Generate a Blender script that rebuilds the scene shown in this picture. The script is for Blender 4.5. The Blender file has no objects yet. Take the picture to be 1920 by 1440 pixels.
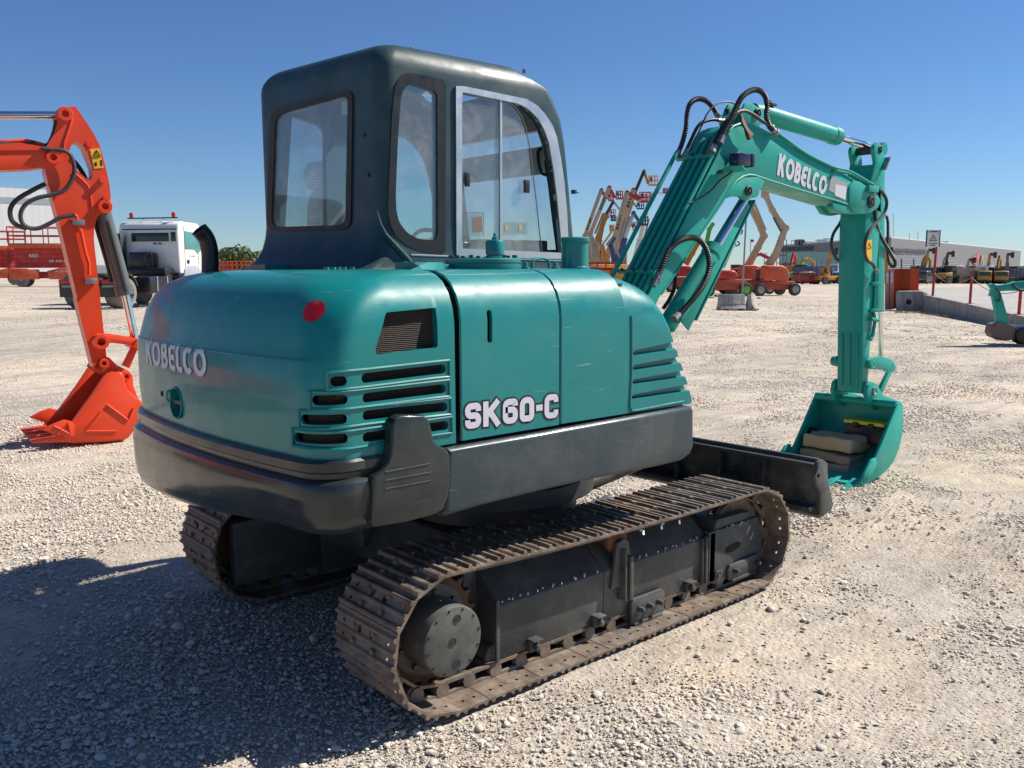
import bpy, bmesh, math, random
import numpy as np
from mathutils import Vector, Matrix
random.seed(7); RNG = np.random.default_rng(7)
SC = bpy.context.scene; COL = SC.collection
rad = math.radians
# ---------------------------------------------------------------- camera
CX, CY, CZ = -3.1025, -3.9033, 1.8686
YAW, PITCH, ROLL, FPX = 0.8552, 0.1280, -0.0049, 1666.08
CAM = np.array([CX, CY, CZ])
_F = np.array([math.cos(YAW)*math.cos(PITCH), math.sin(YAW)*math.cos(PITCH), -math.sin(PITCH)])
_R0 = np.array([math.sin(YAW), -math.cos(YAW), 0.0]); _U0 = np.cross(_R0, _F)
_R = _R0*math.cos(ROLL)+_U0*math.sin(ROLL); _U = -_R0*math.sin(ROLL)+_U0*math.cos(ROLL)
cd = bpy.data.cameras.new("Camera"); cam = bpy.data.objects.new("Camera", cd); COL.objects.link(cam)
cam.matrix_world = Matrix(((_R[0], _U[0], -_F[0], CX), (_R[1], _U[1], -_F[1], CY), (_R[2], _U[2], -_F[2], CZ), (0, 0, 0, 1)))
cd.sensor_fit = 'HORIZONTAL'; cd.sensor_width = 36; cd.lens = FPX/1920*36; cd.clip_start = 0.05; cd.clip_end = 6000
SC.camera = cam
# ---------------------------------------------------------------- light
SUN = Vector((0.667, -0.262, 0.70)).normalized()
EL = math.asin(SUN.z)
w = bpy.data.worlds.new("World"); SC.world = w; w.use_nodes = True
nt = w.node_tree; bg = nt.nodes['Background']
sky = nt.nodes.new('ShaderNodeTexSky'); sky.sky_type = 'NISHITA'; sky.sun_disc = False
sky.sun_elevation = EL; sky.sun_rotation = math.atan2(SUN.x, SUN.y)
sky.altitude = 200; sky.air_density = 1.0; sky.dust_density = 0.0; sky.ozone_density = 3.0
tcw = nt.nodes.new('ShaderNodeTexCoord'); sxw = nt.nodes.new('ShaderNodeSeparateXYZ'); nt.links.new(tcw.outputs['Generated'], sxw.inputs[0])
rw = nt.nodes.new('ShaderNodeValToRGB'); nt.links.new(sxw.outputs[2], rw.inputs[0]); ew = rw.color_ramp.elements
ew[0].position = 0.0; ew[0].color = (.74, .94, 1.20, 1); ew[1].position = .6; ew[1].color = (.72, .92, 1.18, 1); e3 = ew.new(.22); e3.color = (.62, .85, 1.17, 1)
mw = nt.nodes.new('ShaderNodeMix'); mw.data_type = 'RGBA'; mw.blend_type = 'MULTIPLY'; mw.inputs[0].default_value = 1.0
nt.links.new(sky.outputs[0], mw.inputs[6]); nt.links.new(rw.outputs[0], mw.inputs[7]); nt.links.new(mw.outputs[2], bg.inputs[0]); bg.inputs[1].default_value = 0.056
sd = bpy.data.lights.new("Sun", 'SUN'); sd.energy = 5.0; sd.angle = rad(0.53); sd.color = (1.0, 0.94, 0.84)
so = bpy.data.objects.new("Sun", sd); COL.objects.link(so); so.rotation_euler = (-SUN).to_track_quat('-Z', 'Y').to_euler()
so.location = (10, -6, 20)
SC.view_settings.view_transform = 'Standard'; SC.view_settings.look = 'None'
SC.view_settings.exposure = 0.65; SC.view_settings.gamma = 1.0
try: SC.view_settings.use_curve_mapping = False
except Exception: pass
SC.cycles.max_bounces = 7; SC.cycles.transparent_max_bounces = 16; SC.cycles.use_denoising = True
# ---------------------------------------------------------------- picture <-> world helpers
def ray(u, v): return _F+(u-960)/FPX*_R-(v-720)/FPX*_U
def P(u, v, **k):                       # point on the plane x=, y= or z= seen at (u, v)
    q = ray(u, v); (a, val), = k.items(); i = 'xyz'.index(a)
    return CAM+(val-CAM[i])/q[i]*q
def XZ(pts, y): return [(float(p[0]), float(p[2])) for p in (P(u, v, y=y) for u, v in pts)]
FH = np.array([math.cos(YAW), math.sin(YAW), 0]); RH = np.array([math.sin(YAW), -math.cos(YAW), 0])
def W(u, v, t):                         # point at horizontal distance t in front of the camera
    q = ray(u, v); return CAM+q*(t/(q@FH))
def sm(a, b, x):
    k = np.clip((x-a)/(b-a), 0, 1); return k*k*(3-2*k)
_AS = [-400, -35, -11, 0, 17, 40, 96, 400]; _AZ = [1.3, .93, .67, .32, -.10, -.4, -1.04, -1.6]
def elev(x, y):                         # height of the yard
    x = np.asarray(x, float); y = np.asarray(y, float)
    t = (x-CX)*FH[0]+(y-CY)*FH[1]; s = (x-CX)*RH[0]+(y-CY)*RH[1]
    near = .11*sm(1.9, 3.7, x)*(1-sm(10, 24, t))
    return near+np.interp(s, _AS, _AZ)*sm(12, 28, t)
def G(u, v):                            # ground point seen at (u, v)
    q = ray(u, v); k = 1.0
    for _ in range(60):
        p = CAM+q*k; e = float(elev(p[0], p[1])); k2 = (e-CZ)/q[2]; k = .5*k+.5*k2
    return CAM+q*k
def GD(u, t):                           # ground point in picture column u at distance t
    p = W(u, 520, t); return np.array([p[0], p[1], float(elev(p[0], p[1]))])
# ---------------------------------------------------------------- mesh building
def link(o, parent=None, world=True):
    COL.objects.link(o)
    if parent is not None:
        o.parent = parent
        if world and 'wl' in parent: o.matrix_parent_inverse = Matrix.Translation(-Vector(parent['wl']))
    return o
class MB:
    def __init__(s): s.v = []; s.f = []
    def add(s, vs, fs):
        n = len(s.v); s.v += [tuple(float(c) for c in p) for p in vs]; s.f += [tuple(i+n for i in f) for f in fs]; return s
    def box(s, x0, x1, y0, y1, z0, z1):
        v = [(x, y, z) for x in (x0, x1) for y in (y0, y1) for z in (z0, z1)]
        return s.add(v, [(0, 1, 3, 2), (4, 6, 7, 5), (0, 4, 5, 1), (2, 3, 7, 6), (0, 2, 6, 4), (1, 5, 7, 3)])
    def prism(s, poly, ax, a, b):
        n = len(poly)
        def m(p, c):
            return (c, p[0], p[1]) if ax == 'x' else ((p[0], c, p[1]) if ax == 'y' else (p[0], p[1], c))
        v = [m(p, a) for p in poly]+[m(p, b) for p in poly]
        return s.add(v, [tuple(range(n))[::-1], tuple(range(n, 2*n))]+[(i, (i+1) % n, n+(i+1) % n, n+i) for i in range(n)])
    def bar(s, p0, p1, w, h, up=(0, 0, 1), w2=None, h2=None):
        p0 = np.array(p0, float); p1 = np.array(p1, float); d = p1-p0; d /= np.linalg.norm(d)
        up = np.array(up, float); a = np.cross(d, up)
        if np.linalg.norm(a) < 1e-4: a = np.cross(d, (1, 0, 0.01))
        a /= np.linalg.norm(a); b = np.cross(a, d)
        w2 = w2 or w; h2 = h2 or h; v = []
        for p, ww, hh in ((p0, w, h), (p1, w2, h2)):
            for i, j in ((-1, -1), (1, -1), (1, 1), (-1, 1)): v.append(p+a*i*ww/2+b*j*hh/2)
        return s.add(v, [(3, 2, 1, 0), (4, 5, 6, 7), (0, 1, 5, 4), (1, 2, 6, 5), (2, 3, 7, 6), (3, 0, 4, 7)])
    def cyl(s, p0, p1, r, r2=None, n=20, cap=True):
        return s.tube([p0, p1], [r, r if r2 is None else r2], n, cap)
    def tube(s, pts, r, n=8, cap=True, flat=1.0):
        pts = [np.array(p, float) for p in pts]; m = len(pts)
        R = r if hasattr(r, '__len__') else [r]*m
        T = [pts[min(i+1, m-1)]-pts[max(i-1, 0)] for i in range(m)]; T = [t/(np.linalg.norm(t)+1e-12) for t in T]
        a = np.cross(T[0], (0, 0, 1.0))
        if np.linalg.norm(a) < 1e-3: a = np.cross(T[0], (1.0, 0, 0))
        a /= np.linalg.norm(a); v = []; f = []
        for i in range(m):
            a = a-T[i]*(a@T[i]); a /= np.linalg.norm(a); b = np.cross(T[i], a)
            for k in range(n):
                q = 2*math.pi*k/n; v.append(pts[i]+R[i]*(a*math.cos(q)+flat*b*math.sin(q)))
        for i in range(m-1):
            for k in range(n): f.append((i*n+k, i*n+(k+1) % n, (i+1)*n+(k+1) % n, (i+1)*n+k))
        if cap: f += [tuple(range(n))[::-1], tuple(range((m-1)*n, m*n))]
        return s.add(v, f)
    def lathe(s, prof, c, d, n=24, cap=True):      # prof = [(radius, along)] around axis d through c
        c = np.array(c, float); d = np.array(d, float); d /= np.linalg.norm(d)
        return s.tube_raw([c+d*h for _, h in prof], [max(r, 1e-4) for r, _ in prof], d, n, cap)
    def tube_raw(s, pts, R, d, n, cap=True):
        a = np.cross(d, (0, 0, 1.0))
        if np.linalg.norm(a) < 1e-3: a = np.cross(d, (1.0, 0, 0))
        a /= np.linalg.norm(a); b = np.cross(d, a); v = []; f = []
        for p, r in zip(pts, R):
            for k in range(n):
                q = 2*math.pi*k/n; v.append(p+r*(a*math.cos(q)+b*math.sin(q)))
        for i in range(len(pts)-1):
            for k in range(n): f.append((i*n+k, i*n+(k+1) % n, (i+1)*n+(k+1) % n, (i+1)*n+k))
        if cap: f += [tuple(range(n))[::-1], tuple(range((len(pts)-1)*n, len(pts)*n))]
        return s.add(v, f)
    def ball(s, c, r, n=10):
        rr = r if hasattr(r, '__len__') else (r, r, r); v = []; f = []
        for i in range(n+1):
            a = math.pi*i/n
            for k in range(2*n):
                q = math.pi*k/n; v.append((c[0]+rr[0]*math.sin(a)*math.cos(q), c[1]+rr[1]*math.sin(a)*math.sin(q), c[2]+rr[2]*math.cos(a)))
        for i in range(n):
            for k in range(2*n): f.append((i*2*n+k, (i+1)*2*n+k, (i+1)*2*n+(k+1) % (2*n), i*2*n+(k+1) % (2*n)))
        return s.add(v, f)
    def grid(s, rows, close=False):      # rows = list of equally long point lists
        n = len(rows[0]); v = [p for r in rows for p in r]; f = []
        for i in range(len(rows)-1):
            for k in range(n if close else n-1): f.append((i*n+k, i*n+(k+1) % n, (i+1)*n+(k+1) % n, (i+1)*n+k))
        return s.add(v, f)
    def xf(s, M):
        s.v = [tuple(M @ Vector(p)) for p in s.v]; return s
    def build(s, name, mat, parent=None, bevel=0.0, seg=2, ang=35, smooth=True, world=True, fixn=True, **props):
        me = mesh_of(s, name, mat, bevel, seg, ang, smooth, fixn)
        o = bpy.data.objects.new(name, me)
        for k, v in props.items(): o[k] = v
        return link(o, parent, world)
def mesh_of(s, name, mat, bevel=0.0, seg=2, ang=35, smooth=True, fixn=True):
    me = bpy.data.meshes.new(name); me.from_pydata(s.v, [], s.f)
    if fixn or bevel:
        bm = bmesh.new(); bm.from_mesh(me); bmesh.ops.remove_doubles(bm, verts=bm.verts, dist=1e-5)
        bmesh.ops.recalc_face_normals(bm, faces=bm.faces)
        if bevel:
            es = [e for e in bm.edges if len(e.link_faces) == 2 and e.calc_face_angle(0) > rad(ang)]
            bmesh.ops.bevel(bm, geom=es, offset=bevel, offset_type='OFFSET', segments=seg, profile=0.5, affect='EDGES', clamp_overlap=True)
        bm.to_mesh(me); bm.free()
    if smooth:
        me.polygons.foreach_set('use_smooth', [True]*len(me.polygons)); me.set_sharp_from_angle(angle=rad(32))
    if mat: me.materials.append(mat)
    me.update(); return me
def empty(name, loc, label, cat, group=None, rz=0.0, world=True):
    o = bpy.data.objects.new(name, None); COL.objects.link(o); o.location = tuple(float(c) for c in loc)
    o.rotation_euler = (0, 0, rz); o.empty_display_size = .1; o['label'] = label; o['category'] = cat
    if group: o['group'] = group
    if world: o['wl'] = [float(c) for c in loc]
    return o
def tag(o, label=None, cat=None, group=None, kind=None):
    if label: o['label'] = label
    if cat: o['category'] = cat
    if group: o['group'] = group
    if kind: o['kind'] = kind
    return o
def copy_tree(o, parent=None, label=None, loc=None, rz=None):
    c = o.copy(); COL.objects.link(c)
    if parent is not None: c.parent = parent
    if label: c['label'] = label
    if loc is not None: c.location = tuple(float(q) for q in loc)
    if rz is not None: c.rotation_euler = (0, 0, rz)
    for ch in list(o.children): copy_tree(ch, c)
    return c
def spline(pts, m=6, closed=False):
    pts = [np.array(p, float) for p in pts]; out = []; n = len(pts)
    for i in range(n if closed else n-1):
        if closed: a, b, c, d = pts[i-1], pts[i], pts[(i+1) % n], pts[(i+2) % n]
        else: a, b, c, d = pts[max(i-1, 0)], pts[i], pts[i+1], pts[min(i+2, n-1)]
        for k in range(m):
            t = k/m; out.append(.5*((2*b)+(-a+c)*t+(2*a-5*b+4*c-d)*t*t+(-a+3*b-3*c+d)*t**3))
    if not closed: out.append(pts[-1])
    return out
def boolean(o, cutters):                 # cut real openings, keep the result as plain mesh
    for c in cutters:
        me = mesh_of(c, 'cutter', None, 0, smooth=False); co = bpy.data.objects.new('cutter', me); COL.objects.link(co)
        md = o.modifiers.new('b', 'BOOLEAN'); md.operation = 'DIFFERENCE'; md.object = co; md.solver = 'EXACT'
    dg = bpy.context.evaluated_depsgraph_get(); dg.update()
    nm = bpy.data.meshes.new_from_object(o.evaluated_get(dg))
    if len(nm.polygons) == 0:
        for md in o.modifiers:
            if md.type == 'BOOLEAN': md.solver = 'FAST'
        dg = bpy.context.evaluated_depsgraph_get(); dg.update(); nm = bpy.data.meshes.new_from_object(o.evaluated_get(dg))
    old = o.data; mats = [m for m in old.materials]
    for md in list(o.modifiers):
        if md.type == 'BOOLEAN':
            c = md.object; o.modifiers.remove(md); bpy.data.objects.remove(c)
        else: o.modifiers.remove(md)
    o.data = nm; nm.name = o.name
    nm.polygons.foreach_set('use_smooth', [True]*len(nm.polygons)); nm.set_sharp_from_angle(angle=rad(32))
    return o
def text_mb(txt, size, bold=0.0, spacing=1.0, shear=0.0, ext=0.0, res=3):
    cu = bpy.data.curves.new('t', 'FONT'); cu.body = txt; cu.size = size; cu.offset = bold; cu.space_character = spacing
    cu.shear = shear; cu.extrude = ext; cu.resolution_u = res; cu.align_x = 'CENTER'; cu.align_y = 'CENTER'
    o = bpy.data.objects.new('t', cu); COL.objects.link(o); dg = bpy.context.evaluated_depsgraph_get(); dg.update()
    me = bpy.data.meshes.new_from_object(o.evaluated_get(dg)); m = MB()
    m.v = [tuple(v.co) for v in me.vertices]; m.f = [tuple(p.vertices) for p in me.polygons]
    bpy.data.objects.remove(o); bpy.data.meshes.remove(me); return m
def fit_text(m, w, h):                    # scale a text to width w and height h, centred on its own origin
    a = np.array(m.v); lo = a.min(0); hi = a.max(0); c = (lo+hi)/2
    s = np.array([w/(hi[0]-lo[0]), h/(hi[1]-lo[1]), 1.0]); m.v = [tuple((p-c)*s) for p in a]; return m
# ---------------------------------------------------------------- materials
def nodes(name):
    m = bpy.data.materials.new(name); m.use_nodes = True; return m, m.node_tree, m.node_tree.nodes['Principled BSDF']
def lnk(t, a, b): t.links.new(a, b)
def noise(t, scale, detail=4, rough=.6, vec=None, dist=0):
    n = t.nodes.new('ShaderNodeTexNoise'); n.inputs['Scale'].default_value = scale; n.inputs['Detail'].default_value = detail
    n.inputs['Roughness'].default_value = rough; n.inputs['Distortion'].default_value = dist
    if vec is None:
        tc = t.nodes.new('ShaderNodeTexCoord'); vec = tc.outputs['Object']
    lnk(t, vec, n.inputs['Vector']); return n
def ramp(t, fac, stops):
    r = t.nodes.new('ShaderNodeValToRGB'); e = r.color_ramp.elements
    while len(e) < len(stops): e.new(.5)
    for k, (p, c) in zip(e, stops):
        k.position = p; k.color = (*c, 1) if hasattr(c, '__len__') else (c, c, c, 1)
    lnk(t, fac, r.inputs[0]); return r
def mix(t, fac, a, b, mode='MIX'):
    m = t.nodes.new('ShaderNodeMix'); m.data_type = 'RGBA'; m.blend_type = mode
    for i, x in ((0, fac), (6, a), (7, b)):
        if hasattr(x, 'is_linked') or hasattr(x, 'links'): lnk(t, x, m.inputs[i])
        elif i == 0: m.inputs[0].default_value = x
        else: m.inputs[i].default_value = (*x, 1)
    return m.outputs[2]
def bump(t, b, h, strength, dist=.01):
    n = t.nodes.new('ShaderNodeBump'); n.inputs['Strength'].default_value = strength; n.inputs['Distance'].default_value = dist
    lnk(t, h, n.inputs['Height']); lnk(t, n.outputs[0], b.inputs['Normal']); return n
def plain(name, col, rough=.5, metal=0.0, coat=0.0):
    m, t, b = nodes(name); b.inputs['Base Color'].default_value = (*col, 1); b.inputs['Roughness'].default_value = rough
    b.inputs['Metallic'].default_value = metal; b.inputs['Coat Weight'].default_value = coat
    n = noise(t, 9, 3); r = ramp(t, n.outputs[0], [(.3, max(rough-.08, .02)), (.7, min(rough+.1, 1))]); lnk(t, r.outputs[0], b.inputs['Roughness'])
    c = mix(t, .16, col, tuple(max(0, k*.55) for k in col)); n2 = noise(t, 4, 5)
    lnk(t, mix(t, n2.outputs[0], tuple(min(1, k*1.08) for k in col), tuple(k*.86 for k in col)), b.inputs['Base Color'])
    return m
def paint(name, col, rough=.32, dust=.25, coat=.35, scr=.5, dustcol=(.42, .38, .32), bumpy=.0):
    m, t, b = nodes(name)
    tc = t.nodes.new('ShaderNodeTexCoord'); V = tc.outputs['Object']
    n1 = noise(t, 1.7, 5, .6, V); base = mix(t, n1.outputs[0], tuple(k*.88 for k in col), tuple(min(1, k*1.10) for k in col))
    # dust film in soft patches
    n2 = noise(t, 3.1, 7, .7, V); r2 = ramp(t, n2.outputs[0], [(.48, 0.0), (.8, dust)])
    base = mix(t, r2.outputs[0], base, dustcol)
    # fine scratches
    mp = t.nodes.new('ShaderNodeMapping'); mp.inputs['Scale'].default_value = (3, 3, 60); lnk(t, V, mp.inputs[0])
    mp.inputs['Rotation'].default_value = (.5, .3, .2)
    n3 = noise(t, 2.2, 3, .5, mp.outputs[0], .6); n3b = noise(t, 1.3, 2, .5, V)
    r3 = ramp(t, n3.outputs[0], [(.69, 0.0), (.72, .35*scr)]); r3b = ramp(t, n3b.outputs[0], [(.5, 0.0), (.62, 1.0)])
    mm = t.nodes.new('ShaderNodeMath'); mm.operation = 'MULTIPLY'; lnk(t, r3.outputs[0], mm.inputs[0]); lnk(t, r3b.outputs[0], mm.inputs[1])
    base = mix(t, mm.outputs[0], base, tuple(min(1, .35+.6*k) for k in col))
    # small chips
    n4 = noise(t, 38, 2, .5, V); r4 = ramp(t, n4.outputs[0], [(.765-.035*scr, 0.0), (.785-.035*scr, .55*scr)]); base = mix(t, r4.outputs[0], base, (.10, .095, .09))
    lnk(t, base, b.inputs['Base Color'])
    n5 = noise(t, 5, 6, .7, V); r5 = ramp(t, n5.outputs[0], [(.3, rough*.75), (.75, min(1, rough*1.5))]); lnk(t, r5.outputs[0], b.inputs['Roughness'])
    b.inputs['Coat Weight'].default_value = coat; b.inputs['Coat Roughness'].default_value = .10; b.inputs['Specular IOR Level'].default_value = .32
    if bumpy:
        n6 = noise(t, 60, 3, .5, V); bump(t, b, n6.outputs[0], bumpy, .004)
    else:
        n6 = noise(t, 2.0, 3, .5, V); bump(t, b, n6.outputs[0], .22, .02)
    return m
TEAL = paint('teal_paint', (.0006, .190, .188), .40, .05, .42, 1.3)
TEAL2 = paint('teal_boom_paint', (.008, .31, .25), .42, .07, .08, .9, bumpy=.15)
CHAR = paint('charcoal_paint', (.020, .026, .028), .26, .08, .34, .5)
SKIRTM = paint('slate_paint', (.036, .052, .060), .36, .14, .15, .9)
CABM = paint('cab_slate_paint', (.018, .048, .058), .42, .12, .14, .6)
FRAMEM = paint('frame_paint', (.062, .066, .064), .45, .3, .1, .3, bumpy=.3)
BLADEM = paint('blade_paint', (.030, .033, .036), .5, .4, .1, .6, bumpy=.3)
RED = paint('orange_red_paint', (.70, .055, .012), .42, .05, .25, .6, bumpy=.1)
ORANGE = paint('orange_machine_paint', (.58, .085, .022), .42, .3, .15, .4)
DKRED = paint('deep_red_paint', (.42, .025, .018), .5, .3, .1, .4)
CREAM = paint('cream_paint', (.47, .37, .24), .5, .25, .1, .5)
AMBER = paint('amber_paint', (.50, .22, .025), .5, .3, .1, .5)
YEL = paint('yellow_machine_paint', (.36, .215, .035), .5, .35, .1, .5)
BLUE = paint('blue_machine_paint', (.045, .09, .19), .5, .3, .1, .4)
GREEN = paint('green_machine_paint', (.10, .42, .04), .5, .3, .1, .4)
WHITE = paint('white_paint', (.74, .74, .70), .4, .25, .2, .3)
RUBBER = plain('black_rubber', (.018, .018, .018), .55)
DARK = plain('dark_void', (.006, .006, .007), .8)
DKGREY = plain('dark_grey_plastic', (.035, .036, .038), .5)
BLACKP = plain('black_plastic', (.012, .012, .013), .35)
ALU = plain('worn_aluminium', (.55, .57, .58), .38, .85)
CHROME = plain('chrome_rod', (.75, .75, .76), .12, 1.0)
STEELM = plain('dull_steel', (.30, .29, .28), .4, .8)
LETW = plain('white_lettering', (.60, .58, .66), .5)
LETB = plain('black_lettering', (.010, .010, .012), .4)
LETG = plain('grey_lettering', (.025, .027, .03), .6)
REDST = plain('red_sticker', (.55, .004, .010), .4)
YELST = plain('yellow_sticker', (.80, .45, .02), .5)
REDL = plain('red_lamp_plastic', (.45, .02, .015), .2)
TYRE = plain('dusty_tyre_rubber', (.055, .052, .048), .85)
TYREG = plain('pale_dusty_tyre', (.20, .185, .165), .9)
FABRIC = plain('grey_trim_fabric', (.16, .155, .17), .9)
TRIM = plain('cab_inner_trim', (.21, .21, .235), .8)
def rusty():
    m, t, b = nodes('rusty_track_steel'); tc = t.nodes.new('ShaderNodeTexCoord'); V = tc.outputs['Object']
    oi = t.nodes.new('ShaderNodeObjectInfo'); ad = t.nodes.new('ShaderNodeVectorMath'); lnk(t, V, ad.inputs[0])
    mu = t.nodes.new('ShaderNodeVectorMath'); mu.operation = 'SCALE'; mu.inputs['Scale'].default_value = 17
    cb = t.nodes.new('ShaderNodeCombineXYZ'); lnk(t, oi.outputs['Random'], cb.inputs[0]); lnk(t, oi.outputs['Random'], cb.inputs[1]); lnk(t, cb.outputs[0], mu.inputs[0]); lnk(t, mu.outputs[0], ad.inputs[1])
    V2 = ad.outputs[0]
    n = noise(t, 9, 8, .7, V2); c = ramp(t, n.outputs[0], [(.28, (.035, .026, .021)), (.45, (.14, .105, .083)), (.6, (.29, .245, .20)), (.76, (.52, .47, .40))])
    n2 = noise(t, 3.0, 4, .6, V2); c2 = ramp(t, n2.outputs[0], [(.45, (.17, .14, .115)), (.7, (.28, .155, .085))])
    lnk(t, mix(t, .45, c.outputs[0], c2.outputs[0]), b.inputs['Base Color'])
    b.inputs['Metallic'].default_value = .35; r = ramp(t, n.outputs[0], [(.3, .45), (.7, .8)]); lnk(t, r.outputs[0], b.inputs['Roughness'])
    n3 = noise(t, 55, 6, .7, V2); bump(t, b, n3.outputs[0], .5, .004); return m
RUST = rusty()
RUSTO = plain('orange_rust', (.13, .055, .025), .8)
def glassm(name, tint, refl=.10, haze=.0):
    m = bpy.data.materials.new(name); m.use_nodes = True; t = m.node_tree; t.nodes.clear()
    out = t.nodes.new('ShaderNodeOutputMaterial'); tr = t.nodes.new('ShaderNodeBsdfTransparent'); tr.inputs[0].default_value = (*tint, 1)
    gl = t.nodes.new('ShaderNodeBsdfGlossy'); gl.inputs['Roughness'].default_value = .03
    df = t.nodes.new('ShaderNodeBsdfDiffuse'); df.inputs[0].default_value = (.55, .55, .52, 1)
    lw = t.nodes.new('ShaderNodeLayerWeight'); lw.inputs[0].default_value = .5; fr = ramp(t, lw.outputs['Facing'], [(.0, refl*.5), (.6, refl), (1, .85)])
    m1 = t.nodes.new('ShaderNodeMixShader'); m2 = t.nodes.new('ShaderNodeMixShader')
    n = noise(t, 6, 8, .75, None, .4); r = ramp(t, n.outputs[0], [(.45, haze*.35), (.7, haze)])
    lnk(t, r.outputs[0], m1.inputs[0]); lnk(t, tr.outputs[0], m1.inputs[1]); lnk(t, df.outputs[0], m1.inputs[2])
    lnk(t, fr.outputs[0], m2.inputs[0]); lnk(t, m1.outputs[0], m2.inputs[1]); lnk(t, gl.outputs[0], m2.inputs[2]); lnk(t, m2.outputs[0], out.inputs[0]); return m
GLASS = glassm('dusty_cab_glass', (.93, .96, .96), refl=.13, haze=.30)
GLASSG = glassm('green_tinted_glass', (.58, .86, .88), haze=.03)
DKGLASS = plain('dark_window_glass', (.012, .03, .035), .06)
def gravelm():
    m, t, b = nodes('gravel_ground'); tc = t.nodes.new('ShaderNodeTexCoord'); V = tc.outputs['Object']
    # broad sandy patches, mid grey gravel, fine grains
    n1 = noise(t, .55, 6, .62, V, .5); c1 = ramp(t, n1.outputs[0], [(.36, (.46, .42, .37)), (.50, (.52, .46, .385)), (.64, (.60, .50, .375))])
    n2 = noise(t, 38, 5, .75, V); c2 = ramp(t, n2.outputs[0], [(.3, (.27, .24, .21)), (.5, (.53, .48, .41)), (.72, (.80, .745, .67))])
    vo = t.nodes.new('ShaderNodeTexVoronoi'); vo.inputs['Scale'].default_value = 42; lnk(t, V, vo.inputs[0])
    hs = ramp(t, vo.outputs['Color'], [(0, (.34, .31, .275)), (.5, (.56, .51, .455)), (1, (.76, .71, .65))])
    n3 = noise(t, 1.3, 5, .7, V); k = ramp(t, n3.outputs[0], [(.40, .75), (.60, .20)])
    c = mix(t, k.outputs[0], mix(t, .45, c1.outputs[0], c2.outputs[0]), mix(t, .5, hs.outputs[0], c1.outputs[0]))
    # vehicle tracks and drifts
    wv = noise(t, .16, 3, .5, V, 1.5); cw = ramp(t, wv.outputs[0], [(.42, (.86, .85, .84)), (.58, (1.06, 1.03, 1.0))])
    c = mix(t, 1.0, c, cw.outputs[0], 'MULTIPLY'); 
    n6 = noise(t, 5.5, 9, .78, V); c6 = ramp(t, n6.outputs[0], [(.34, (.66, .65, .64)), (.52, (.90, .90, .90)), (.70, (1.08, 1.07, 1.06))]); c = mix(t, 1.0, c, c6.outputs[0], 'MULTIPLY')
    mpw = t.nodes.new('ShaderNodeMapping'); mpw.inputs['Rotation'].default_value = (0, 0, .55); mpw.inputs['Scale'].default_value = (.35, 2.2, 1); lnk(t, V, mpw.inputs[0])
    n7 = noise(t, .8, 6, .6, mpw.outputs[0], 1.2); c7 = ramp(t, n7.outputs[0], [(.40, (.80, .79, .78)), (.50, (1.0, 1.0, 1.0)), (.62, (1.08, 1.05, 1.0))]); c = mix(t, .8, c, c7.outputs[0], 'MULTIPLY')
    lnk(t, c, b.inputs['Base Color']); b.inputs['Roughness'].default_value = .95
    b.inputs['Specular IOR Level'].default_value = .2
    sub = t.nodes.new('ShaderNodeMath'); sub.operation = 'MULTIPLY_ADD'; lnk(t, vo.outputs['Distance'], sub.inputs[0]); sub.inputs[1].default_value = -1.2; lnk(t, n2.outputs[0], sub.inputs[2])
    n4 = noise(t, 7, 6, .7, V); ad = t.nodes.new('ShaderNodeMath'); ad.operation = 'ADD'; lnk(t, sub.outputs[0], ad.inputs[0]); lnk(t, n4.outputs[0], ad.inputs[1])
    bump(t, b, ad.outputs[0], .55, .010); return m
GRAVEL = gravelm()
def pebblem():
    m, t, b = nodes('pebble_stone'); oi = t.nodes.new('ShaderNodeObjectInfo')
    c = ramp(t, oi.outputs['Random'], [(0, (.30, .28, .26)), (.22, (.46, .43, .39)), (.5, (.60, .56, .50)), (.7, (.56, .47, .36)), (.88, (.72, .69, .64)), (1, (.42, .35, .30))])
    n = noise(t, 3, 5, .7); lnk(t, mix(t, n.outputs[0], c.outputs[0], (.56, .49, .40)), b.inputs['Base Color']); b.inputs['Roughness'].default_value = .8
    b.inputs['Specular IOR Level'].default_value = .3
    return m
PEBBLE = pebblem()
def concretem(name, a, bcol, sc=3):
    m, t, b = nodes(name); n = noise(t, sc, 8, .7); c = ramp(t, n.outputs[0], [(.3, a), (.7, bcol)])
    mp = t.nodes.new('ShaderNodeMapping'); mp.inputs['Scale'].default_value = (4, 4, .4); tc = t.nodes.new('ShaderNodeTexCoord'); lnk(t, tc.outputs['Object'], mp.inputs[0])
    n2 = noise(t, 2, 5, .6, mp.outputs[0]); c2 = ramp(t, n2.outputs[0], [(.4, (.6, .59, .57)), (.6, (1, 1, 1))])
    lnk(t, mix(t, .8, c.outputs[0], c2.outputs[0], 'MULTIPLY'), b.inputs['Base Color']); b.inputs['Roughness'].default_value = .9
    bump(t, b, n.outputs[0], .3, .01); return m
CONC = concretem('weathered_concrete', (.26, .25, .23), (.42, .40, .37))
PADM = concretem('pale_concrete_slab', (.34, .32, .30), (.45, .43, .40), .8)
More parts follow.
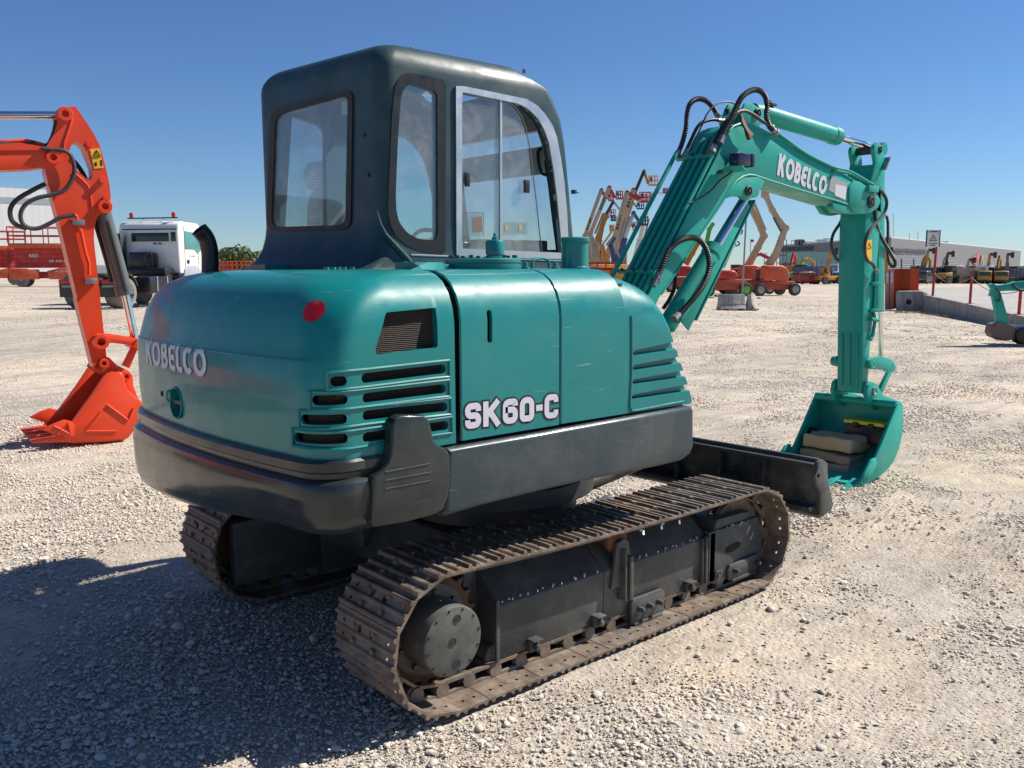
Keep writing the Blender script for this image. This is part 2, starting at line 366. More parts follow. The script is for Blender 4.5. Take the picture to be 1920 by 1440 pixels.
def cladm(name, col, pitch=.35, axis=0, amt=.4):
    m, t, b = nodes(name); tc = t.nodes.new('ShaderNodeTexCoord'); sx = t.nodes.new('ShaderNodeSeparateXYZ'); lnk(t, tc.outputs['Object'], sx.inputs[0])
    wv = t.nodes.new('ShaderNodeMath'); wv.operation = 'MULTIPLY'; lnk(t, sx.outputs[axis], wv.inputs[0]); wv.inputs[1].default_value = 2*math.pi/pitch
    s = t.nodes.new('ShaderNodeMath'); s.operation = 'SINE'; lnk(t, wv.outputs[0], s.inputs[0]); bump(t, b, s.outputs[0], amt, .03)
    n = noise(t, .3, 4); lnk(t, mix(t, n.outputs[0], tuple(k*.94 for k in col), tuple(min(1, k*1.05) for k in col)), b.inputs['Base Color'])
    b.inputs['Roughness'].default_value = .6; return m
CLADG = cladm('grey_cladding', (.175, .178, .188)); CLADW = cladm('white_cladding', (.60, .61, .61), .9, amt=.12)
CLADS = plain('grey_window_band', (.30, .35, .37), .3); TEALGL = plain('teal_glazing', (.10, .32, .30), .15)
SHUT = plain('slatted_shutter', (.42, .43, .45), .5)
LEAF = None
def leafm():
    m, t, b = nodes('foliage'); oi = noise(t, 2.2, 4); c = ramp(t, oi.outputs[0], [(.3, (.030, .055, .016)), (.5, (.065, .10, .03)), (.7, (.12, .15, .055))])
    lnk(t, c.outputs[0], b.inputs['Base Color']); b.inputs['Roughness'].default_value = .7; return m
LEAF = leafm(); BARK = plain('bark', (.12, .09, .06), .9)
def stripem():
    m, t, b = nodes('seat_striped_fabric'); tc = t.nodes.new('ShaderNodeTexCoord'); sx = t.nodes.new('ShaderNodeSeparateXYZ'); lnk(t, tc.outputs['Object'], sx.inputs[0])
    wv = t.nodes.new('ShaderNodeMath'); wv.operation = 'MULTIPLY'; lnk(t, sx.outputs[2], wv.inputs[0]); wv.inputs[1].default_value = 360
    s = t.nodes.new('ShaderNodeMath'); s.operation = 'SINE'; lnk(t, wv.outputs[0], s.inputs[0]); r = ramp(t, s.outputs[0], [(.3, (.55, .54, .60)), (.7, (.80, .79, .84))])
    lnk(t, r.outputs[0], b.inputs['Base Color']); b.inputs['Roughness'].default_value = .95; bump(t, b, s.outputs[0], .3, .003); return m
SEATM = stripem()
def meshm():
    m = bpy.data.materials.new('wire_mesh'); m.use_nodes = True; t = m.node_tree; b = t.nodes['Principled BSDF']; b.inputs['Base Color'].default_value = (.07, .055, .045, 1); b.inputs['Roughness'].default_value = .6
    b.inputs['Metallic'].default_value = .4
    return m
WIRE = meshm()
# ================================================================ main excavator
EX = empty('excavator', (0, 0, 0), 'large teal tracked excavator with dark slate cab filling the middle of the yard', 'excavator')
HW = 1.10; SHW = .45; CYT = HW-SHW/2
# ---- crawler tracks: path of the link chain
RX, RZ, RR = -.975, .335, .302; FX, FZ, FR = 1.235, .312, .288; ZB = .035
def track_path():
    pts = []
    for a in np.linspace(-90, 90, 60)[::-1]: pts.append((FX+FR*math.cos(rad(a)), FZ+FR*math.sin(rad(a))))   # front, top to bottom
    for x in np.linspace(FX, RX, 60)[1:-1]: pts.append((x, ZB-.012*math.sin(math.pi*(x-RX)/(FX-RX))**.5*0+(.0)))
    for a in np.linspace(-90, -270, 60): pts.append((RX+RR*math.cos(rad(a)), RZ+RR*math.sin(rad(a))))
    for x in np.linspace(RX, FX, 60)[1:-1]:
        k = (x-RX)/(FX-RX); z0 = RZ+RR; z1 = FZ+FR; pts.append((x, z0+(z1-z0)*k-.018*math.sin(math.pi*k)))
    return np.array(pts)
PTH = track_path(); dd = np.linalg.norm(np.diff(np.vstack([PTH, PTH[:1]]), axis=0), axis=1); CUM = np.concatenate([[0], np.cumsum(dd)]); PER = CUM[-1]
NSH = int(round(PER/.1525)); PIT = PER/NSH
def on_path(s):
    s %= PER; i = min(int(np.searchsorted(CUM, s, 'right'))-1, len(PTH)-1); a = PTH[i]; b = PTH[(i+1) % len(PTH)]
    return a+(b-a)*(s-CUM[i])/(CUM[i+1]-CUM[i])
# shoe: profile in (along, outward), extruded across
prof = [(-.074, .0), (-.074, .012)]
for c, h in ((-.060, .026), (-.006, .022), (.052, .026)): prof += [(c-.013, .012), (c-.006, h), (c+.006, h), (c+.013, .012)]
prof += [(.080, .010), (.080, -.001)]
sb = MB().prism(prof, 'y', -SHW/2, SHW/2)
sho = sb.build('track_shoe_form', RUST, None, bevel=.0025, seg=1)
cut = []
for y in (-.168, .168):
    for x in (-.034, .026): cut.append(MB().cyl((x, y, -.02), (x, y, .05), .0092, n=10))
for sx in (-1, 1):
    cc = MB().cyl((.022, sx*.045, -.03), (.022, sx*.045, .05), .017, n=10); cut.append(cc)
m0 = MB()
for c in cut: m0.add(c.v, c.f)
boolean(sho, [m0])
bt = MB(); n0 = MB()
SHOE_ME = sho.data; bpy.data.objects.remove(sho)
bmq = bmesh.new(); bmq.from_mesh(SHOE_ME)
for y in (-.075, .075):
    for x in (-.036, .034):
        bmesh.ops.create_cone(bmq, cap_ends=True, segments=6, radius1=.013, radius2=.012, depth=.016, matrix=Matrix.Translation((x, y, .020)))
bmq.to_mesh(SHOE_ME); bmq.free(); SHOE_ME.materials.clear(); SHOE_ME.materials.append(RUST); SHOE_ME.set_sharp_from_angle(angle=rad(32))
def crawler(side, off):
    yc = side*CYT
    ch = MB()
    for i in range(NSH):
        s0 = off+i*PIT; a = on_path(s0); b = on_path(s0+PIT); d = b-a; d /= np.linalg.norm(d); nrm = np.array([-d[1], d[0]])
        c = (a+b)/2
        for q in (-1, 1):                                   # link plates run inside the shoes
            y0 = yc+q*.060; y1 = yc+q*.086
            for k in (-1, 1):
                p = a if k < 0 else b; pp = p-nrm*.0+(-nrm if False else nrm)*0
            inn = -nrm                                       # nrm points outward for this winding? fixed below
            cen = np.array([(RX+FX)/2, .33]); inn = nrm if (cen-c)@nrm > 0 else -nrm
            o1 = a+inn*.004; o2 = b+inn*.004; o3 = b+inn*.072-d*.018; o4 = a+inn*.072+d*.018; o5 = b+inn*.04+d*.012; o6 = a+inn*.04-d*.012
            qa = a+inn*.036; qb = b+inn*.036; yo = y1 if q > 0 else y0; yi = y0 if q > 0 else y1
            ch.cyl((qa[0], yi, qa[1]), (qa[0], yo, qa[1]), .034, n=12); ch.cyl((qb[0], yi-q*.012, qb[1]), (qb[0], yo-q*.012, qb[1]), .031, n=12)
            for k_, w_ in ((.008, .016), (.062, .014)): p0 = a+inn*k_; p1 = b+inn*k_; ch.bar((p0[0], (y0+y1)/2, p0[1]), (p1[0], (y0+y1)/2, p1[1]), .022, w_, (inn[0], 0, inn[1]))
            ch.cyl((qa[0], yo, qa[1]), (qa[0], yo+q*.014, qa[1]), .019, .017, n=10)
        pc = a+inn*.040; ch.cyl((pc[0], yc-.07, pc[1]), (pc[0], yc+.07, pc[1]), .022, n=10)
    tr = ch.build('crawler_track', RUST, EX, smooth=True)
    tr['label'] = 'rusty steel crawler track nearest the camera' if side < 0 else 'rusty steel crawler track on the far side'
    for i in range(NSH):
        s0 = off+i*PIT; a = on_path(s0); b = on_path(s0+PIT); d = b-a; d /= np.linalg.norm(d); c = (a+b)/2
        cen = np.array([(RX+FX)/2, .33]); nrm = np.array([-d[1], d[0]]); out = nrm if (c-cen)@nrm > 0 else -nrm
        o = bpy.data.objects.new('track_shoe', SHOE_ME); COL.objects.link(o); o.parent = tr
        X = Vector((d[0], 0, d[1])); Z = Vector((out[0], 0, out[1])); Y = Z.cross(X)
        j = RNG.normal(0, .0015)
        o.matrix_world = Matrix(((X.x, Y.x, Z.x, c[0]+out[0]*j), (X.y, Y.y, Z.y, yc), (X.z, Y.z, Z.z, c[1]+out[1]*j), (0, 0, 0, 1)))
    return tr
crawler(-1, .035); crawler(1, .09)
# ---- track frames, one per side
def track_frame(sd):
    def Y(y): return sd*y
    m = MB()
    def pr(poly, a, b): m.prism(poly, 'x', a, b)
    # rear guard box: upright face, sloping top
    sec = [(Y(.62), .12), (Y(.955), .10), (Y(.965), .365), (Y(.80), .505), (Y(.66), .505)]
    pr(sec, -.63, .06)
    sec2 = [(Y(.62), .12), (Y(.957), .10), (Y(.967), .365), (Y(.83), .50), (Y(.66), .50)]
    pr(sec2, .06, .90)
    fr = m.build('track_frame', FRAMEM, EX, bevel=.008, seg=2)
    # front fork around the idler
    m = MB()
    m.prism([(.905, .105), (1.02, .07), (1.08, .10), (1.33, .10), (1.42, .20), (1.43, .30), (1.37, .405), (.91, .395)], 'y', Y(.935), Y(.98))
    m.prism([(.905, .12), (1.2, .12), (1.2, .40), (.905, .40)], 'y', Y(.70), Y(.73))
    m.bar((.93, Y(.955), .105), (.93, Y(.955), .40), .05, .06, (1, 0, 0)); m.box(.90, .96, min(Y(.72), Y(.96)), max(Y(.72), Y(.96)), .12, .395)
    m.bar((.872, Y(.975), .115), (.872, Y(.975), .385), .018, .03, (0, 1, 0)); m.bar((.845, Y(.97), .115), (.845, Y(.97), .38), .010, .03, (0, 1, 0))
    idf = m.build('idler_fork', FRAMEM, EX, bevel=.005)
    m = MB(); m.prism([(.955, .395), (1.36, .405), (1.30, .45), (.99, .455)], 'y', Y(.76), Y(.965)); m.build('fork_cover', FRAMEM, idf, bevel=.004)
    # sloping end edge of rear guard and carrier-roller post
    m = MB()
    m.bar((-.645, Y(.965), .105), (-.645, Y(.97), .40), .02, .012, (0, 1, 0))
    m.build('guard_edge', FRAMEM, fr, bevel=.002)
    m = MB(); m.prism([(.09, .27), (.13, .50), (.175, .515), (.215, .50), (.26, .30), (.24, .27)], 'y', Y(.965), Y(.985))
    m.bar((.165, Y(.99), .20), (.165, Y(.99), .47), .016, .055, (0, 1, 0)); m.bar((.20, Y(1.0), .20), (.20, Y(1.0), .43), .026, .05, (0, 1, 0))
    m.build('roller_bracket', FRAMEM, fr, bevel=.004)
    m = MB(); m.lathe([(.05, -.01), (.075, 0), (.075, .02), (.055, .035), (.055, .12), (.075, .135), (.075, .16), (.05, .17)], (.165, Y(.79), .515), (0, Y(1), 0), 20)
    m.build('carrier_roller', RUSTO, fr)
    # bottom bolted guide plates and roller bolts
    for (a, b) in ((.235, .50),):
        m = MB(); m.prism([(a, .045), (b-.01, .045), (b, .06), (b+.005, .165), (b-.02, .18), (a+.02, .18), (a, .16)], 'y', Y(.968), Y(.992)); m.bar((a+.02, Y(.985), .04), (b-.02, Y(.985), .045), .03, .02); [m.cyl((x, Y(.985), .12), (x, Y(1.03), .12), .017, .014, n=6) for x in (a+.06, a+.135, a+.21)]
        g = m.build('guide_plate', FRAMEM, fr, bevel=.006, seg=2)

    m = MB(); m.prism([(1.07, .085), (1.34, .085), (1.37, .11), (1.37, .16), (1.35, .185), (1.08, .175), (1.06, .15)], 'y', Y(.98), Y(1.0))
    m.bar((1.10, Y(.992), .075), (1.34, Y(.992), .08), .025, .02); [m.cyl((x, Y(.99), .135), (x, Y(1.035), .135), .018, .015, n=6) for x in (1.12, 1.335)]; g = m.build('guide_plate', FRAMEM, idf, bevel=.006)

    for x in (-.43, .0, .73):
        m = MB(); m.box(x-.03, x+.03, min(Y(.955), Y(.985)), max(Y(.955), Y(.985)), .10, .155); m.cyl((x, Y(.98), .125), (x, Y(1.012), .125), .020, .018, n=6); m.box(x-.03, x+.03, min(Y(.95), Y(1.01)), max(Y(.95), Y(1.01)), .155, .163)
        m.build('roller_bolt', FRAMEM, fr, bevel=.003)
    # slot and round hole marks in the fork
    m = MB(); sl = [(1.10+.05*math.cos(a)*1.0+(.055 if math.cos(a) > 0 else -.0), .265+.022*math.sin(a)+(.008 if math.cos(a) > 0 else 0)) for a in np.linspace(0, 2*math.pi, 24, False)]
    m.prism(sl, 'y', Y(.978), Y(.9815)); m.build('fork_slot', DARK, idf)
    m = MB(); m.lathe([(.030, 0), (.030, .01), (.022, .012), (.022, .004), (.012, .004), (.012, .016)], (.985, Y(.979), .135), (0, Y(1), 0), 18); m.build('grease_boss', FRAMEM, idf)
    # bright steel beads along the folds imitate sun spots through the shoe holes
    for x in (-.57, -.50, -.36, -.29, -.15, -.08, .33, .38, .54, .60, .75, .81): 
        MB().ball((x, Y(.958), .385), .0085, 5).build('sun_spot_bead', STEELM, fr)
    for x in (.30, .46, .64): MB().ball((x, Y(.858), .478), (.016, .006, .018), 5).build('sun_spot_bead', STEELM, fr)
    for x in (.98, 1.07, 1.11, 1.22, 1.27, 1.36): MB().ball((x, Y(.972), .398), .0075, 5).build('sun_spot_bead', STEELM, fr)
    # bottom rollers
    for x in np.linspace(-.62, .95, 5): MB().lathe([(.05, 0), (.062, .01), (.062, .03), (.045, .04), (.045, .14), (.062, .15), (.062, .17), (.05, .18)], (x, Y(.755), .115), (0, Y(1), 0), 16).build('track_roller', RUST, fr)
    # idler wheel
    m = MB(); m.lathe([(.05, -.06), (.20, -.05), (.225, -.045), (.235, -.02), (.205, -.018), (.205, .018), (.235, .02), (.225, .045), (.19, .04), (.17, .03), (.08, .035), (.07, .07)], (FX-.0, Y(CYT), .30), (0, Y(1), 0), 36)
    m.build('idler_wheel', RUST, EX)
    # sprocket with teeth and hub motor
    m = MB(); pol = []
    n = 21
    for i in range(n):
        for k, r in ((0, .232), (.28, .236), (.42, .266), (.58, .266), (.72, .236)): a = 2*math.pi*(i+k)/n; pol.append((RX+r*math.cos(a), RZ+r*math.sin(a)))
    m.prism(pol, 'y', Y(CYT-.018), Y(CYT+.018)); sp = m.build('drive_sprocket', RUSTO, EX, bevel=.002)
    m = MB(); m.lathe([(.20, .02), (.20, .03), (.12, .034)], (RX, Y(CYT), RZ), (0, Y(1), 0), 30)
    for i in range(9):
        a = 2*math.pi*i/9; m.cyl((RX+.165*math.cos(a), Y(CYT+.03), RZ+.165*math.sin(a)), (RX+.165*math.cos(a), Y(CYT+.048), RZ+.165*math.sin(a)), .013, n=6)
    m.build('sprocket_hub', FRAMEM, sp)
    m = MB(); m.lathe([(.152, 0), (.152, .178), (.147, .186), (.138, .188)], (RX, Y(.89), RZ), (0, Y(1), 0), 44)
    dm = m.build('drive_motor', FRAMEM, EX)
    for i in range(12):
        a = 2*math.pi*(i+.3)/12; MB().cyl((RX+.136*math.cos(a), Y(1.075), RZ+.136*math.sin(a)), (RX+.136*math.cos(a), Y(1.0805), RZ+.136*math.sin(a)), .0055, n=8).build('cover_screw', DARK, dm)
    for dx, dz in ((.02, .095), (-.005, .0), (.015, -.10)): MB().lathe([(.019, 0), (.019, .003), (.014, .003), (.014, .0015), (.006, .0015), (.006, .004)], (RX+dx, Y(1.0785), RZ+dz), (0, Y(1), 0), 16).build('drain_plug', DKGREY, dm)
    m = MB(); m.box(-1.16, -.60, min(Y(.66), Y(.74)), max(Y(.66), Y(.74)), .14, .50); m.prism([(-.75, .12), (-.60, .12), (-.60, .50), (-.70, .50)], 'y', Y(.74), Y(.80)); m.build('motor_bracket', FRAMEM, fr, bevel=.01)
track_frame(-1); track_frame(1)
# ---- centre frame under the house
m = MB(); m.lathe([(.50, 0), (.50, .10), (.60, .11), (.60, .20), (.52, .21), (.52, .30)], (.12, 0, .52), (0, 0, 1), 40); m.build('slew_ring', DKGREY, EX)
m = MB()
m.prism([(-.55, .25), (.62, .25), (.52, .50), (-.40, .50)], 'y', -.42, .42)
for s in (-1, 1):
    for x in (-.42, .62): m.bar((x, s*.35, .42), (x*1.15, s*.78, .36), .26, .22, (0, 0, 1))
m.build('centre_frame', FRAMEM, EX, bevel=.015)
m = MB(); m.box(-.2, .5, -.02, .02, .52, .6)
# ---- dozer blade at the front
m = MB()
cs = [(1.86, .34), (1.875, .47), (1.865, .60), (1.845, .68), (1.86, .70), (1.885, .70), (1.90, .66), (1.925, .55), (1.935, .45), (1.93, .33), (1.90, .31)]
m.prism(cs, 'y', -1.075, 1.075); bl = m.build('dozer_blade', BLADEM, EX, bevel=.006)
m = MB()
m.box(1.80, 1.866, -1.075, 1.075, .655, .675); m.box(1.78, 1.866, -1.075, 1.075, .375, .40)
for y in (-.72, -.38, -.02, .3, .7): m.prism([(1.80, .40), (1.87, .38), (1.87, .66), (1.82, .655)], 'y', y-.01, y+.01)
m.build('back_ribs', BLADEM, bl, bevel=.003)
for s in (-1, 1):
    ep = [(P(u, v, y=-1.09)[0], P(u, v, y=-1.09)[2]) for u, v in ((1532, 866), (1541, 861), (1549, 868), (1550, 900), (1560, 945), (1557, 955), (1540, 968), (1536, 966), (1536, 925), (1527, 905), (1525, 893), (1531, 880))]
    pb = MB().prism(ep, 'y', s*1.075, s*1.10); e = pb.build('blade_end_plate', FRAMEM, bl, bevel=.004)
    c = P(1534.5, 892, y=-1.10); boolean(e, [MB().cyl((c[0], s*1.0, c[2]), (c[0], s*1.2, c[2]), .016, n=14)])
for s in (-1, 1):
    m = MB(); m.bar((.85, s*.42, .33), (1.84, s*.48, .46), .10, .13); m.build('blade_arm', BLADEM, bl, bevel=.008)
m = MB(); m.cyl((.9, .0, .50), (1.5, 0, .58), .055); m.cyl((1.45, 0, .575), (1.84, 0, .62), .028); m.build('blade_cylinder', BLADEM, bl)
# ---------------------------------------------------------------- drawn lettering (heavy rounded strokes)
def rnd_open(pts, r, n=5):
    pts = [np.array(p, float) for p in pts]; out = [pts[0]]
    for i in range(1, len(pts)-1):
        p = pts[i]; a = pts[i-1]-p; b = pts[i+1]-p; la = np.linalg.norm(a); lb = np.linalg.norm(b); q = min(r, la*.49, lb*.49); a = a/la; b = b/lb
        for t in np.linspace(0, 1, n): th = t*math.pi/2; out.append(p+(a*(1-math.sin(th))+b*(1-math.cos(th)))*q)
    return out+[pts[-1]]
def strip(pts, T, z, closed=False, ext=0.0):
    P_ = [np.array(p, float) for p in pts]; n = len(P_)
    if not closed and ext:
        d = P_[0]-P_[1]; P_[0] = P_[0]+d/np.linalg.norm(d)*ext; d = P_[-1]-P_[-2]; P_[-1] = P_[-1]+d/np.linalg.norm(d)*ext
    v = []
    for i in range(n):
        a = P_[i]-P_[i-1] if (i or closed) else P_[1]-P_[0]; b = P_[(i+1) % n]-P_[i] if (i < n-1 or closed) else P_[-1]-P_[-2]
        if np.linalg.norm(a) < 1e-9: a = b
        if np.linalg.norm(b) < 1e-9: b = a
        a = a/np.linalg.norm(a); b = b/np.linalg.norm(b); na = np.array([-a[1], a[0]]); nb_ = np.array([-b[1], b[0]]); m = na+nb_; m /= np.linalg.norm(m); k = T/2/max(.45, m@na)
        v += [(*(P_[i]+m*k), z), (*(P_[i]-m*k), z)]
    f = [(2*i, 2*i+1, (2*i+3) % (2*n), (2*i+2) % (2*n)) for i in range(n if closed else n-1)]
    return v, f
def arc_(cx, cy, rx, ry, a0, a1, n=16): return [(cx+rx*math.cos(rad(a)), cy+ry*math.sin(rad(a))) for a in np.linspace(a0, a1, n)]
def glyph(c, w, T, sq):                  # -> [(points, closed)]
    a = T/2; r = .16
    if sq:
        if c == 'S': return [(rnd_open([(w-a, .66), (w-a, 1-a), (a, 1-a), (a, .5), (w-a, .5), (w-a, a), (a, a), (a, .34)], r), False)]
        if c == 'K': return [([(a, 0), (a, 1)], False), ([(a+.02, .42), (w-a*.9, 1.0)], False), ([(w*.40, .56), (w-a*.8, 0)], False)]
        if c == '6': return [(rnd_open([(w-a, .70), (w-a, 1-a), (a, 1-a), (a, a), (w-a, a), (w-a, .56), (a+.0, .56)], r), False)]
        if c == '0': return [(rnd_open([(w/2, a), (w-a, a), (w-a, 1-a), (a, 1-a), (a, a), (w/2, a)], r*1.3), False)]
        if c == 'C': return [(rnd_open([(w-a, .66), (w-a, 1-a), (a, 1-a), (a, a), (w-a, a), (w-a, .34)], r), False)]
        if c == '-': return [([(0, .5), (w, .5)], False)]
    if c == 'K': return [([(a, 0), (a, 1)], False), ([(a, .40), (w-a, 1.0)], False), ([(w*.42, .56), (w-a, 0)], False)]
    if c == 'O': return [(arc_(w/2, .5, w/2-a, .5-a, 0, 360, 29)[:-1], True)]
    if c == 'B': return [([(a, 0), (a, 1)], False), (rnd_open([(a, 1-a), (w-a-.06, 1-a), (w-a-.06, .52), (a, .52)], .2), False), (rnd_open([(a, .50), (w-a, .50), (w-a, a), (a, a)], .2), False)]
    if c == 'E': return [(rnd_open([(w, 1-a), (a, 1-a), (a, a), (w, a)], .3), False), ([(a, .5), (w*.92, .5)], False)]
    if c == 'L': return [(rnd_open([(a, 1), (a, a), (w, a)], .2), False)]
    if c == 'C': return [(arc_(w/2+.04, .5, w/2-a+.04, .5-a, 48, 312, 22), False)]
def drawn_text(txt, T, sq, gap, widths, grow=0.0):
    m = MB(); x = 0; z = 0
    for c in txt:
        if c == ' ': x += widths[' ']; continue
        w = widths.get(c, widths['*'])
        for pts, cl in glyph(c, w, T, sq):
            v, f = strip([(px+x, py) for px, py in pts], T+2*grow, z, cl, grow if not cl else 0); m.add(v, f); z += .0003
        x += w+gap
    m.v = [(a/(x-gap), b, c) for a, b, c in m.v]; return m
SKW = {'*': .74, 'K': .84, '-': .34}; KBW = {'*': .66, 'K': .66, 'O': .82, 'L': .46, 'E': .52, 'B': .60, 'C': .64}
# ---------------------------------------------------------------- house: plan outline of the tail
YS = 1.05
def tail_ring(ys=YS, xr=-1.640, r=.15, rl=.42, xf=-.928, R=5.5):
    """plan of the tail: right side -> round the back -> left side, always the same number of points"""
    cx = xr+R; pts = []
    yc = ys-r; xc = cx-math.sqrt((R-r)**2-yc**2); a1 = math.atan2(yc, cx-xc)          # right corner
    yl = ys-rl; xl = cx-math.sqrt((R-rl)**2-yl**2); a2 = math.atan2(yl, cx-xl)
    for x in np.linspace(xf, xc, 12)[:-1]: pts.append((x, -ys, 0, -1))
    for a in np.linspace(-math.pi/2, -math.pi+a1, 15)[:-1]: pts.append((xc+r*math.cos(a), -yc+r*math.sin(a), math.cos(a), math.sin(a)))
    for a in np.linspace(math.pi+a1, math.pi-a2, 40)[:-1]: pts.append((cx+R*math.cos(a), R*math.sin(a), math.cos(a), math.sin(a)))
    for a in np.linspace(math.pi-a2, math.pi/2, 15)[:-1]: pts.append((xl+rl*math.cos(a), yl+rl*math.sin(a), math.cos(a), math.sin(a)))
    for x in np.linspace(xl, xf, 12): pts.append((x, ys, 0, 1))
    return np.array(pts)
PLAN = tail_ring(); PL = PLAN[:, :2]; NL = PLAN[:, 2:]
ARC = np.concatenate([[0], np.cumsum(np.linalg.norm(np.diff(PL, axis=0), axis=1))])
def on_plan(s):
    x = np.interp(s, ARC, PL[:, 0]); y = np.interp(s, ARC, PL[:, 1]); nx = np.interp(s, ARC, NL[:, 0]); ny = np.interp(s, ARC, NL[:, 1]); l = math.hypot(nx, ny)
    return x, y, nx/l, ny/l
ZT = 1.872
PROF_S = [(0, 1.165), (0, 1.40), (0, 1.52), (0.0, 1.60), (.002, 1.665), (.012, 1.72), (.036, 1.775), (.075, 1.822), (.12, 1.850), (.18, 1.867), (.28, ZT), (.42, ZT+.001)]
PROF_R = [(0.01, 1.165), (0, 1.30), (.003, 1.525), (.014, 1.547), (.028, 1.60), (.050, 1.68), (.085, 1.75), (.135, 1.805), (.20, 1.842), (.28, 1.863), (.38, ZT), (.52, ZT+.001)]
RINGS = [tail_ring(ys=YS-a[0], xr=-1.640+b[0], r=.15+.55*b[0]+.10*max(0, b[1]-1.5), rl=.42+.4*b[0]) for a, b in zip(PROF_S, PROF_R)]
def hood_point(s, k):
    x, y, nx, ny = on_plan(s); wr = float(sm(.15, .85, abs(nx))); R_ = RINGS[k]; i = np.interp(s, ARC, np.arange(len(ARC))); ii = np.arange(len(ARC))
    return (np.interp(i, ii, R_[:, 0]), np.interp(i, ii, R_[:, 1]), PROF_S[k][1]*(1-wr)+PROF_R[k][1]*wr)
def hood_z(s, z):                        # surface point of the tail at height z
    pts = [hood_point(s, k) for k in range(len(PROF_S))]; zz = [p[2] for p in pts]
    return tuple(np.interp(z, zz, [p[i] for p in pts]) for i in range(2))+(z,)
rows = [[hood_point(s, k) for s in np.concatenate([np.linspace(0, ARC[-1], 150)])] for k in range(len(PROF_S))]
shell = MB().grid(rows)
# close the top over the deck
hood = shell.build('engine_hood', TEAL, EX, fixn=True)
sol = hood.modifiers.new('s', 'SOLIDIFY'); sol.thickness = .03; sol.offset = -1
bmh = bmesh.new(); bmh.from_mesh(hood.data)
nrm_ok = sum((f.normal.x*f.calc_center_median().x+f.normal.y*f.calc_center_median().y) for f in bmh.faces) > 0
if not nrm_ok: bmesh.ops.reverse_faces(bmh, faces=bmh.faces)
bmh.to_mesh(hood.data); bmh.free()
cuts = []
def rr(u0, v0, u1, v1, y, k=.5):         # rounded slot on a side plane from pixel ends (centre line) with half height k px
    a = P(u0, v0, y=y); b = P(u1, v1, y=y); h = k; pts = []
    d = np.array([b[0]-a[0], b[2]-a[2]]); d /= np.linalg.norm(d); n = np.array([-d[1], d[0]])
    for t in np.linspace(-90, 90, 7): pts.append((b[0]+h*(d[0]*math.cos(rad(t))+n[0]*math.sin(rad(t))), b[2]+h*(d[1]*math.cos(rad(t))+n[1]*math.sin(rad(t)))))
    for t in np.linspace(90, 270, 7): pts.append((a[0]+h*(d[0]*math.cos(rad(t))+n[0]*math.sin(rad(t))), a[2]+h*(d[1]*math.cos(rad(t))+n[1]*math.sin(rad(t)))))
    return pts
GR = XZ([(728, 586), (820, 577), (821, 648), (817, 652), (712, 666), (705, 663), (704, 655), (724, 592)], -YS)
cuts.append(MB().prism(GR, 'y', -1.3, -.95))
SIDE = [((686, 709), (829, 692)), ((688, 746), (829, 729)), ((688, 779), (832, 763)), ((688, 820), (834, 798))]
for a, b in SIDE: cuts.append(MB().prism(rr(*a, *b, -YS, .019), 'y', -1.3, -.97))
# slots on the curved back, given by arc position on the outline and height
def arc_at(u, z):                        # outline position seen in picture column u at height z
    best = None
    for s in np.linspace(.2, ARC[-1]/2+.6, 400):
        p = hood_z(s, z); q = np.array(p)-CAM; uu = 960+FPX*(q@_R)/(q@_F)
        e = abs(uu-u)
        if best is None or e < best[0]: best = (e, s)
    return best[1]
def zat(u, v):                           # height of the tail surface seen at (u, v)
    z = 1.4
    for _ in range(8):
        s = arc_at(u, z); p = hood_z(s, z); q = ray(u, v); t = ((p[0]-CAM[0])*q[0]+(p[1]-CAM[1])*q[1])/(q[0]**2+q[1]**2); z = float(np.clip(CAM[2]+q[2]*t, 1.17, 1.86))
    return arc_at(u, z), z
REAR = [(622, 650, 715), (587, 650, 750), (564, 651, 786), (550, 653, 821)]
SLOTS = []
for u0, u1, v in REAR:
    s0, z0 = zat(u0+8, v-1); s1, z1 = zat(u1-8, v+1); SLOTS.append((s0, s1, (z0+z1)/2))
def slot_cut(s0, s1, z, h):
    m = MB(); n = 8; A = []; B = []
    for t in np.linspace(-90, 90, 7): A.append((s0+h*math.cos(rad(t))*(1 if s0 > s1 else -1), z+h*math.sin(rad(t))))
    for t in np.linspace(90, 270, 7): A.append((s1+h*math.cos(rad(t))*(1 if s0 > s1 else -1), z+h*math.sin(rad(t))))
    x, y, nx, ny = on_plan((s0+s1)/2); v = []; f = []
    for o in (.06, -.10):
        for s, zz in A:
            px, py, a, b = on_plan(s); v.append((px+nx*o, py+ny*o, zz))
    k = len(A); f = [tuple(range(k)), tuple(range(k, 2*k))[::-1]]+[(i, (i+1) % k, k+(i+1) % k, k+i) for i in range(k)]
    m.add(v, f); return m
for s0, s1, z in SLOTS: cuts.append(slot_cut(s0, s1, z, .019))
# latch recess on the back
sL, zL = zat(331, 755)
def disc_cut(s, z, r, d0, d1, ax=1.0):
    x, y, nx, ny = on_plan(s); c = np.array([x, y, z]); n = np.array([nx, ny, 0]); return MB().cyl(c+n*d0, c-n*d1, r, n=24)
cuts.append(disc_cut(sL, zL, .062, .08, .08))
boolean(hood, cuts)
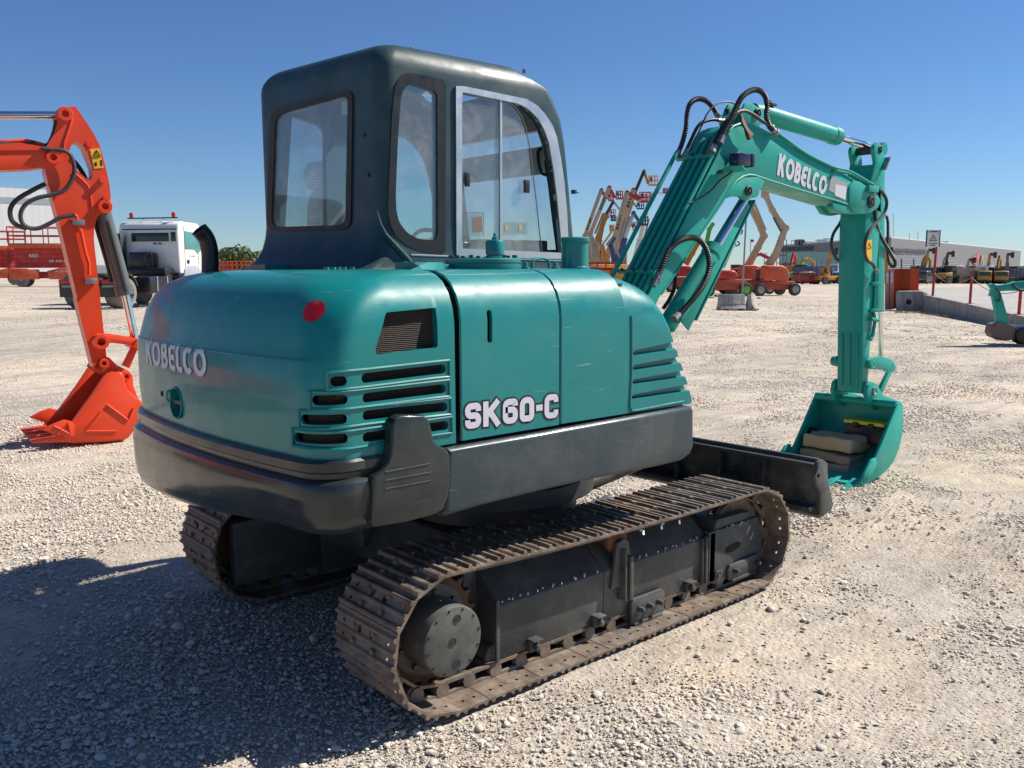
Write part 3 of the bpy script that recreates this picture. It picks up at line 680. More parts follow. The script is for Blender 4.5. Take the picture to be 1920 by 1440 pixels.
# dark engine bay behind the openings + wire mesh screens
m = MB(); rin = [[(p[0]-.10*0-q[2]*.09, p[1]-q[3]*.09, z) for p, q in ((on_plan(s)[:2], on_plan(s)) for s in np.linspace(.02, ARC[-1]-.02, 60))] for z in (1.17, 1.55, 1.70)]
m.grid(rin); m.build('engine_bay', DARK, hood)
def wire_grid(pf, nu, nv, mb, r=.0016):  # pf(a, b) -> point, a,b in 0..1
    for i in range(nu+1): mb.tube([pf(i/nu, b) for b in (0, 1)], r, 4, False)
    for j in range(nv+1): mb.tube([pf(a, j/nv) for a in np.linspace(0, 1, 5)], r, 4, False)
m = MB(); x0, x1 = -1.30, -1.0
def cl(x, z): return (x, -YS+.034, z)
zz0, zz1 = 1.555, 1.735
for x in np.arange(-1.305, -1.0, .0075): m.tube([cl(x, zz0), cl(x, zz1)], .0014, 4, False)
for z in np.arange(zz0, zz1, .0075): m.tube([cl(-1.30, z), cl(-1.0, z)], .0014, 4, False)
m.build('grille_screen', WIRE, hood, smooth=False, fixn=False)
m = MB(); z0 = 1.22; z1 = 1.52
for x in np.arange(-1.37, -.965, .0085): m.tube([(x, -YS+.036, z0), (x, -YS+.036, z1)], .0014, 4, False)
for z in np.arange(z0, z1, .0085): m.tube([(-1.37, -YS+.036, z), (-.965, -YS+.036, z)], .0014, 4, False)
m.build('louvre_screen', WIRE, hood, smooth=False, fixn=False)
m = MB()
for s0, s1, z in SLOTS:
    ss = np.arange(min(s0, s1)-.02, max(s0, s1)+.02, .0085)
    for s in ss:
        x, y, nx, ny = on_plan(s); m.tube([(x-nx*.036, y-ny*.036, z-.02), (x-nx*.036, y-ny*.036, z+.02)], .0014, 4, False)
    for dz in np.arange(-.02, .021, .0085): m.tube([(on_plan(s)[0]-on_plan(s)[2]*.036, on_plan(s)[1]-on_plan(s)[3]*.036, z+dz) for s in (ss[0], ss[len(ss)//2], ss[-1])], .0014, 4, False)
m.build('rear_screen', WIRE, hood, smooth=False, fixn=False)
# silencer seen dimly through the grille
m = MB(); m.lathe([(.0, -.2), (.07, -.2), (.08, -.18), (.08, .18), (.07, .2), (.0, .2)], (-1.15, -.86, 1.60), (1, .2, 0), 20); m.build('silencer', STEELM, hood)
# raised ribs between slots that run round the corner
def ridge(s_or_x, zf, name='louvre_ridge', rad_=.007):
    pass
sC = ARC[11+7]                               # corner
m = MB()
for i, ((a, b), (s0, s1, z)) in enumerate(zip(SIDE, SLOTS)):
    pa = P(*a, y=-YS); pb = P(*b, y=-YS)
    for dz in (.033, -.033):
        pts = []
        e0 = pb[0]+.035
        xs = np.linspace(e0, PL[11, 0], 8)
        for x in xs[:-1]: pts.append((x, -YS-.001, np.interp(x, [pa[0], pb[0]], [pa[2], pb[2]])+dz))
        smax = max(s0, s1)+.03
        for s in np.linspace(ARC[11], smax, 16):
            x, y, nx, ny = on_plan(s); zc = np.interp(s, [ARC[11], ARC[24], smax], [pa[2], z, z]); pts.append((x+nx*.001, y+ny*.001, zc+dz))
        if dz > 0: up = pts
        else:
            loop = up+pts[::-1]+[up[0]]
            m.tube(loop, .0065, 6, False)
m.build('louvre_ridges', TEAL, hood)
# crease moulding along the tail
m = MB(); pts = []
for s in np.linspace(ARC[22], ARC[-1]-ARC[22], 60):
    p = hood_z(s, 1.538); x, y, nx, ny = on_plan(s); pts.append((p[0]-nx*.002, p[1]-ny*.002, 1.538))
m.tube(pts, .006, 6); m.build('crease_moulding', TEAL, hood)
# red round sticker
def decal_on_tail(name, mb, s_c, z_c, mat, lift, parent, swap=False):
    v = []
    for x, y, z in mb.v:
        s = s_c-x if True else 0; p = hood_z(s, z_c+y); q = on_plan(s); p2 = hood_z(s, z_c+y+.004)
        n = np.array([q[2], q[3], 0.0]); t = np.array(p2)-np.array(p); t /= np.linalg.norm(t)+1e-9; n = n-t*(n@t); n /= np.linalg.norm(n)
        v.append(np.array(p)+n*(lift+z*.5))
    mb.v = [tuple(a) for a in v]; return mb.build(name, mat, parent, fixn=False)
def subdiv_x(mb, step):
    me = bpy.data.meshes.new('t'); me.from_pydata(mb.v, [], mb.f); bm = bmesh.new(); bm.from_mesh(me)
    bmesh.ops.remove_doubles(bm, verts=bm.verts, dist=1e-6); xs = [v.co.x for v in bm.verts]
    for x in np.arange(min(xs)+step, max(xs), step): bmesh.ops.bisect_plane(bm, geom=bm.verts[:]+bm.edges[:]+bm.faces[:], plane_co=(x, 0, 0), plane_no=(1, 0, 0))
    ys_ = [v.co.y for v in bm.verts]
    for y in np.arange(min(ys_)+step, max(ys_), step): bmesh.ops.bisect_plane(bm, geom=bm.verts[:]+bm.edges[:]+bm.faces[:], plane_co=(0, y, 0), plane_no=(0, 1, 0))
    o = MB(); bm.verts.ensure_lookup_table(); o.v = [tuple(v.co) for v in bm.verts]; o.f = [tuple(v.index for v in f.verts) for f in bm.faces]; bm.free(); return o
from mathutils.bvhtree import BVHTree
_bm = bmesh.new(); _bm.from_mesh(hood.data); HB = BVHTree.FromBMesh(_bm)
def hit(u, v):
    q = Vector(ray(u, v)).normalized(); r_ = HB.ray_cast(Vector(CAM), q); return np.array(r_[0]), np.array(r_[1])
def project_on(mb, c, t1, t2, name, mat, lift, parent):   # stick a flat drawing on the panel by projecting it along the normal
    t1 = t1/np.linalg.norm(t1); n = np.cross(t1, t2); n /= np.linalg.norm(n); t2 = np.cross(n, t1)
    if n@(CAM-c) < 0: n = -n
    out = []
    for x, y, z in mb.v:
        o_ = c+t1*x+t2*y+n*.3; r_ = HB.ray_cast(Vector(o_), Vector(-n)); h = np.array(r_[0]) if r_[0] is not None else c+t1*x+t2*y; out.append(tuple(h+n*(lift+z*.5)))
    mb.v = out; return mb.build(name, mat, parent, fixn=False)
cS_, nS_ = hit(588, 583); tS = np.cross((0, 0, 1), nS_); upS = np.cross(nS_, tS)
m = MB(); ringp = lambda k_: [(.047*k_*math.cos(a), .047*k_*math.sin(a), 0) for a in np.linspace(0, 2*math.pi, 40, False)]
m.add([(0, 0, 0)]+ringp(.5)+ringp(1), [(0, 1+i, 1+(i+1) % 40) for i in range(40)]+[(1+i, 41+i, 41+(i+1) % 40, 1+(i+1) % 40) for i in range(40)])
project_on(m, cS_, tS, upS, 'round_sticker', REDST, .0015, hood)
c1_, _n = hit(388, 681); c2_, _n = hit(286, 667); t1_ = c1_-c2_; t1_[2] = 0; wK = np.linalg.norm(t1_)*1.16; t1_ /= np.linalg.norm(t1_)
print('tail text width', wK)
m = drawn_text('KOBELCO', .205, False, .075, KBW); m.v = [((x-1)*wK, (y-.5)*.122, z) for x, y, z in m.v]; m = subdiv_x(m, .02)
project_on(m, np.array([c1_[0], c1_[1], c1_[2]-.001]), t1_, np.array([0, 0, 1.0]), 'maker_lettering', LETW, .002, hood)
# latch bowl with handle
x, y, nx, ny = on_plan(sL); c = np.array([x, y, zL]); n = np.array([nx, ny, 0]); tg = np.array([-ny, nx, 0])
m = MB(); m.lathe([(.066, .004), (.070, .007), (.074, .004), (.074, -.004), (.062, -.01), (.058, -.05), (.0, -.06)], c, n, 28, False); bowl = m.build('latch_bowl', TEAL, hood)
m = MB(); m.cyl(c-n*.018-tg*.055, c-n*.018+tg*.055, .011, n=12); m.build('latch_bar', RUST, hood)
m = MB(); m.lathe([(.022, .002), (.026, .006), (.030, .002)], c+tg*-.088+np.array([0, 0, .022]), n, 18); k = m.build('latch_rim', TEAL, hood)
sk, zk = zat(304, 738)
m = MB(); x, y, nx, ny = on_plan(sk); cc = np.array([x, y, zk]); nn = np.array([nx, ny, 0]); m.cyl(cc-nn*.01, cc+nn*.003, .013, n=16); m.build('key_hole', DARK, hood)
# ---- deck behind and beside the cab
m = MB(); dk = [(p[0]-p[2]*.5, p[1]-p[3]*.5) for p in [on_plan(s) for s in np.linspace(.0, ARC[-1], 60)]]
m.prism([(-1.25, -.62), (-1.25, .62), (-.96, .80), (1.0, .80), (1.0, .02), (.30, -.62)], 'z', 1.10, 1.866); m.build('deck', TEAL, EX, bevel=.01)
m = MB(); m.prism([(-.97, .0), (-.97, 1.04), (1.02, 1.04), (1.02, .0)], 'z', .93, 1.862); m.build('cab_platform', CHAR, EX, bevel=.02)
# ---- counterweight belt
BP = [(.052, 1.150), (.055, 1.135), (.052, 1.120)]
def belt_prof(y):
    zb = float(np.interp(y, [-1.06, -.7, -.4, .1, .84, 1.1], [.865, .862, .835, .79, .74, .74]))
    return [(-.02, 1.172), (.010, 1.170), (.018, 1.160), (.019, 1.128), (.008, 1.120), (.006, 1.100), (.022, 1.094), (.036, 1.084), (.042, 1.065), (.044, 1.03), (.042, zb+.16), (.034, zb+.10), (.014, zb+.05), (-.02, zb+.018), (-.08, zb), (-.35, zb-.005)]
rows = []; SS = np.linspace(ARC[3], ARC[-1], 150); NP = len(belt_prof(0.))
for k in range(NP):
    r = []
    for s in SS:
        x, y, nx, ny = on_plan(s); o, z = belt_prof(y)[k]
        if abs(y) > YS-.02 and k >= NP-1: pass
        o2 = o if nx < -.02 else min(o, o*.9)
        r.append((x+nx*o2, y+ny*o2, z))
    rows.append(r)
m = MB().grid(rows); m.build('counterweight', CHAR, EX)
# step guard rising in front of the louvres
pg = XZ([(700, 897), (716, 884), (728, 868), (734, 850), (736, 796), (742, 784), (754, 779), (794, 779), (804, 785), (809, 800), (814, 826), (824, 836), (838, 842), (845, 856), (845, 900), (842, 930), (832, 956), (815, 966), (760, 980), (700, 990)], -1.108)
m = MB().prism(pg, 'y', -1.108, -1.05); sg = m.build('step_guard', CHAR, EX, bevel=.010, seg=3)
for k, (a, b) in enumerate((((722, 885), (806, 869)), ((721, 901), (808, 885)), ((721, 917), (807, 901)))):
    p = P(*a, y=-1.109); q = P(*b, y=-1.109); MB().tube([p, q], .0035, 6).build('tread_line', CHAR, sg)
# ---- side skirt
ps = XZ([(842, 842), (1000, 815), (1150, 788), (1298, 762), (1302, 768), (1302, 838), (1296, 852), (1280, 864), (1240, 874), (1100, 902), (980, 930), (900, 950), (835, 970)], -1.085)
m = MB(); n = len(ps); cen = np.mean(ps, 0)
def inset(poly, d):
    out = []; n = len(poly); A = np.array(poly); ar = sum(A[i, 0]*A[(i+1) % n, 1]-A[(i+1) % n, 0]*A[i, 1] for i in range(n)); sg_ = 1 if ar > 0 else -1
    for i in range(n):
        e1 = A[i]-A[i-1]; e2 = A[(i+1) % n]-A[i]; n1 = np.array([-e1[1], e1[0]])*sg_/np.linalg.norm(e1); n2 = np.array([-e2[1], e2[0]])*sg_/np.linalg.norm(e2)
        b = n1+n2; b /= np.linalg.norm(b); out.append(tuple(A[i]+b*d/max(.35, b@n1)))
    return out
def pillow(poly, y, sgn, depth, prof):   # prof: list (inset, dy inward); sgn = direction of outward normal on y
    m = MB(); rows = []
    for ins, dy in prof: rows.append([(p[0], y-sgn*dy, p[1]) for p in (inset(poly, ins) if ins else poly)])
    rows = rows[::-1]; k = len(poly); v = [p for r in rows for p in r]; f = [tuple(range(k)), tuple(range((len(rows)-1)*k, len(rows)*k))[::-1]]
    for i in range(len(rows)-1):
        for j in range(k): f.append((i*k+j, i*k+(j+1) % k, (i+1)*k+(j+1) % k, (i+1)*k+j))
    return m.add(v, f)
def qprof(r, depth, n=6): return [(0, depth), ]+[(r*(1-math.cos(a)), r*(1-math.sin(a))) for a in np.linspace(0, math.pi/2, n)]
m = pillow(ps, -1.085, -1, .3, qprof(.022, .32)); m.build('side_skirt', SKIRTM, EX)
m = MB(); lo = XZ([(838, 925), (900, 905), (1000, 885), (1150, 858), (1290, 835), (1280, 866), (1100, 903), (960, 937), (835, 972)], -1.085)
m = MB()                                 # curved lower lip tucked under
edge = XZ([(833, 960), (900, 942), (980, 922), (1100, 895), (1240, 867), (1285, 855)], -1.085)
rows = []
for a in np.linspace(0, 100, 8): rows.append([(x, -1.083+.09*(1-math.cos(rad(a))), z-.03*math.sin(rad(a))) for x, z in edge])
m.grid(rows).build('skirt_lip', SKIRTM, EX)
m = MB(); m.prism([(-1.3, -.80), (-1.45, 0), (-1.3, .85), (-.9, 1.02), (1.0, 1.02), (1.0, -.05), (.45, -.35), (.42, -.95), (-.95, -.98)], 'z', .875, .935); m.build('belly_plate', DKGREY, EX, bevel=.01)
# ---- side doors, cross-section extruded along x
XS = [(-YS, 1.172), (-YS, 1.40), (-YS, 1.66), (-YS+.008, 1.715), (-YS+.030, 1.770), (-YS+.066, 1.818), (-YS+.11, 1.848), (-YS+.17, 1.866), (-YS+.26, ZT), (-.55, ZT+.002)]
def door(name, x0, x1, zb0, zb1, lab=None):
    rows = []
    for x in [x0, x0+.006, (x0+x1)/2, x1-.006, x1]:
        r = []
        e = .006 if x in (x0, x1) else 0
        for k, (y, z) in enumerate(XS):
            zz = z if k else zb0+(zb1-zb0)*(x-x0)/(x1-x0)
            r.append((x, y+e*(1 if k < 6 else .3), zz-(e if k > 5 else 0)))
        rows.append(r)
    o = MB().grid(rows).build(name, TEAL, EX); sol = o.modifiers.new('s', 'SOLIDIFY'); sol.thickness = .02; sol.offset = 1 if o.data.polygons[0].normal.y > 0 else -1
    return o
x1 = P(861.5, 700, y=-YS)[0]; x2 = P(1051, 700, y=-YS)[0]; x3 = P(1171.5, 700, y=-YS)[0]
d1 = door('side_door', x1+.006, x2-.002, P(863, 827, y=-YS)[2], P(1051, 796, y=-YS)[2])
d1['label'] = 'longer hood door carrying the model lettering and a dark slot handle'
sl = rr(918.5, 587, 918.5, 637, -YS, .0135)
boolean(d1, [MB().prism(sl, 'y', -1.2, -.98)])
m = MB().box(P(905, 600, y=-YS)[0], P(932, 600, y=-YS)[0], -1.0, -.99, 1.52, 1.75); m.build('handle_recess', DARK, d1)
d2 = door('side_door', x2+.002, x3-.001, P(1051, 795, y=-YS)[2], P(1171, 776, y=-YS)[2]); d2['label'] = 'short plain hood door between lettering door and ribbed front cover'
boolean(d2, [])
# dark body behind the gaps
m = MB(); m.prism([(-1.02, -.98), (.15, -.98), (.15, -.40), (-1.02, -.40)], 'z', 1.0, 1.80); m.build('hood_frame', DKGREY, EX)
m = MB()                                  # channel line between tail and door
pts = [(P(857, 600, y=-YS)[0], y-.0, z) for y, z in XS[:9]]
# ---- lettering on the door
def side_text(m, corners, y, mat, parent, name, lift):     # drawn text (0..1 box) put on a side plane between four picture corners
    (ul, ur, ll, lr) = [P(u, v, y=y) for u, v in corners]; out = []
    for s, t, z in m.v: q = (ll*(1-s)+lr*s)*(1-t)+(ul*(1-s)+ur*s)*t; q[1] = y-lift-z*.4; out.append(tuple(q))
    m.v = out; return m.build(name, mat, parent, fixn=False, smooth=False)
SKC = [(871, 757), (1046, 737.5), (871.5, 805), (1045.5, 782.5)]
side_text(drawn_text('SK60-C', .25, True, .10, SKW), SKC, -YS, LETW, d1, 'model_lettering', .0028)
side_text(drawn_text('SK60-C', .25, True, .10, SKW, .07), SKC, -YS, LETB, d1, 'lettering_outline', .0012)
# ---- front cover with sunken ribs
fc = XZ([(1148, 779), (1148, 516), (1186, 516), (1203, 521), (1220, 532), (1234, 550), (1246, 578), (1256, 612), (1272, 672), (1284, 715), (1292, 750), (1290, 757)], -1.04)
top_ = fc[1:-1]; kk = len(top_); T_ = np.array(top_); nrm_ = []
for i in range(kk):
    d = T_[min(i+1, kk-1)]-T_[max(i-1, 0)]; d /= np.linalg.norm(d); nrm_.append(np.array([d[1], -d[0]]))
wgt = np.array([1, 1, .9, .7, .5, .32, .2, .12, .08, .06, .06][:kk]+[.06]*max(0, kk-11))
T_ = T_+np.array([[.03*float(sm(0, 5, i)), 0] for i in range(kk)]); rows = []
for y, z in XS[2:-1]+[(-.45, ZT)]:
    e = ZT-z; pts = []
    for i in range(kk):
        q = T_[i]+nrm_[i]*e*wgt[i]
        if i == 0: q = np.array([T_[0][0], T_[0][1]-e])
        pts.append((q[0], y+.005, q[1]))
    pts.append((fc[-1][0]+.03-e*.06, y+.005, fc[-1][1])); rows.append([(fc[0][0], y+.005, fc[0][1])]+pts)
n_ = len(rows[0]); mm_ = MB().grid(rows, True); mm_.f += [tuple(range(n_)), tuple(range((len(rows)-1)*n_, len(rows)*n_))[::-1]]
cov = mm_.build('front_cover', TEAL, EX)
cu = []
for (a, b, c, d) in (((1187, 656), (1262, 640), (1268, 657), (1187, 668)), ((1187, 683), (1270, 668), (1275, 683), (1186, 696)), ((1187, 710), (1278, 694), (1283, 709), (1186, 722)), ((1187, 738), (1287, 720), (1291, 735), (1184, 750))):
    poly = XZ([(a[0]+2, a[1]), b, (b[0]+30, b[1]-4), (c[0]+30, c[1]-4), c, (d[0]+2, d[1]), (d[0]-2, (a[1]+d[1])/2)], -1.045)
    mm = MB(); k = len(poly); ctr = np.mean(poly, 0); sm_ = inset(poly, .008)
    mm.add([(p[0], -1.07, p[1]) for p in poly]+[(p[0], -1.008, p[1]) for p in sm_], [tuple(range(k)), tuple(range(k, 2*k))[::-1]]+[(i, (i+1) % k, k+(i+1) % k, k+i) for i in range(k)]); cu.append(mm)
boolean(cov, cu)
m = MB(); m.tube([P(u, v, y=-1.046) for u, v in ((1184, 592), (1184.5, 620), (1184, 700), (1181, 760), (1184, 770), (1192, 770), (1282, 753))], .006, 8); m.build('cover_bead', TEAL, cov)
# ---- things on top of the hood
yt = -.62
def top_pt(u, v, y): return P(u, v, y=y)
c = top_pt(905, 500, yt); m = MB(); sc_ = np.linalg.norm(P(960, 495, y=yt)-P(849, 495, y=yt))/2
cx_ = (P(849, 495, y=yt)[0]+P(960, 495, y=yt)[0])/2-.0
m.lathe([(sc_*.99, 0), (sc_, .006), (sc_, .024), (sc_*.97, .026), (sc_*.97, .030), (sc_, .032), (sc_, .046), (sc_*.96, .052), (0, .052)], (cx_, yt, ZT-.002), (0, 0, 1), 40); sump = m.build('round_hatch', TEAL, EX)
for i in range(12):
    a = 2*math.pi*i/12; m = MB(); q = (cx_+sc_*.86*math.cos(a), yt+sc_*.86*math.sin(a)); m.cyl((q[0], q[1], ZT+.048), (q[0], q[1], ZT+.064), .010, n=6); m.build('hatch_bolt', CHAR, sump, smooth=False)
fx = P(928, 480, y=yt)[0]; m = MB(); m.lathe([(.055, .05), (.055, .058), (.038, .062), (.038, .068), (.044, .070), (.045, .125), (.040, .135), (.014, .138), (.014, .150), (.008, .152), (.007, .168), (0, .170)], (fx, yt, ZT), (0, 0, 1), 28); m.build('breather_cap', TEAL, sump)
m = MB(); xx = P(805, 500, y=-.5)[0]; m.box(P(775, 500, y=-.5)[0], P(852, 500, y=-.5)[0], -.62, -.35, ZT-.01, ZT+.022); fl = m.build('hatch_plate', TEAL, EX, bevel=.006)
for u in (778, 800, 812, 840):
    q = P(u, 498, y=-.55); m = MB(); m.cyl((q[0], -.55, ZT+.02), (q[0], -.55, ZT+.036), .010, n=6); m.build('plate_bolt', TEAL, fl, smooth=False)
m = MB(); fx = P(1078, 480, y=-.55); m.lathe([(.078, 0), (.078, .008), (.072, .012), (.072, .135), (.078, .138), (.080, .142), (.080, .158), (.072, .164), (0, .166)], (fx[0], -.55, ZT), (0, 0, 1), 36); m.build('filler_tank', TEAL, EX)
m = MB(); m.tube(spline([P(998, 503, y=-.6), P(998, 492, y=-.6), P(1004, 486, y=-.6), P(1016, 484, y=-.6), P(1026, 487, y=-.6), P(1029, 494, y=-.6), P(1029, 503, y=-.6)], 5), .008, 8); m.build('grab_handle', TEAL, EX)
for u in (985, 1041, 760):
    q = P(u, 500, y=-.7); m = MB(); m.lathe([(.020, 0), (.020, .012), (.012, .014), (.012, .034), (.0, .036)], (q[0], -.7, ZT-.002), (0, 0, 1), 10); m.build('lifting_stud', TEAL, EX)
for u in (612, 625, 634, 645, 660):
    q = P(u, 503, y=-.45); m = MB(); m.cyl((q[0], -.45, ZT), (q[0], -.45, ZT+.012), .012, n=6); m.build('deck_bolt', TEAL, EX, smooth=False)
# exhaust pipe at the far rear corner, bent towards the back
pp = [P(u, v, y=.80) for u, v in ((394, 512), (394, 482), (392, 464), (386, 446), (373, 430))]
m = MB(); m.tube(spline(pp, 6), .045, 20, False); ex = m.build('exhaust_pipe', BLACKP, EX); s_ = ex.modifiers.new('s', 'SOLIDIFY'); s_.thickness = .004
# ---------------------------------------------------------------- cab
YC = -.05; YL = 1.12
XRR = -.605; XRL = -.725
def rearx(y): return XRR+(XRL-XRR)*(y-YC)/(YL-YC)
fe = [P(u, v, y=YC) for u, v in ((1088, 500), (1085, 470), (1081, 420), (1075, 350), (1067, 270), (1058, 215), (1049, 190), (1036, 168), (1018, 152), (1000, 143))]
FE_Z = np.array([p[2] for p in fe]); FE_X = np.array([p[0] for p in fe])
ZR = float(P(760, 90, y=YC)[2])+.035
def cabring(z, ins, flare):
    xf = float(np.interp(z, FE_Z, FE_X)) if z < FE_Z[-1] else FE_X[-1]-.0
    cs = [(XRR-flare+ins, YC+ins*.9-flare*.10), (xf-ins, YC+ins*.9-flare*.05), (xf-ins, YL-ins), (XRL-flare+ins, YL-ins+flare*.3)]
    rs = [.085, .07, .12, .12]; pts = []
    for i in range(4):
        p = np.array(cs[i]); a = np.array(cs[i-1])-p; b = np.array(cs[(i+1) % 4])-p; a /= np.linalg.norm(a); b /= np.linalg.norm(b); r = rs[i]
        for t in np.linspace(0, 1, 7): 
            q0 = p+a*r; q1 = p+b*r; th = t*math.pi/2; pts.append(p+(a*(1-math.sin(th))+b*(1-math.cos(th)))*r)
    return [(q[0], q[1], z) for q in pts]
rings = [(1.868, 0, .17), (1.885, 0, .12), (1.91, 0, .085), (1.95, 0, .05), (2.0, 0, .025), (2.06, 0, .008), (2.12, 0, 0), (2.3, 0, 0), (2.5, 0, 0), (2.6, 0, 0), (2.68, 0, 0), (2.74, .0, 0)]
for a in np.linspace(0, 90, 8): rings.append((ZR-.13+.13*math.sin(rad(a)), .13*(1-math.cos(rad(a))), 0))
rings += [(ZR+.008, .22, 0), (ZR+.014, .40, 0)]
rows = []
for z, i, f in rings: rows.append(cabring(z, i, f))
m = MB().grid(rows, close=True); n = len(rows[0]); m.f.append(tuple(range((len(rows)-1)*n, len(rows)*n)))
cabo = m.build('cab', CABM, EX); cabo.data.materials.append(TRIM)
bmh = bmesh.new(); bmh.from_mesh(cabo.data); bmesh.ops.recalc_face_normals(bmh, faces=bmh.faces)
if max(bmh.faces, key=lambda f: f.calc_center_median().z).normal.z < 0: bmesh.ops.reverse_faces(bmh, faces=bmh.faces)
bmh.to_mesh(cabo.data); bmh.free()
so_ = cabo.modifiers.new('s', 'SOLIDIFY'); so_.thickness = .045; so_.offset = -1; so_.material_offset = 1; so_.material_offset_rim = 0
def PR(u, v):                            # point on the rear wall of the cab
    q = ray(u, v); k = (XRL-XRR)/(YL-YC); t = (XRR+k*(CAM[1]-YC)-CAM[0])/(q[0]-k*q[1]); return CAM+q*t
def rounded(poly, r, n=5):
    out = []; k = len(poly)
    for i in range(k):
        p = np.array(poly[i], float); a = np.array(poly[i-1])-p; b = np.array(poly[(i+1) % k])-p; la = np.linalg.norm(a); lb = np.linalg.norm(b); rr_ = min(r[i] if hasattr(r, '__len__') else r, la*.48, lb*.48); a = a/la; b = b/lb
        for t in np.linspace(0, 1, n): th = t*math.pi/2; out.append(tuple(p+(a*(1-math.sin(th))+b*(1-math.cos(th)))*rr_))
    return out
RW_I = rounded([(519, 216), (655, 178), (650, 422), (511, 426)], [14, 12, 14, 14])     # rear opening (picture outline on the wall)
RW_O = rounded([(509, 206), (664, 166), (660, 431), (502, 434)], [18, 18, 18, 18])
QW_I = [(758, 162), (770, 158), (812, 170), (819, 176), (820, 448), (800, 450), (780, 447), (762, 436), (748, 418), (742, 396), (741, 360), (745, 260), (751, 180)]
QW_O = [(748, 145), (760, 137), (772, 137), (833, 150), (835, 158), (834, 478), (820, 477), (785, 471), (762, 461), (742, 444), (730, 420), (727, 395), (729, 330), (734, 210), (740, 160)]
SW_O = [(852.6, 159), (985, 186), (1006, 199), (1021, 216), (1034, 236), (1042, 258), (1050, 300), (1056, 343), (1061, 400), (1065, 486), (853.7, 481)]
SW_I = [(864, 173), (971, 195), (990, 206), (1006.7, 223), (1018, 243), (1027, 268), (1036, 320), (1042, 369), (1047, 420), (1052, 474), (864, 466)]
cut = []
ri = [PR(*p) for p in RW_I]; k = len(ri)
mm = MB(); mm.add([tuple(p+np.array([-.15, 0, 0])) for p in ri]+[tuple(p+np.array([.12, 0, 0])) for p in ri], [tuple(range(k)), tuple(range(k, 2*k))[::-1]]+[(i, (i+1) % k, k+(i+1) % k, k+i) for i in range(k)]); cut.append(mm)
cut.append(MB().prism(XZ(QW_I, YC), 'y', YC-.1, YC+.1)); cut.append(MB().prism(XZ(SW_I, YC), 'y', YC-.1, YC+.1))
LW1 = rounded([(541, 220), (604, 240), (606, 428), (528, 428)], [4, 14, 6, 6]); LW2 = rounded([(700, 252), (748, 252), (790, 285), (810, 360), (818, 448), (700, 448)], [10, 30, 30, 40, 20, 20])
cut.append(MB().prism(XZ(LW1, YL), 'y', YL-.15, YL+.15)); cut.append(MB().prism(XZ(LW2, YL), 'y', YL-.15, YL+.15))
cut.append(MB().box(.45, 1.3, YC+.10, YL-.12, 1.99, 2.70))                    # windscreen
hz0 = MB().box(.10, .50, .30, .95, 2.85, 3.2); cut.append(hz0)               # roof hatch
boolean(cabo, cut)
def ring_plate(outer, inner, mp, name, mat, th, parent, bev=0):   # flat frame between two outlines
    k = 48
    def res(poly):
        A = np.array(poly+[poly[0]]); c = np.array(poly).mean(0); ang = []
        out = []
        for i in range(k):
            a = 2*math.pi*i/k-math.pi; d = np.array([math.cos(a), math.sin(a)]); best = 0
            for p, q in zip(A[:-1], A[1:]):
                e = q-p; den = d[0]*e[1]-d[1]*e[0]
                if abs(den) < 1e-9: continue
                w_ = p-c; t = (w_[0]*e[1]-w_[1]*e[0])/den; s = (w_[0]*d[1]-w_[1]*d[0])/den
                if t > 0 and -1e-6 <= s <= 1+1e-6: best = max(best, t)
            out.append(c+d*best)
        return out
    k = 120; o = res(outer)
    c0 = np.array(outer).mean(0)
    def res2(poly, c):
        A = np.array(poly+[poly[0]]); out = []
        for i in range(k):
            a = 2*math.pi*i/k-math.pi; d = np.array([math.cos(a), math.sin(a)]); best = 0
            for p, q in zip(A[:-1], A[1:]):
                e = q-p; den = d[0]*e[1]-d[1]*e[0]
                if abs(den) < 1e-9: continue
                w_ = p-c; t = (w_[0]*e[1]-w_[1]*e[0])/den; s = (w_[0]*d[1]-w_[1]*d[0])/den
                if t > 0 and -1e-6 <= s <= 1+1e-6: best = max(best, t)
            out.append(c+d*best)
        return out
    o = res2(outer, c0); i_ = res2(inner, c0); v = []
    for poly, d in ((o, 0), (o, th), (i_, th), (i_, -.02)):
        for p in poly:
            a, nn = mp(p[0], p[1]); v.append(a+nn*d)
    f = []
    for r in range(3):
        for j in range(k): f.append((r*k+j, r*k+(j+1) % k, (r+1)*k+(j+1) % k, (r+1)*k+j))
    return MB().add(v, f).build(name, mat, parent)
nR = np.array([-1.0, -.07, 0]); nS = np.array([0, -1.0, 0])
mR = lambda u, v: (PR(u, v), nR); mS = lambda u, v: (P(u, v, y=YC), nS)
ring_plate(RW_O, RW_I, mR, 'rear_window_seal', RUBBER, .010, cabo); ring_plate(QW_O, QW_I, mS, 'quarter_window_frame', BLACKP, .006, cabo)
al = ring_plate(SW_O, SW_I, mS, 'sliding_window_frame', ALU, .012, cabo)
def pane(poly, mp, d, name, mat, th=.004, parent=cabo):
    a = [mp(*p)[0]+mp(*p)[1]*d for p in poly]; b = [mp(*p)[0]+mp(*p)[1]*(d-th) for p in poly]; k = len(a)
    return MB().add(a+b, [tuple(range(k)), tuple(range(k, 2*k))[::-1]]+[(i, (i+1) % k, k+(i+1) % k, k+i) for i in range(k)]).build(name, mat, parent, smooth=False)
pane(RW_O, mR, .0, 'rear_window_pane', GLASS); pane(QW_I, mS, -.004, 'quarter_window_pane', GLASS)
PA = [(862, 170), (942, 187), (942, 471), (862, 468)]
PBn = [(930, 185), (950, 189), (966, 200), (978, 218), (986, 240), (994, 280), (1001, 340), (1006, 380), (1011, 430), (1016, 473), (930, 470)]
pane(PA, mS, -.004, 'sliding_pane', GLASS, parent=al); pane(PBn, mS, -.014, 'sliding_pane', GLASS, parent=al)
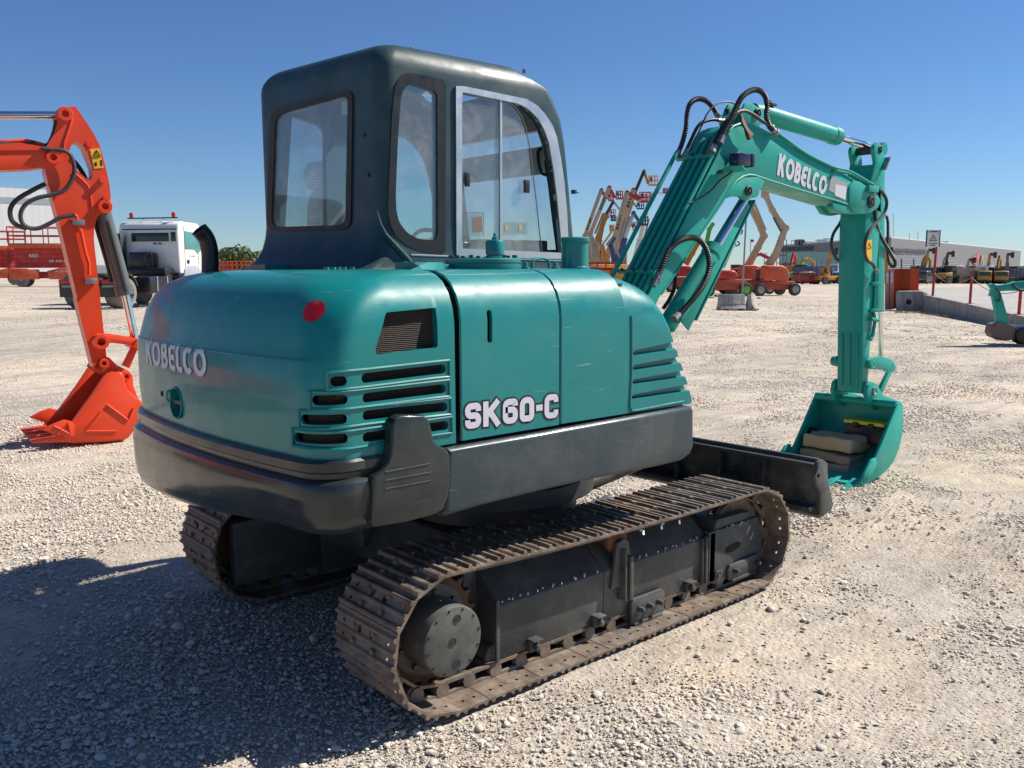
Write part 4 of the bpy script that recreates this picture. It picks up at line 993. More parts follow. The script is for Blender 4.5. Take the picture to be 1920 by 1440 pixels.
mL = lambda u, v: (P(u, v, y=YL-.02), np.array([0, 1.0, 0]))
pane(LW1, mL, .0, 'left_window_pane', GLASS); pane([(700, 250), (825, 250), (825, 452), (700, 452)], mL, .0, 'left_door_pane', GLASSG)
fx = float(np.interp(2.35, FE_Z, FE_X))-.02
MB().add([(float(np.interp(z, FE_Z, FE_X))-.02, y, z) for z in (1.97, 2.72) for y in (YC+.05, YL-.08)], [(0, 1, 3, 2)]).build('windscreen', GLASS, cabo, smooth=False)
MB().box(.08, .52, .28, .97, ZR-.02, ZR-.012).build('roof_window', GLASSG, cabo, smooth=False)
m = MB()                                  # centre bar and edge of the panes
p = [P(u, v, y=YC-.001) for u, v in ((938.5, 187), (938.5, 470))]; m.bar(p[0], p[1], .014, .012, (0, 1, 0)); m.build('pane_rail', ALU, al)
m = MB(); m.tube([P(u, v, y=YC+.014) for u, v in PBn[1:10]], .0035, 6); m.build('pane_edge', STEELM, al)
for (u0, v0, u1, v1) in ((871, 323, 879, 350), (982, 337, 991, 362)):
    a = P(u0, v0, y=YC-.004); b = P(u1, v1, y=YC-.004); m = MB().box(a[0], b[0], YC-.016, YC-.0005, b[2], a[2]); m.build('window_latch', BLACKP, al, bevel=.002)
# labels stuck on the panes
def label_quad(pts, mp, d, name, mat, parent): return MB().add([mp(*p)[0]+mp(*p)[1]*d for p in pts], [(0, 1, 2, 3)]).build(name, mat, parent, smooth=False, fixn=False)
PAPER = plain('paper_label', (.50, .48, .40), .8); PAPER2 = glassm('clear_printed_label', (.72, .75, .76), haze=.35); INK = plain('faded_print', (.16, .15, .15), .7); RST = plain('rust_print', (.24, .15, .12), .8)
label_quad([(638, 190), (659, 185), (659, 213), (638, 217)], mR, -.006, 'paper_note', PAPER, cabo)
q = label_quad([(866, 398), (906, 398), (906, 441), (866, 441)], mS, .003, 'clear_label', PAPER2, al)
MB().tube([mS(u, v)[0]+nS*.004 for u, v in ((866, 398), (906, 398), (906, 441), (866, 441), (866, 398))], .0012, 4).build('label_border', INK, q)
MB().add([mS(u, v)[0]+nS*.0045 for u, v in ((885, 408), (902, 406), (904, 434), (886, 436))], [(0, 1, 2, 3)]).build('label_picture', RST, q, fixn=False)
q = label_quad([(942, 417), (992, 416), (992, 438), (942, 439)], mS, -.011, 'white_label', PAPER2, al)
for u in (949, 975): MB().add([mS(a, b)[0]-nS*-.0 + nS*(-.0095) for a, b in ((u, 421), (u+6, 421), (u+6, 433), (u, 433))], [(0, 1, 2, 3)]).build('yellow_mark', plain('faded_yellow_print', (.45, .38, .16), .8), q, fixn=False)
# window sill strip and the fillet that sweeps down from the rear corner
m = MB(); m.bar(P(770, 478, y=YC-.004), P(1066, 489, y=YC-.004), .010, .010, (0, 1, 0)); m.build('sill_strip', ALU, cabo, bevel=.002)
m = MB(); m.tube([P(u, v, y=YC-.010) for u, v in ((706, 395), (712, 420), (722, 440), (742, 462), (762, 484), (774, 502))], [.006, .011, .014, .016, .018, .018], 10); m.build('corner_fillet', CABM, cabo)
for u, v in ((684, 253), (692, 328), (670, 440)): 
    c = PR(u, v); MB().lathe([(.012, 0), (.012, .002), (.008, .003), (0, .003)], c, nR, 12).build('wall_plug', DARK, cabo)
for u, v in ((771, 86), (983, 138)):
    p = P(u, v+3, y=YC+.14); MB().cyl((p[0], p[1], ZR-.01), (p[0], p[1], ZR+.012), .012, n=8).build('roof_bolt', STEELM, cabo)
# things inside
m = MB(); hc = P(622, 328, x=-.12); 
def cushion(c, a, b, z0, z1, dx, n=7):
    rows = []
    for k in np.linspace(-1, 1, n):
        z = (z0+z1)/2+(z1-z0)/2*math.sin(k*math.pi/2); s = math.cos(k*math.pi/2)**.35 if abs(k) < 1 else .15
        rows.append([(c[0]+dx*(z-z0)+a*s*abs(math.cos(t))**.7*np.sign(math.cos(t)), c[1]+b*s*abs(math.sin(t))**.6*np.sign(math.sin(t)), z) for t in np.linspace(0, 2*math.pi, 24, False)])
    m = MB().grid(rows, True); k = 24; m.f += [tuple(range(k)), tuple(range((n-1)*k, n*k))]; return m
pa = P(580, 340, x=-.12); pb = P(655, 340, x=-.12); zt = P(615, 298, x=-.12)[2]; zm = P(615, 356, x=-.12)[2]; yc = (pa[1]+pb[1])/2; hw = abs(pa[1]-pb[1])/2
st = cushion((-.12, yc), .07, hw*.98, 1.95, zm+.02, 0).build('seat', SEATM, EX)
cushion((-.12, yc), .075, hw*1.06, zm-.005, zt, 0).build('headrest', SEATM, st); cushion((.12, yc), .26, hw*1.1, 1.85, 1.99, 0).build('seat_cushion', SEATM, st)
m = MB(); m.tube(spline([P(770, 452, y=.35), P(776, 442, y=.35), P(786, 434, y=.35), P(800, 431, y=.35), P(822, 434, y=.35)], 5), .012, 8); m.build('control_lever', DKGREY, EX)
m = MB(); m.box(-.55, .70, .0, 1.0, 1.80, 1.88); m.box(.1, .6, .02, .20, 1.88, 2.04); m.build('cab_console', DKGREY, EX, bevel=.01)
m = MB(); a = P(866, 290, y=.15); m.box(.60, .66, .03, 1.05, 2.44, 2.60); m.build('sun_visor', plain('pale_visor', (.42, .42, .38), .8), cabo, bevel=.01)
m = MB(); m.tube(spline([P(u, v, y=.08) for u, v in ((1032, 329), (1018, 326), (1012, 315), (1009, 295), (1010, 282), (1018, 279), (1026, 278))], 5), .010, 8); m.tube(spline([P(u, v, y=.08) for u, v in ((1010, 240), (1016, 256), (1022, 275))], 4), .016, 8); m.build('inner_grab_handle', BLACKP, cabo)
m = MB(); m.tube([P(u, v, y=.03) for u, v in ((1022, 300), (1030, 350), (1037, 410), (1043, 455))], .008, 6); m.build('wiper_arm', BLACKP, cabo)
m = MB(); p = P(1077, 360, y=YC+.05); m.cyl(p, p+np.array([.035, 0, 0]), .005, n=8); m.box(p[0]-.02, p[0]+.002, YC+.03, YC+.06, p[2]-.012, p[2]+.012); m.build('door_hook', CABM, cabo, bevel=.002)
# ---------------------------------------------------------------- boom
Y0 = -.05; BH = .14; YB = Y0-BH
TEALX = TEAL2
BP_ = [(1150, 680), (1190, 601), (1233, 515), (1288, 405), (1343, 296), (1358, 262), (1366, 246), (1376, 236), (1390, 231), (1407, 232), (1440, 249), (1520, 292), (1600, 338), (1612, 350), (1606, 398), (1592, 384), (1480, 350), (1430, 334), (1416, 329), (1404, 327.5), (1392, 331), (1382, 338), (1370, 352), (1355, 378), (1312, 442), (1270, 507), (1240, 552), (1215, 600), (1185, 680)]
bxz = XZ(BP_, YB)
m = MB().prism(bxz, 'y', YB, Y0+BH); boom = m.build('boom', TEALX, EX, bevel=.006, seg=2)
# welded lip along the web edges
m = MB()
for idx in (range(1, 14), range(15, 27)):
    m2 = MB(); m2.tube([(bxz[i][0], YB-.001, bxz[i][1]) for i in idx], .007, 6); m2.build('weld_lip', TEALX, boom)
def plate(px, ya, yb, name, mat, parent, bev=.004, yp=None, holes=()):
    yp = ya if yp is None else yp; o = MB().prism(XZ(px, yp), 'y', ya, yb).build(name, mat, parent, bevel=bev); return o
def pin(u, v, y, r, L, mat=DKGREY, parent=boom, name='pin', yp=None):
    c = P(u, v, y=y if yp is None else yp); m = MB(); m.lathe([(r*.98, -L), (r, -L+.004), (r, 0), (r*.75, .004), (r*.72, -.004), (r*.35, -.004), (r*.35, .006), (0, .006)], (c[0], y, c[2]), (0, -1, 0), 24); return m.build(name, mat, parent)
NOSE = [(1598, 338), (1610, 341), (1630, 354), (1644, 364), (1649, 378), (1644, 390), (1630, 399), (1612, 402), (1598, 398), (1590, 384), (1590, 350)]
plate(NOSE, YB-.012, YB+.03, 'nose_plate', TEALX, boom, yp=YB); nz = XZ(NOSE, YB); MB().prism(nz, 'y', Y0+BH-.03, Y0+BH+.012).build('nose_plate', TEALX, boom, bevel=.004)
pin(1635, 379, YB-.028, .048, 2*BH+.05)
plate([(1562, 381), (1570, 380), (1594, 386), (1610, 396), (1608, 402), (1580, 400), (1566, 394), (1561, 388)], YB+.0, YB+.05, 'nose_underplate', TEALX, boom, yp=YB)
# lug under the bend carrying the boom cylinders
LUG = [(1360, 372), (1372, 350), (1392, 334), (1420, 332), (1432, 340), (1424, 356), (1412, 368), (1404, 374), (1396, 376), (1386, 369), (1374, 368)]
plate(LUG, YB-.008, YB+.02, 'cylinder_lug', TEALX, boom, yp=YB); MB().prism(XZ(LUG, YB), 'y', Y0+BH-.02, Y0+BH+.01).build('cylinder_lug', TEALX, boom, bevel=.003)
pin(1405, 357.5, YB-.022, .036, .05)
# lug on top carrying the arm cylinder
for ya, off in ((Y0-.075, 0), (Y0+.055, 0)):
    plate([(1362, 262), (1352, 232), (1362, 205), (1367, 196), (1378, 194), (1384, 199), (1400, 222), (1420, 240), (1400, 250)] if ya > Y0 else [(1385, 236), (1392, 205), (1398, 194), (1406, 191), (1430, 206), (1437, 214), (1433, 228), (1420, 240), (1400, 242)], ya, ya+.02, 'top_lug', TEALX, boom, yp=ya)
pin(1419, 212, Y0-.09, .034, .2, yp=Y0-.075); pin(1365, 208, Y0+.05, .020, .02, DARK, name='lug_hole')
# lettering on the boom
side_text(drawn_text('KOBELCO', .23, False, .07, KBW), [(1461, 287), (1552, 333), (1456, 328), (1546, 367)], YB, LETW, boom, 'maker_lettering', .004)
q = MB().add([P(u, v, y=YB)-np.array([0, .0035, 0]) for u, v in ((1558, 329), (1588, 344), (1585, 372), (1553, 357))], [(0, 1, 2, 3)]).build('scuffed_sticker', plain('scuffed_sticker', (.30, .30, .33), .7), boom, fixn=False)
MB().add([P(u, v, y=YB)-np.array([0, .0045, 0]) for u, v in ((1566, 345), (1587, 351), (1584, 375), (1564, 366))], [(0, 1, 2, 3)]).build('white_patch', LETW, q, fixn=False)
# steel pipes on the upper face: offsets along y, all at a small height above the face
def top_off(i0, i1, y, h, n=2):
    out = []
    for i in (i0, i1): pass
    return out
A = np.array(bxz)
face = [A[0], A[1], A[2], A[3], A[4], A[5], A[6]]
def on_face(k, y, h):                     # k in face index units
    i = min(int(k), len(face)-2); p = face[i]+(face[i+1]-face[i])*(k-i); d = face[i+1]-face[i]; d = d/np.linalg.norm(d); n = np.array([-d[1], d[0]]); n = n if n[0] < 0 else -n
    q = p+n*h; return (q[0], y, q[1])
PY = [(.13, .10, 4.02), (.085, .035, 4.0), (.03, .035, 4.3), (-.03, .04, 4.3), (-.085, .035, 4.3), (-.125, .03, 4.0)]
for y, h, kk in PY:
    pts = [on_face(k, Y0+y, h) for k in (0.3, 1, 2, 3, kk)]
    if kk > 4.2: pts += [on_face(4.7, Y0+y*.9, h*.9), on_face(5.2, Y0+y*.8, h*.6)]
    MB().tube(spline(pts, 4), .015, 10).build('steel_pipe', TEALX, boom)
for k in (1.95, 3.95):
    m = MB(); a = np.array(on_face(k, Y0-.15, .055)); b = np.array(on_face(k, Y0+.15, .055)); m.bar(a, b, .03, .022, (1, 0, 1.2)); cl_ = m.build('pipe_clamp', TEALX, boom, bevel=.004)
    for y in (-.1, 0, .1): 
        a = np.array(on_face(k, Y0+y, .06)); b = np.array(on_face(k, Y0+y, .085)); MB().cyl(a, b, .011, n=6).build('clamp_bolt', DKGREY, cl_, smooth=False)
# ribbed hoses
def hose(pts, r=.017, name='hose', mat=RUBBER, parent=boom, ribs=True, pitch=.016, fit=True):
    sp = spline(pts, 10); sp = np.array(sp); L = np.concatenate([[0], np.cumsum(np.linalg.norm(np.diff(sp, axis=0), axis=1))])
    if ribs:
        n = max(8, int(L[-1]/(pitch/4))); s = np.linspace(0, L[-1], n); q = np.stack([np.interp(s, L, sp[:, i]) for i in range(3)], 1)
        rr_ = r*(1+.17*np.sin(2*math.pi*s/pitch)); m = MB().tube(list(q), list(rr_), 8)
    else: m = MB().tube(list(sp), r, 8)
    o = m.build(name, mat, parent)
    if fit:
        for a, b in ((sp[0], sp[1]), (sp[-1], sp[-2])):
            d = (b-a)/np.linalg.norm(b-a); MB().lathe([(r*1.0, -.03), (r*1.45, -.03), (r*1.45, -.008), (r*1.15, -.006), (r*1.2, .03), (r*1.0, .032)], a, d, 8).build('hose_fitting', STEELM, o)
    return o
def HP(L, y): return [P(u, v, y=(y if not hasattr(y, '__len__') else y[0]+(y[1]-y[0])*i/(len(L)-1))) for i, (u, v) in enumerate(L)]
hose(HP([(1270, 290), (1279, 268), (1286, 240), (1288, 215), (1293, 196), (1306, 186), (1322, 188), (1336, 201), (1345, 217)], (Y0+.14, Y0+.06)))
hose(HP([(1284, 288), (1296, 262), (1308, 238), (1320, 228), (1337, 224), (1352, 226)], (Y0+.10, Y0+.03)), ribs=False, r=.013)
hose(HP([(1294, 284), (1304, 260), (1314, 240), (1325, 215), (1338, 199), (1352, 192), (1368, 191), (1382, 198)], (Y0+.06, Y0)), r=.006, ribs=False, mat=DKGREY, fit=False, name='cable')
hose(HP([(1352, 262), (1362, 240), (1372, 222), (1381, 200), (1392, 181), (1408, 170), (1422, 169), (1433, 178), (1438, 196), (1437, 218), (1442, 236), (1452, 246)], (Y0-.17, Y0-.17)), r=.018)
hose(HP([(1336, 280), (1346, 258), (1358, 236), (1368, 222), (1378, 210)], (Y0-.15, Y0-.10)), ribs=False, r=.021)
hose(HP([(1372, 218), (1385, 209), (1398, 208), (1414, 216), (1428, 226), (1444, 236)], (Y0-.15, Y0-.17)), ribs=False, r=.013, mat=DKGREY)
hose(HP([(1234, 520), (1243, 495), (1254, 470), (1270, 454), (1290, 446), (1308, 448), (1321, 462), (1329, 486), (1328, 510), (1318, 536), (1300, 560), (1282, 580), (1268, 594)], (YB-.03, YB-.10)), r=.018)
hose(HP([(1244, 578), (1256, 560), (1264, 540), (1266, 515)], (Y0+.05, Y0+.05)), ribs=False, r=.014, fit=False)
m = MB(); c = P(1252, 512, y=YB-.02); hose(HP([(1225, 536), (1232, 522), (1238, 508)], YB-.03), ribs=False, r=.020, mat=STEELM, fit=False, name='hose_coupling')
# rag tied at the hoses
m = MB(); rows = []
for (u, v, wdt) in ((1388, 215, 3), (1392, 228, 5), (1398, 240, 4), (1405, 252, 8), (1404, 262, 4)):
    rows.append([P(u-wdt, v, y=YB-.05), P(u, v+1, y=YB-.07), P(u+wdt, v-1, y=YB-.045)])
o = m.grid(rows).build('rag', plain('brown_rag', (.10, .055, .04), .9), boom)
s_ = o.modifiers.new('s', 'SOLIDIFY'); s_.thickness = .004
# work lamp and its bracket
zbr = float(P(1370, 320, y=YB-.06)[2]); m = MB(); br = [P(u, v, z=zbr) for u, v in ((1349, 322), (1362, 314), (1392, 311), (1399, 321), (1365, 325))]; k = len(br)
m.add([tuple(p) for p in br]+[tuple(p+np.array([0, 0, .008])) for p in br], [tuple(range(k)), tuple(range(k, 2*k))[::-1]]+[(i, (i+1) % k, k+(i+1) % k, k+i) for i in range(k)]); lb = m.build('lamp_bracket', TEALX, boom, smooth=False)
MB().cyl(P(1347, 322, y=YB+.01), P(1352, 322, y=YB-.03), .015, n=10).build('bracket_bolt', DKGREY, lb)
a = P(1373, 310, y=YB-.08); b = P(1404, 291, y=YB-.08); m = MB().box(a[0], b[0]-.035, YB-.13, YB-.05, a[2], b[2]); wl_ = m.build('work_lamp', plain('dark_violet_lamp', (.02, .012, .04), .2), boom, bevel=.008)
m = MB().box(b[0]-.037, b[0]-.005, YB-.135, YB-.045, a[2]-.004, b[2]+.004); m.build('lamp_rim', BLACKP, wl_, bevel=.006)
hose(HP([(1382, 306), (1368, 325), (1350, 338), (1335, 355), (1318, 368), (1300, 378), (1290, 382)], (YB-.07, YB-.012)), r=.006, ribs=False, fit=False, name='cable')
# pipes along the top right of the outer boom
for dy, dv in ((-.0, 0), (.03, 5)):
    MB().tube(spline([P(u, v+dv, y=YB-.01+dy) for u, v in ((1453, 246), (1475, 262), (1510, 287), (1560, 312), (1590, 320), (1610, 330), (1638, 347))], 5), .011, 8).build('steel_pipe', TEALX, boom)
m = MB(); m.bar(P(1565, 322, y=YB-.03), P(1565, 322, y=YB+.06), .03, .015); m.build('pipe_clamp', TEALX, boom, bevel=.003)
m = MB(); m.box(*(sorted([P(1622, 342, y=YB)[0], P(1640, 342, y=YB)[0]])), YB-.04, YB+.03, P(1640, 362, y=YB)[2], P(1640, 350, y=YB)[2]); m.build('pipe_block', TEALX, boom, bevel=.004)
# ---- boom cylinder (twin tubes below the boom) and its rod
a = P(1250, 612, y=Y0-.09); c = P(1405, 358, y=Y0-.09); d = (c-a)/np.linalg.norm(c-a); L = np.linalg.norm(c-a)
m = MB(); m.lathe([(.045, -.02), (.062, .0), (.064, .02), (.064, L*.505), (.070, L*.51), (.070, L*.56), (.045, L*.57)], a, d, 28); bc = m.build('boom_cylinder', TEALX, EX)
MB().cyl(a+d*L*.5, c, .033, n=20).build('cylinder_rod', plain('blue_reflection_rod', (.52, .54, .68), .10, 1.0), bc)  # the rod's blue purple reflection is put into its base colour
MB().cyl(c+np.array([0, .05, 0]), c-np.array([0, .05, 0]), .05, n=20).build('rod_eye', TEALX, bc)
m = MB(); q = [P(u, v, y=Y0+.03) for u, v in ((1272, 618), (1284, 606), (1400, 385), (1408, 366))]; m.bar(P(1284, 612, y=Y0-.02), P(1400, 378, y=Y0-.02), .012, .10, (1, 0, -1)); m.bar(P(1296, 600, y=Y0+.05), P(1406, 376, y=Y0+.05), .10, .014, (1, 0, -1)); m.build('cylinder_guard', TEALX, EX, bevel=.004)
b = P(1318, 540, y=YB); MB().tube(spline([a+d*.04+np.array([0, -.07, 0]), a+d*.12+np.array([0, -.085, 0]), a+d*L*.45+np.array([0, -.085, 0])], 4), .012, 8).build('cylinder_pipe', TEALX, bc)
# ---- arm cylinder
a = P(1419, 212, y=Y0-.06); a[1] = Y0; c = P(1651, 281, y=Y0-.06); a = P(1415, 209, y=Y0); c = P(1648, 280, y=Y0); d = (c-a)/np.linalg.norm(c-a); L = np.linalg.norm(c-a)
m = MB(); m.lathe([(.04, -.03), (.055, -.02), (.055, .03), (.066, .06), (.066, L*.57), (.072, L*.575), (.072, L*.62), (.05, L*.63)], a, d, 28); ac = m.build('arm_cylinder', TEALX, EX)
MB().cyl(a+d*L*.60, c, .030, n=20).build('cylinder_rod', CHROME, ac); MB().cyl(c+np.array([0, .05, 0]), c-np.array([0, .05, 0]), .055, n=20).build('rod_eye', TEALX, ac)
p = a+d*.16; m = MB(); m.bar(p+np.array([0, -.06, .07]), p+np.array([0, .06, .07]), .07, .02); m.cyl(p+np.array([0, 0, .06]), p+np.array([0.02, 0, .11]), .02, n=8); m.build('port_block', DKGREY, ac, bevel=.003)
# ---- arm (dipper)
AH = .115; YA = Y0-AH
ARM = [(1616, 737), (1618, 600), (1622, 430), (1625, 380), (1632, 345), (1642, 305), (1638, 280), (1640, 272), (1646, 267), (1652, 270), (1656, 280), (1659, 300), (1659, 345), (1652, 400), (1644, 500), (1637, 590), (1631, 660), (1627, 720), (1622, 739)]
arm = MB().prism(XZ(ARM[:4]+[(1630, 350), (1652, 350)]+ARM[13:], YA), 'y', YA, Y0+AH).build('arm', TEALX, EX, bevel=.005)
HEAD = ARM[3:14]
for s in (-1, 1): MB().prism(XZ(HEAD, YA), 'y', Y0+s*AH, Y0+s*(AH-.03)).build('head_plate', TEALX, arm, bevel=.004)
m = MB(); hb = XZ([(1632, 345), (1641, 308), (1646, 310), (1640, 350)], YA); m.prism(hb, 'y', Y0-AH+.03, Y0+AH-.03); m.build('head_back_plate', TEALX, arm)
pin(1651, 280, YA-.004, .034, 2*AH-.0, parent=arm)
m = MB(); m.bar(P(1655, 318, y=YA-.01), P(1664, 288+8, y=YA-.01), .02, .06, (0, 1, 0)); m.build('worn_edge_plate', STEELM, arm, bevel=.003)
# bracket plates for the bucket cylinder along the front
m = MB(); m.prism(XZ([(1649, 350), (1660, 350), (1659, 585), (1645, 585)], Y0-.07), 'y', Y0-.07, Y0+.07); bk = m.build('bucket_cylinder', TEALX, EX, bevel=.012, seg=3)
rp = P(1650, 587, y=Y0-.02); rq = P(1652, 672, y=Y0-.02); MB().cyl(rp, rq, .022, n=16).build('cylinder_rod', CHROME, bk)
m = MB(); m.tube([P(u, v, y=YA-.012) for u, v in ((1642, 505), (1641, 530), (1640, 560), (1638, 590))], .012, 8); m.build('steel_pipe', TEALX, arm)
for (u, v) in ((1640, 532), (1638, 582)):
    m = MB(); m.bar(P(u-8, v, y=YA-.005), P(u+8, v, y=YA-.03), .045, .03); m.build('pipe_clamp', TEALX, arm, bevel=.003)
m = MB(); m.tube(spline([P(u, v, y=YA-.02) for u, v in ((1639, 590), (1640, 604), (1638, 618), (1636, 630), (1632, 637))], 4), .016, 8); m.tube([P(1633, 598, y=YA-.02), P(1646, 600, y=YA-.02)], .018, 8); m.build('pipe_elbow', TEALX, arm)
lbl = [P(u, v, y=YA)+np.array([0, -.004, 0]) for u, v in ((1624, 451), (1634, 449), (1634, 489), (1624, 489))]; wl2 = MB().add(lbl, [(0, 1, 2, 3)]).build('warning_label', YELST, arm, fixn=False)
MB().tube([P(u, v, y=YA)+np.array([0, -.006, 0]) for u, v in ((1629, 455), (1625.5, 466), (1632.5, 465.5), (1629, 455))], .0018, 4).build('warning_triangle', LETB, wl2)
hose(HP([(1640, 352), (1652, 358), (1662, 375), (1660, 395), (1648, 412), (1634, 428), (1624, 448), (1621, 470), (1626, 488), (1636, 495), (1642, 506)], YA-.04), r=.014, ribs=False, mat=DKGREY, parent=arm)
hose(HP([(1638, 366), (1640, 388), (1643, 420), (1654, 448), (1668, 472), (1678, 490), (1676, 500), (1668, 494), (1664, 470), (1665, 440), (1664, 410), (1656, 402)], (YA-.03, Y0+.03)), r=.014, parent=arm)
hose(HP([(1584, 400), (1574, 420), (1562, 440), (1559, 462), (1568, 485), (1584, 494)], Y0+.13), r=.013, ribs=False, mat=DKGREY, parent=arm)
for u, v in ((1582, 580), (1582, 598), (1582, 632)):
    p = P(u, v, y=Y0+AH); MB().cyl(p, p+np.array([-.0, .03, 0]), .012, n=8).build('side_stud', DKGREY, arm)
# wear strips on the rear face of the arm
ax = P(1617, 690, y=YA)[0]
for k in (-.07, 0, .07):
    za = P(1600, 625, y=Y0)[2]; zb = P(1600, 722, y=Y0)[2]; xa = P(1617, 625, y=YA)[0]; xb = P(1616, 722, y=YA)[0]
    MB().bar((xa-.003, Y0+k, za), (xb-.003, Y0+k, zb), .018, .008, (1, 0, 0)).build('wear_strip', TEALX, arm, bevel=.002)
# ---- linkage
m = MB(); lk = XZ([(1630, 676), (1637, 671), (1650, 668), (1664, 671), (1676, 677), (1681, 688), (1678, 696), (1668, 698), (1655, 692), (1643, 693), (1634, 692)], YA-.05)
lk1 = MB().prism(lk, 'y', YA-.05, YA-.025).build('bucket_link', TEALX, EX, bevel=.004); MB().prism(lk, 'y', Y0+AH+.025, Y0+AH+.05).build('bucket_link', TEALX, EX, bevel=.004)
for u, v, r in ((1640, 683, .040), (1675, 689, .036)):
    c = P(u, v, y=YA-.06); m = MB(); m.lathe([(r, -2*AH-.16), (r*1.1, -2*AH-.15), (r*1.1, -2*AH-.10), (r*.8, -2*AH-.09), (r*.8, -.09), (r*1.1, -.08), (r*1.1, -.02), (r, -.01), (r*.6, -.008), (r*.5, -.014), (0, -.014)], (c[0], c[1], c[2]), (0, -1, 0), 24); m.build('link_pin', TEALX, lk1)
for dy in (-.06, .06):
    a = P(1669, 694, y=Y0+dy); b = P(1645, 742, y=Y0+dy); MB().bar(a, b, .035, .055, (1, 0, 0)).build('bucket_link', TEALX, EX, bevel=.006)
# ---- bucket
BW = .385; YK = Y0-BW
out_px = [(1683, 757), (1690, 753), (1694, 762), (1694, 790), (1692, 815), (1686, 842), (1676, 866), (1660, 885), (1640, 900), (1618, 916), (1612, 905), (1626, 884), (1642, 860), (1660, 815), (1672, 784)]
oxz = XZ(out_px, YK)
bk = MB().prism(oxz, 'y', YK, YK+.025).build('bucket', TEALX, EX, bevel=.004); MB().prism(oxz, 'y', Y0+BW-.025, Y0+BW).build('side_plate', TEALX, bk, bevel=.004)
m = MB(); ot = np.array(oxz[:10]); inn = []
th = .022
for i in range(len(ot)):
    a = ot[max(i-1, 0)]; b = ot[min(i+1, len(ot)-1)]; d = (b-a)/np.linalg.norm(b-a); n = np.array([d[1], -d[0]]); c = np.array([ot[:, 0].mean()-.1, ot[:, 1].mean()]); n = n if n@(c-ot[i]) > 0 else -n; inn.append(ot[i]+n*th)
m.grid([[(p[0], y, p[1]) for p in list(ot)+inn[::-1]]+[(ot[0][0], y, ot[0][1])] for y in (YK+.025, Y0+BW-.025)]); m.build('bucket_shell', TEALX, bk, smooth=True)
c = P(1685, 759, y=YK); MB().cyl((c[0]-.01, YK+.01, c[2]), (c[0]-.01, Y0+BW-.01, c[2]), .034, n=20).build('top_tube', TEALX, bk)
e0 = P(1612, 908, y=YK); MB().box(e0[0]-.03, e0[0]+.18, YK+.02, Y0+BW-.02, e0[2]-.022, e0[2]+.0).build('cutting_edge', TEALX, bk, bevel=.003)
for i in range(5):
    y = YK+.06+i*(2*BW-.12)/4; m = MB()
    m.add([(e0[0]+.06, y-.035, e0[2]-.03), (e0[0]+.06, y+.035, e0[2]-.03), (e0[0]+.06, y+.035, e0[2]+.03), (e0[0]+.06, y-.035, e0[2]+.03), (e0[0]-.15, y-.03, e0[2]-.045), (e0[0]-.15, y+.03, e0[2]-.045), (e0[0]-.15, y+.03, e0[2]-.030), (e0[0]-.15, y-.03, e0[2]-.030)], [(0, 1, 2, 3), (7, 6, 5, 4), (0, 4, 5, 1), (1, 5, 6, 2), (2, 6, 7, 3), (3, 7, 4, 0)]); m.build('tooth', TEALX, bk, bevel=.004)
m = MB(); q = XZ([(1617, 894), (1620, 884), (1632, 862), (1641, 858), (1643, 868), (1634, 890), (1626, 896)], YK-.01); sc2 = m.prism(q, 'y', YK-.02, YK).build('side_cutter', TEALX, bk, bevel=.003)
mq = XZ([(1617, 894), (1620, 884), (1632, 862), (1641, 858), (1643, 868), (1634, 890), (1626, 896)], YK-.01); MB().prism(mq, 'y', Y0+BW, Y0+BW+.02).build('side_cutter', TEALX, bk, bevel=.003)
for dy in (-AH-.055, AH+.02):
    ear = XZ([(1628, 758), (1624, 740), (1627, 722), (1634, 716), (1643, 719), (1649, 730), (1655, 742), (1675, 748), (1684, 756), (1660, 772), (1640, 768)], Y0-AH-.05); MB().prism(ear, 'y', Y0+dy, Y0+dy+.035).build('bucket_ear', TEALX, bk, bevel=.004)
c = P(1640, 733, y=YA-.06); MB().lathe([(.034, -.36), (.036, -.35), (.036, 0), (.028, .004), (.02, -.002), (0, -.002)], (c[0], YA-.065, c[2]), (0, -1, 0), 22).build('bucket_pin', STEELM, bk)
# ================================================================ ground
def sheet(name, mat, ds, ss, h=0.0):
    v = []; f = []; n = len(ss)
    for t in ds:
        for s in ss:
            p = CAM+FH*t+RH*s; v.append((p[0], p[1], float(elev(p[0], p[1]))+h))
    for i in range(len(ds)-1):
        for j in range(n-1): f.append((i*n+j, i*n+j+1, (i+1)*n+j+1, (i+1)*n+j))
    return v, f
ts = np.concatenate([np.arange(-6, 12, .10), np.arange(12, 40, .6), np.arange(40, 120, 4), [130, 160, 200, 300, 500, 900, 1600, 3000]])
sc = np.concatenate([np.arange(-9, 9.01, .10)]); sw = np.concatenate([[-2500, -1200, -600, -300, -150, -90, -60], np.arange(-50, -9, 1.5), sc, np.arange(10, 60, 1.5), [75, 90, 120, 200, 300, 600, 1200, 2500]])
v, f = sheet('ground', GRAVEL, ts, sw)
V = np.array(v)
def vnoise(x, y, s, seed):
    r = np.random.default_rng(seed); T = r.random((64, 64)); x = x/s; y = y/s; xi = np.floor(x).astype(int); yi = np.floor(y).astype(int); fx = x-xi; fy = y-yi; fx = fx*fx*(3-2*fx); fy = fy*fy*(3-2*fy)
    g = lambda a, b: T[a % 64, b % 64]
    return (g(xi, yi)*(1-fx)+g(xi+1, yi)*fx)*(1-fy)+(g(xi, yi+1)*(1-fx)+g(xi+1, yi+1)*fx)*fy
dist = np.hypot(V[:, 0]-CX, V[:, 1]-CY)
amp = 1-sm(14, 60, dist)
V[:, 2] += amp*(.020*(vnoise(V[:, 0], V[:, 1], .9, 1)-.5)+.014*(vnoise(V[:, 0], V[:, 1], .28, 2)-.5))-.008
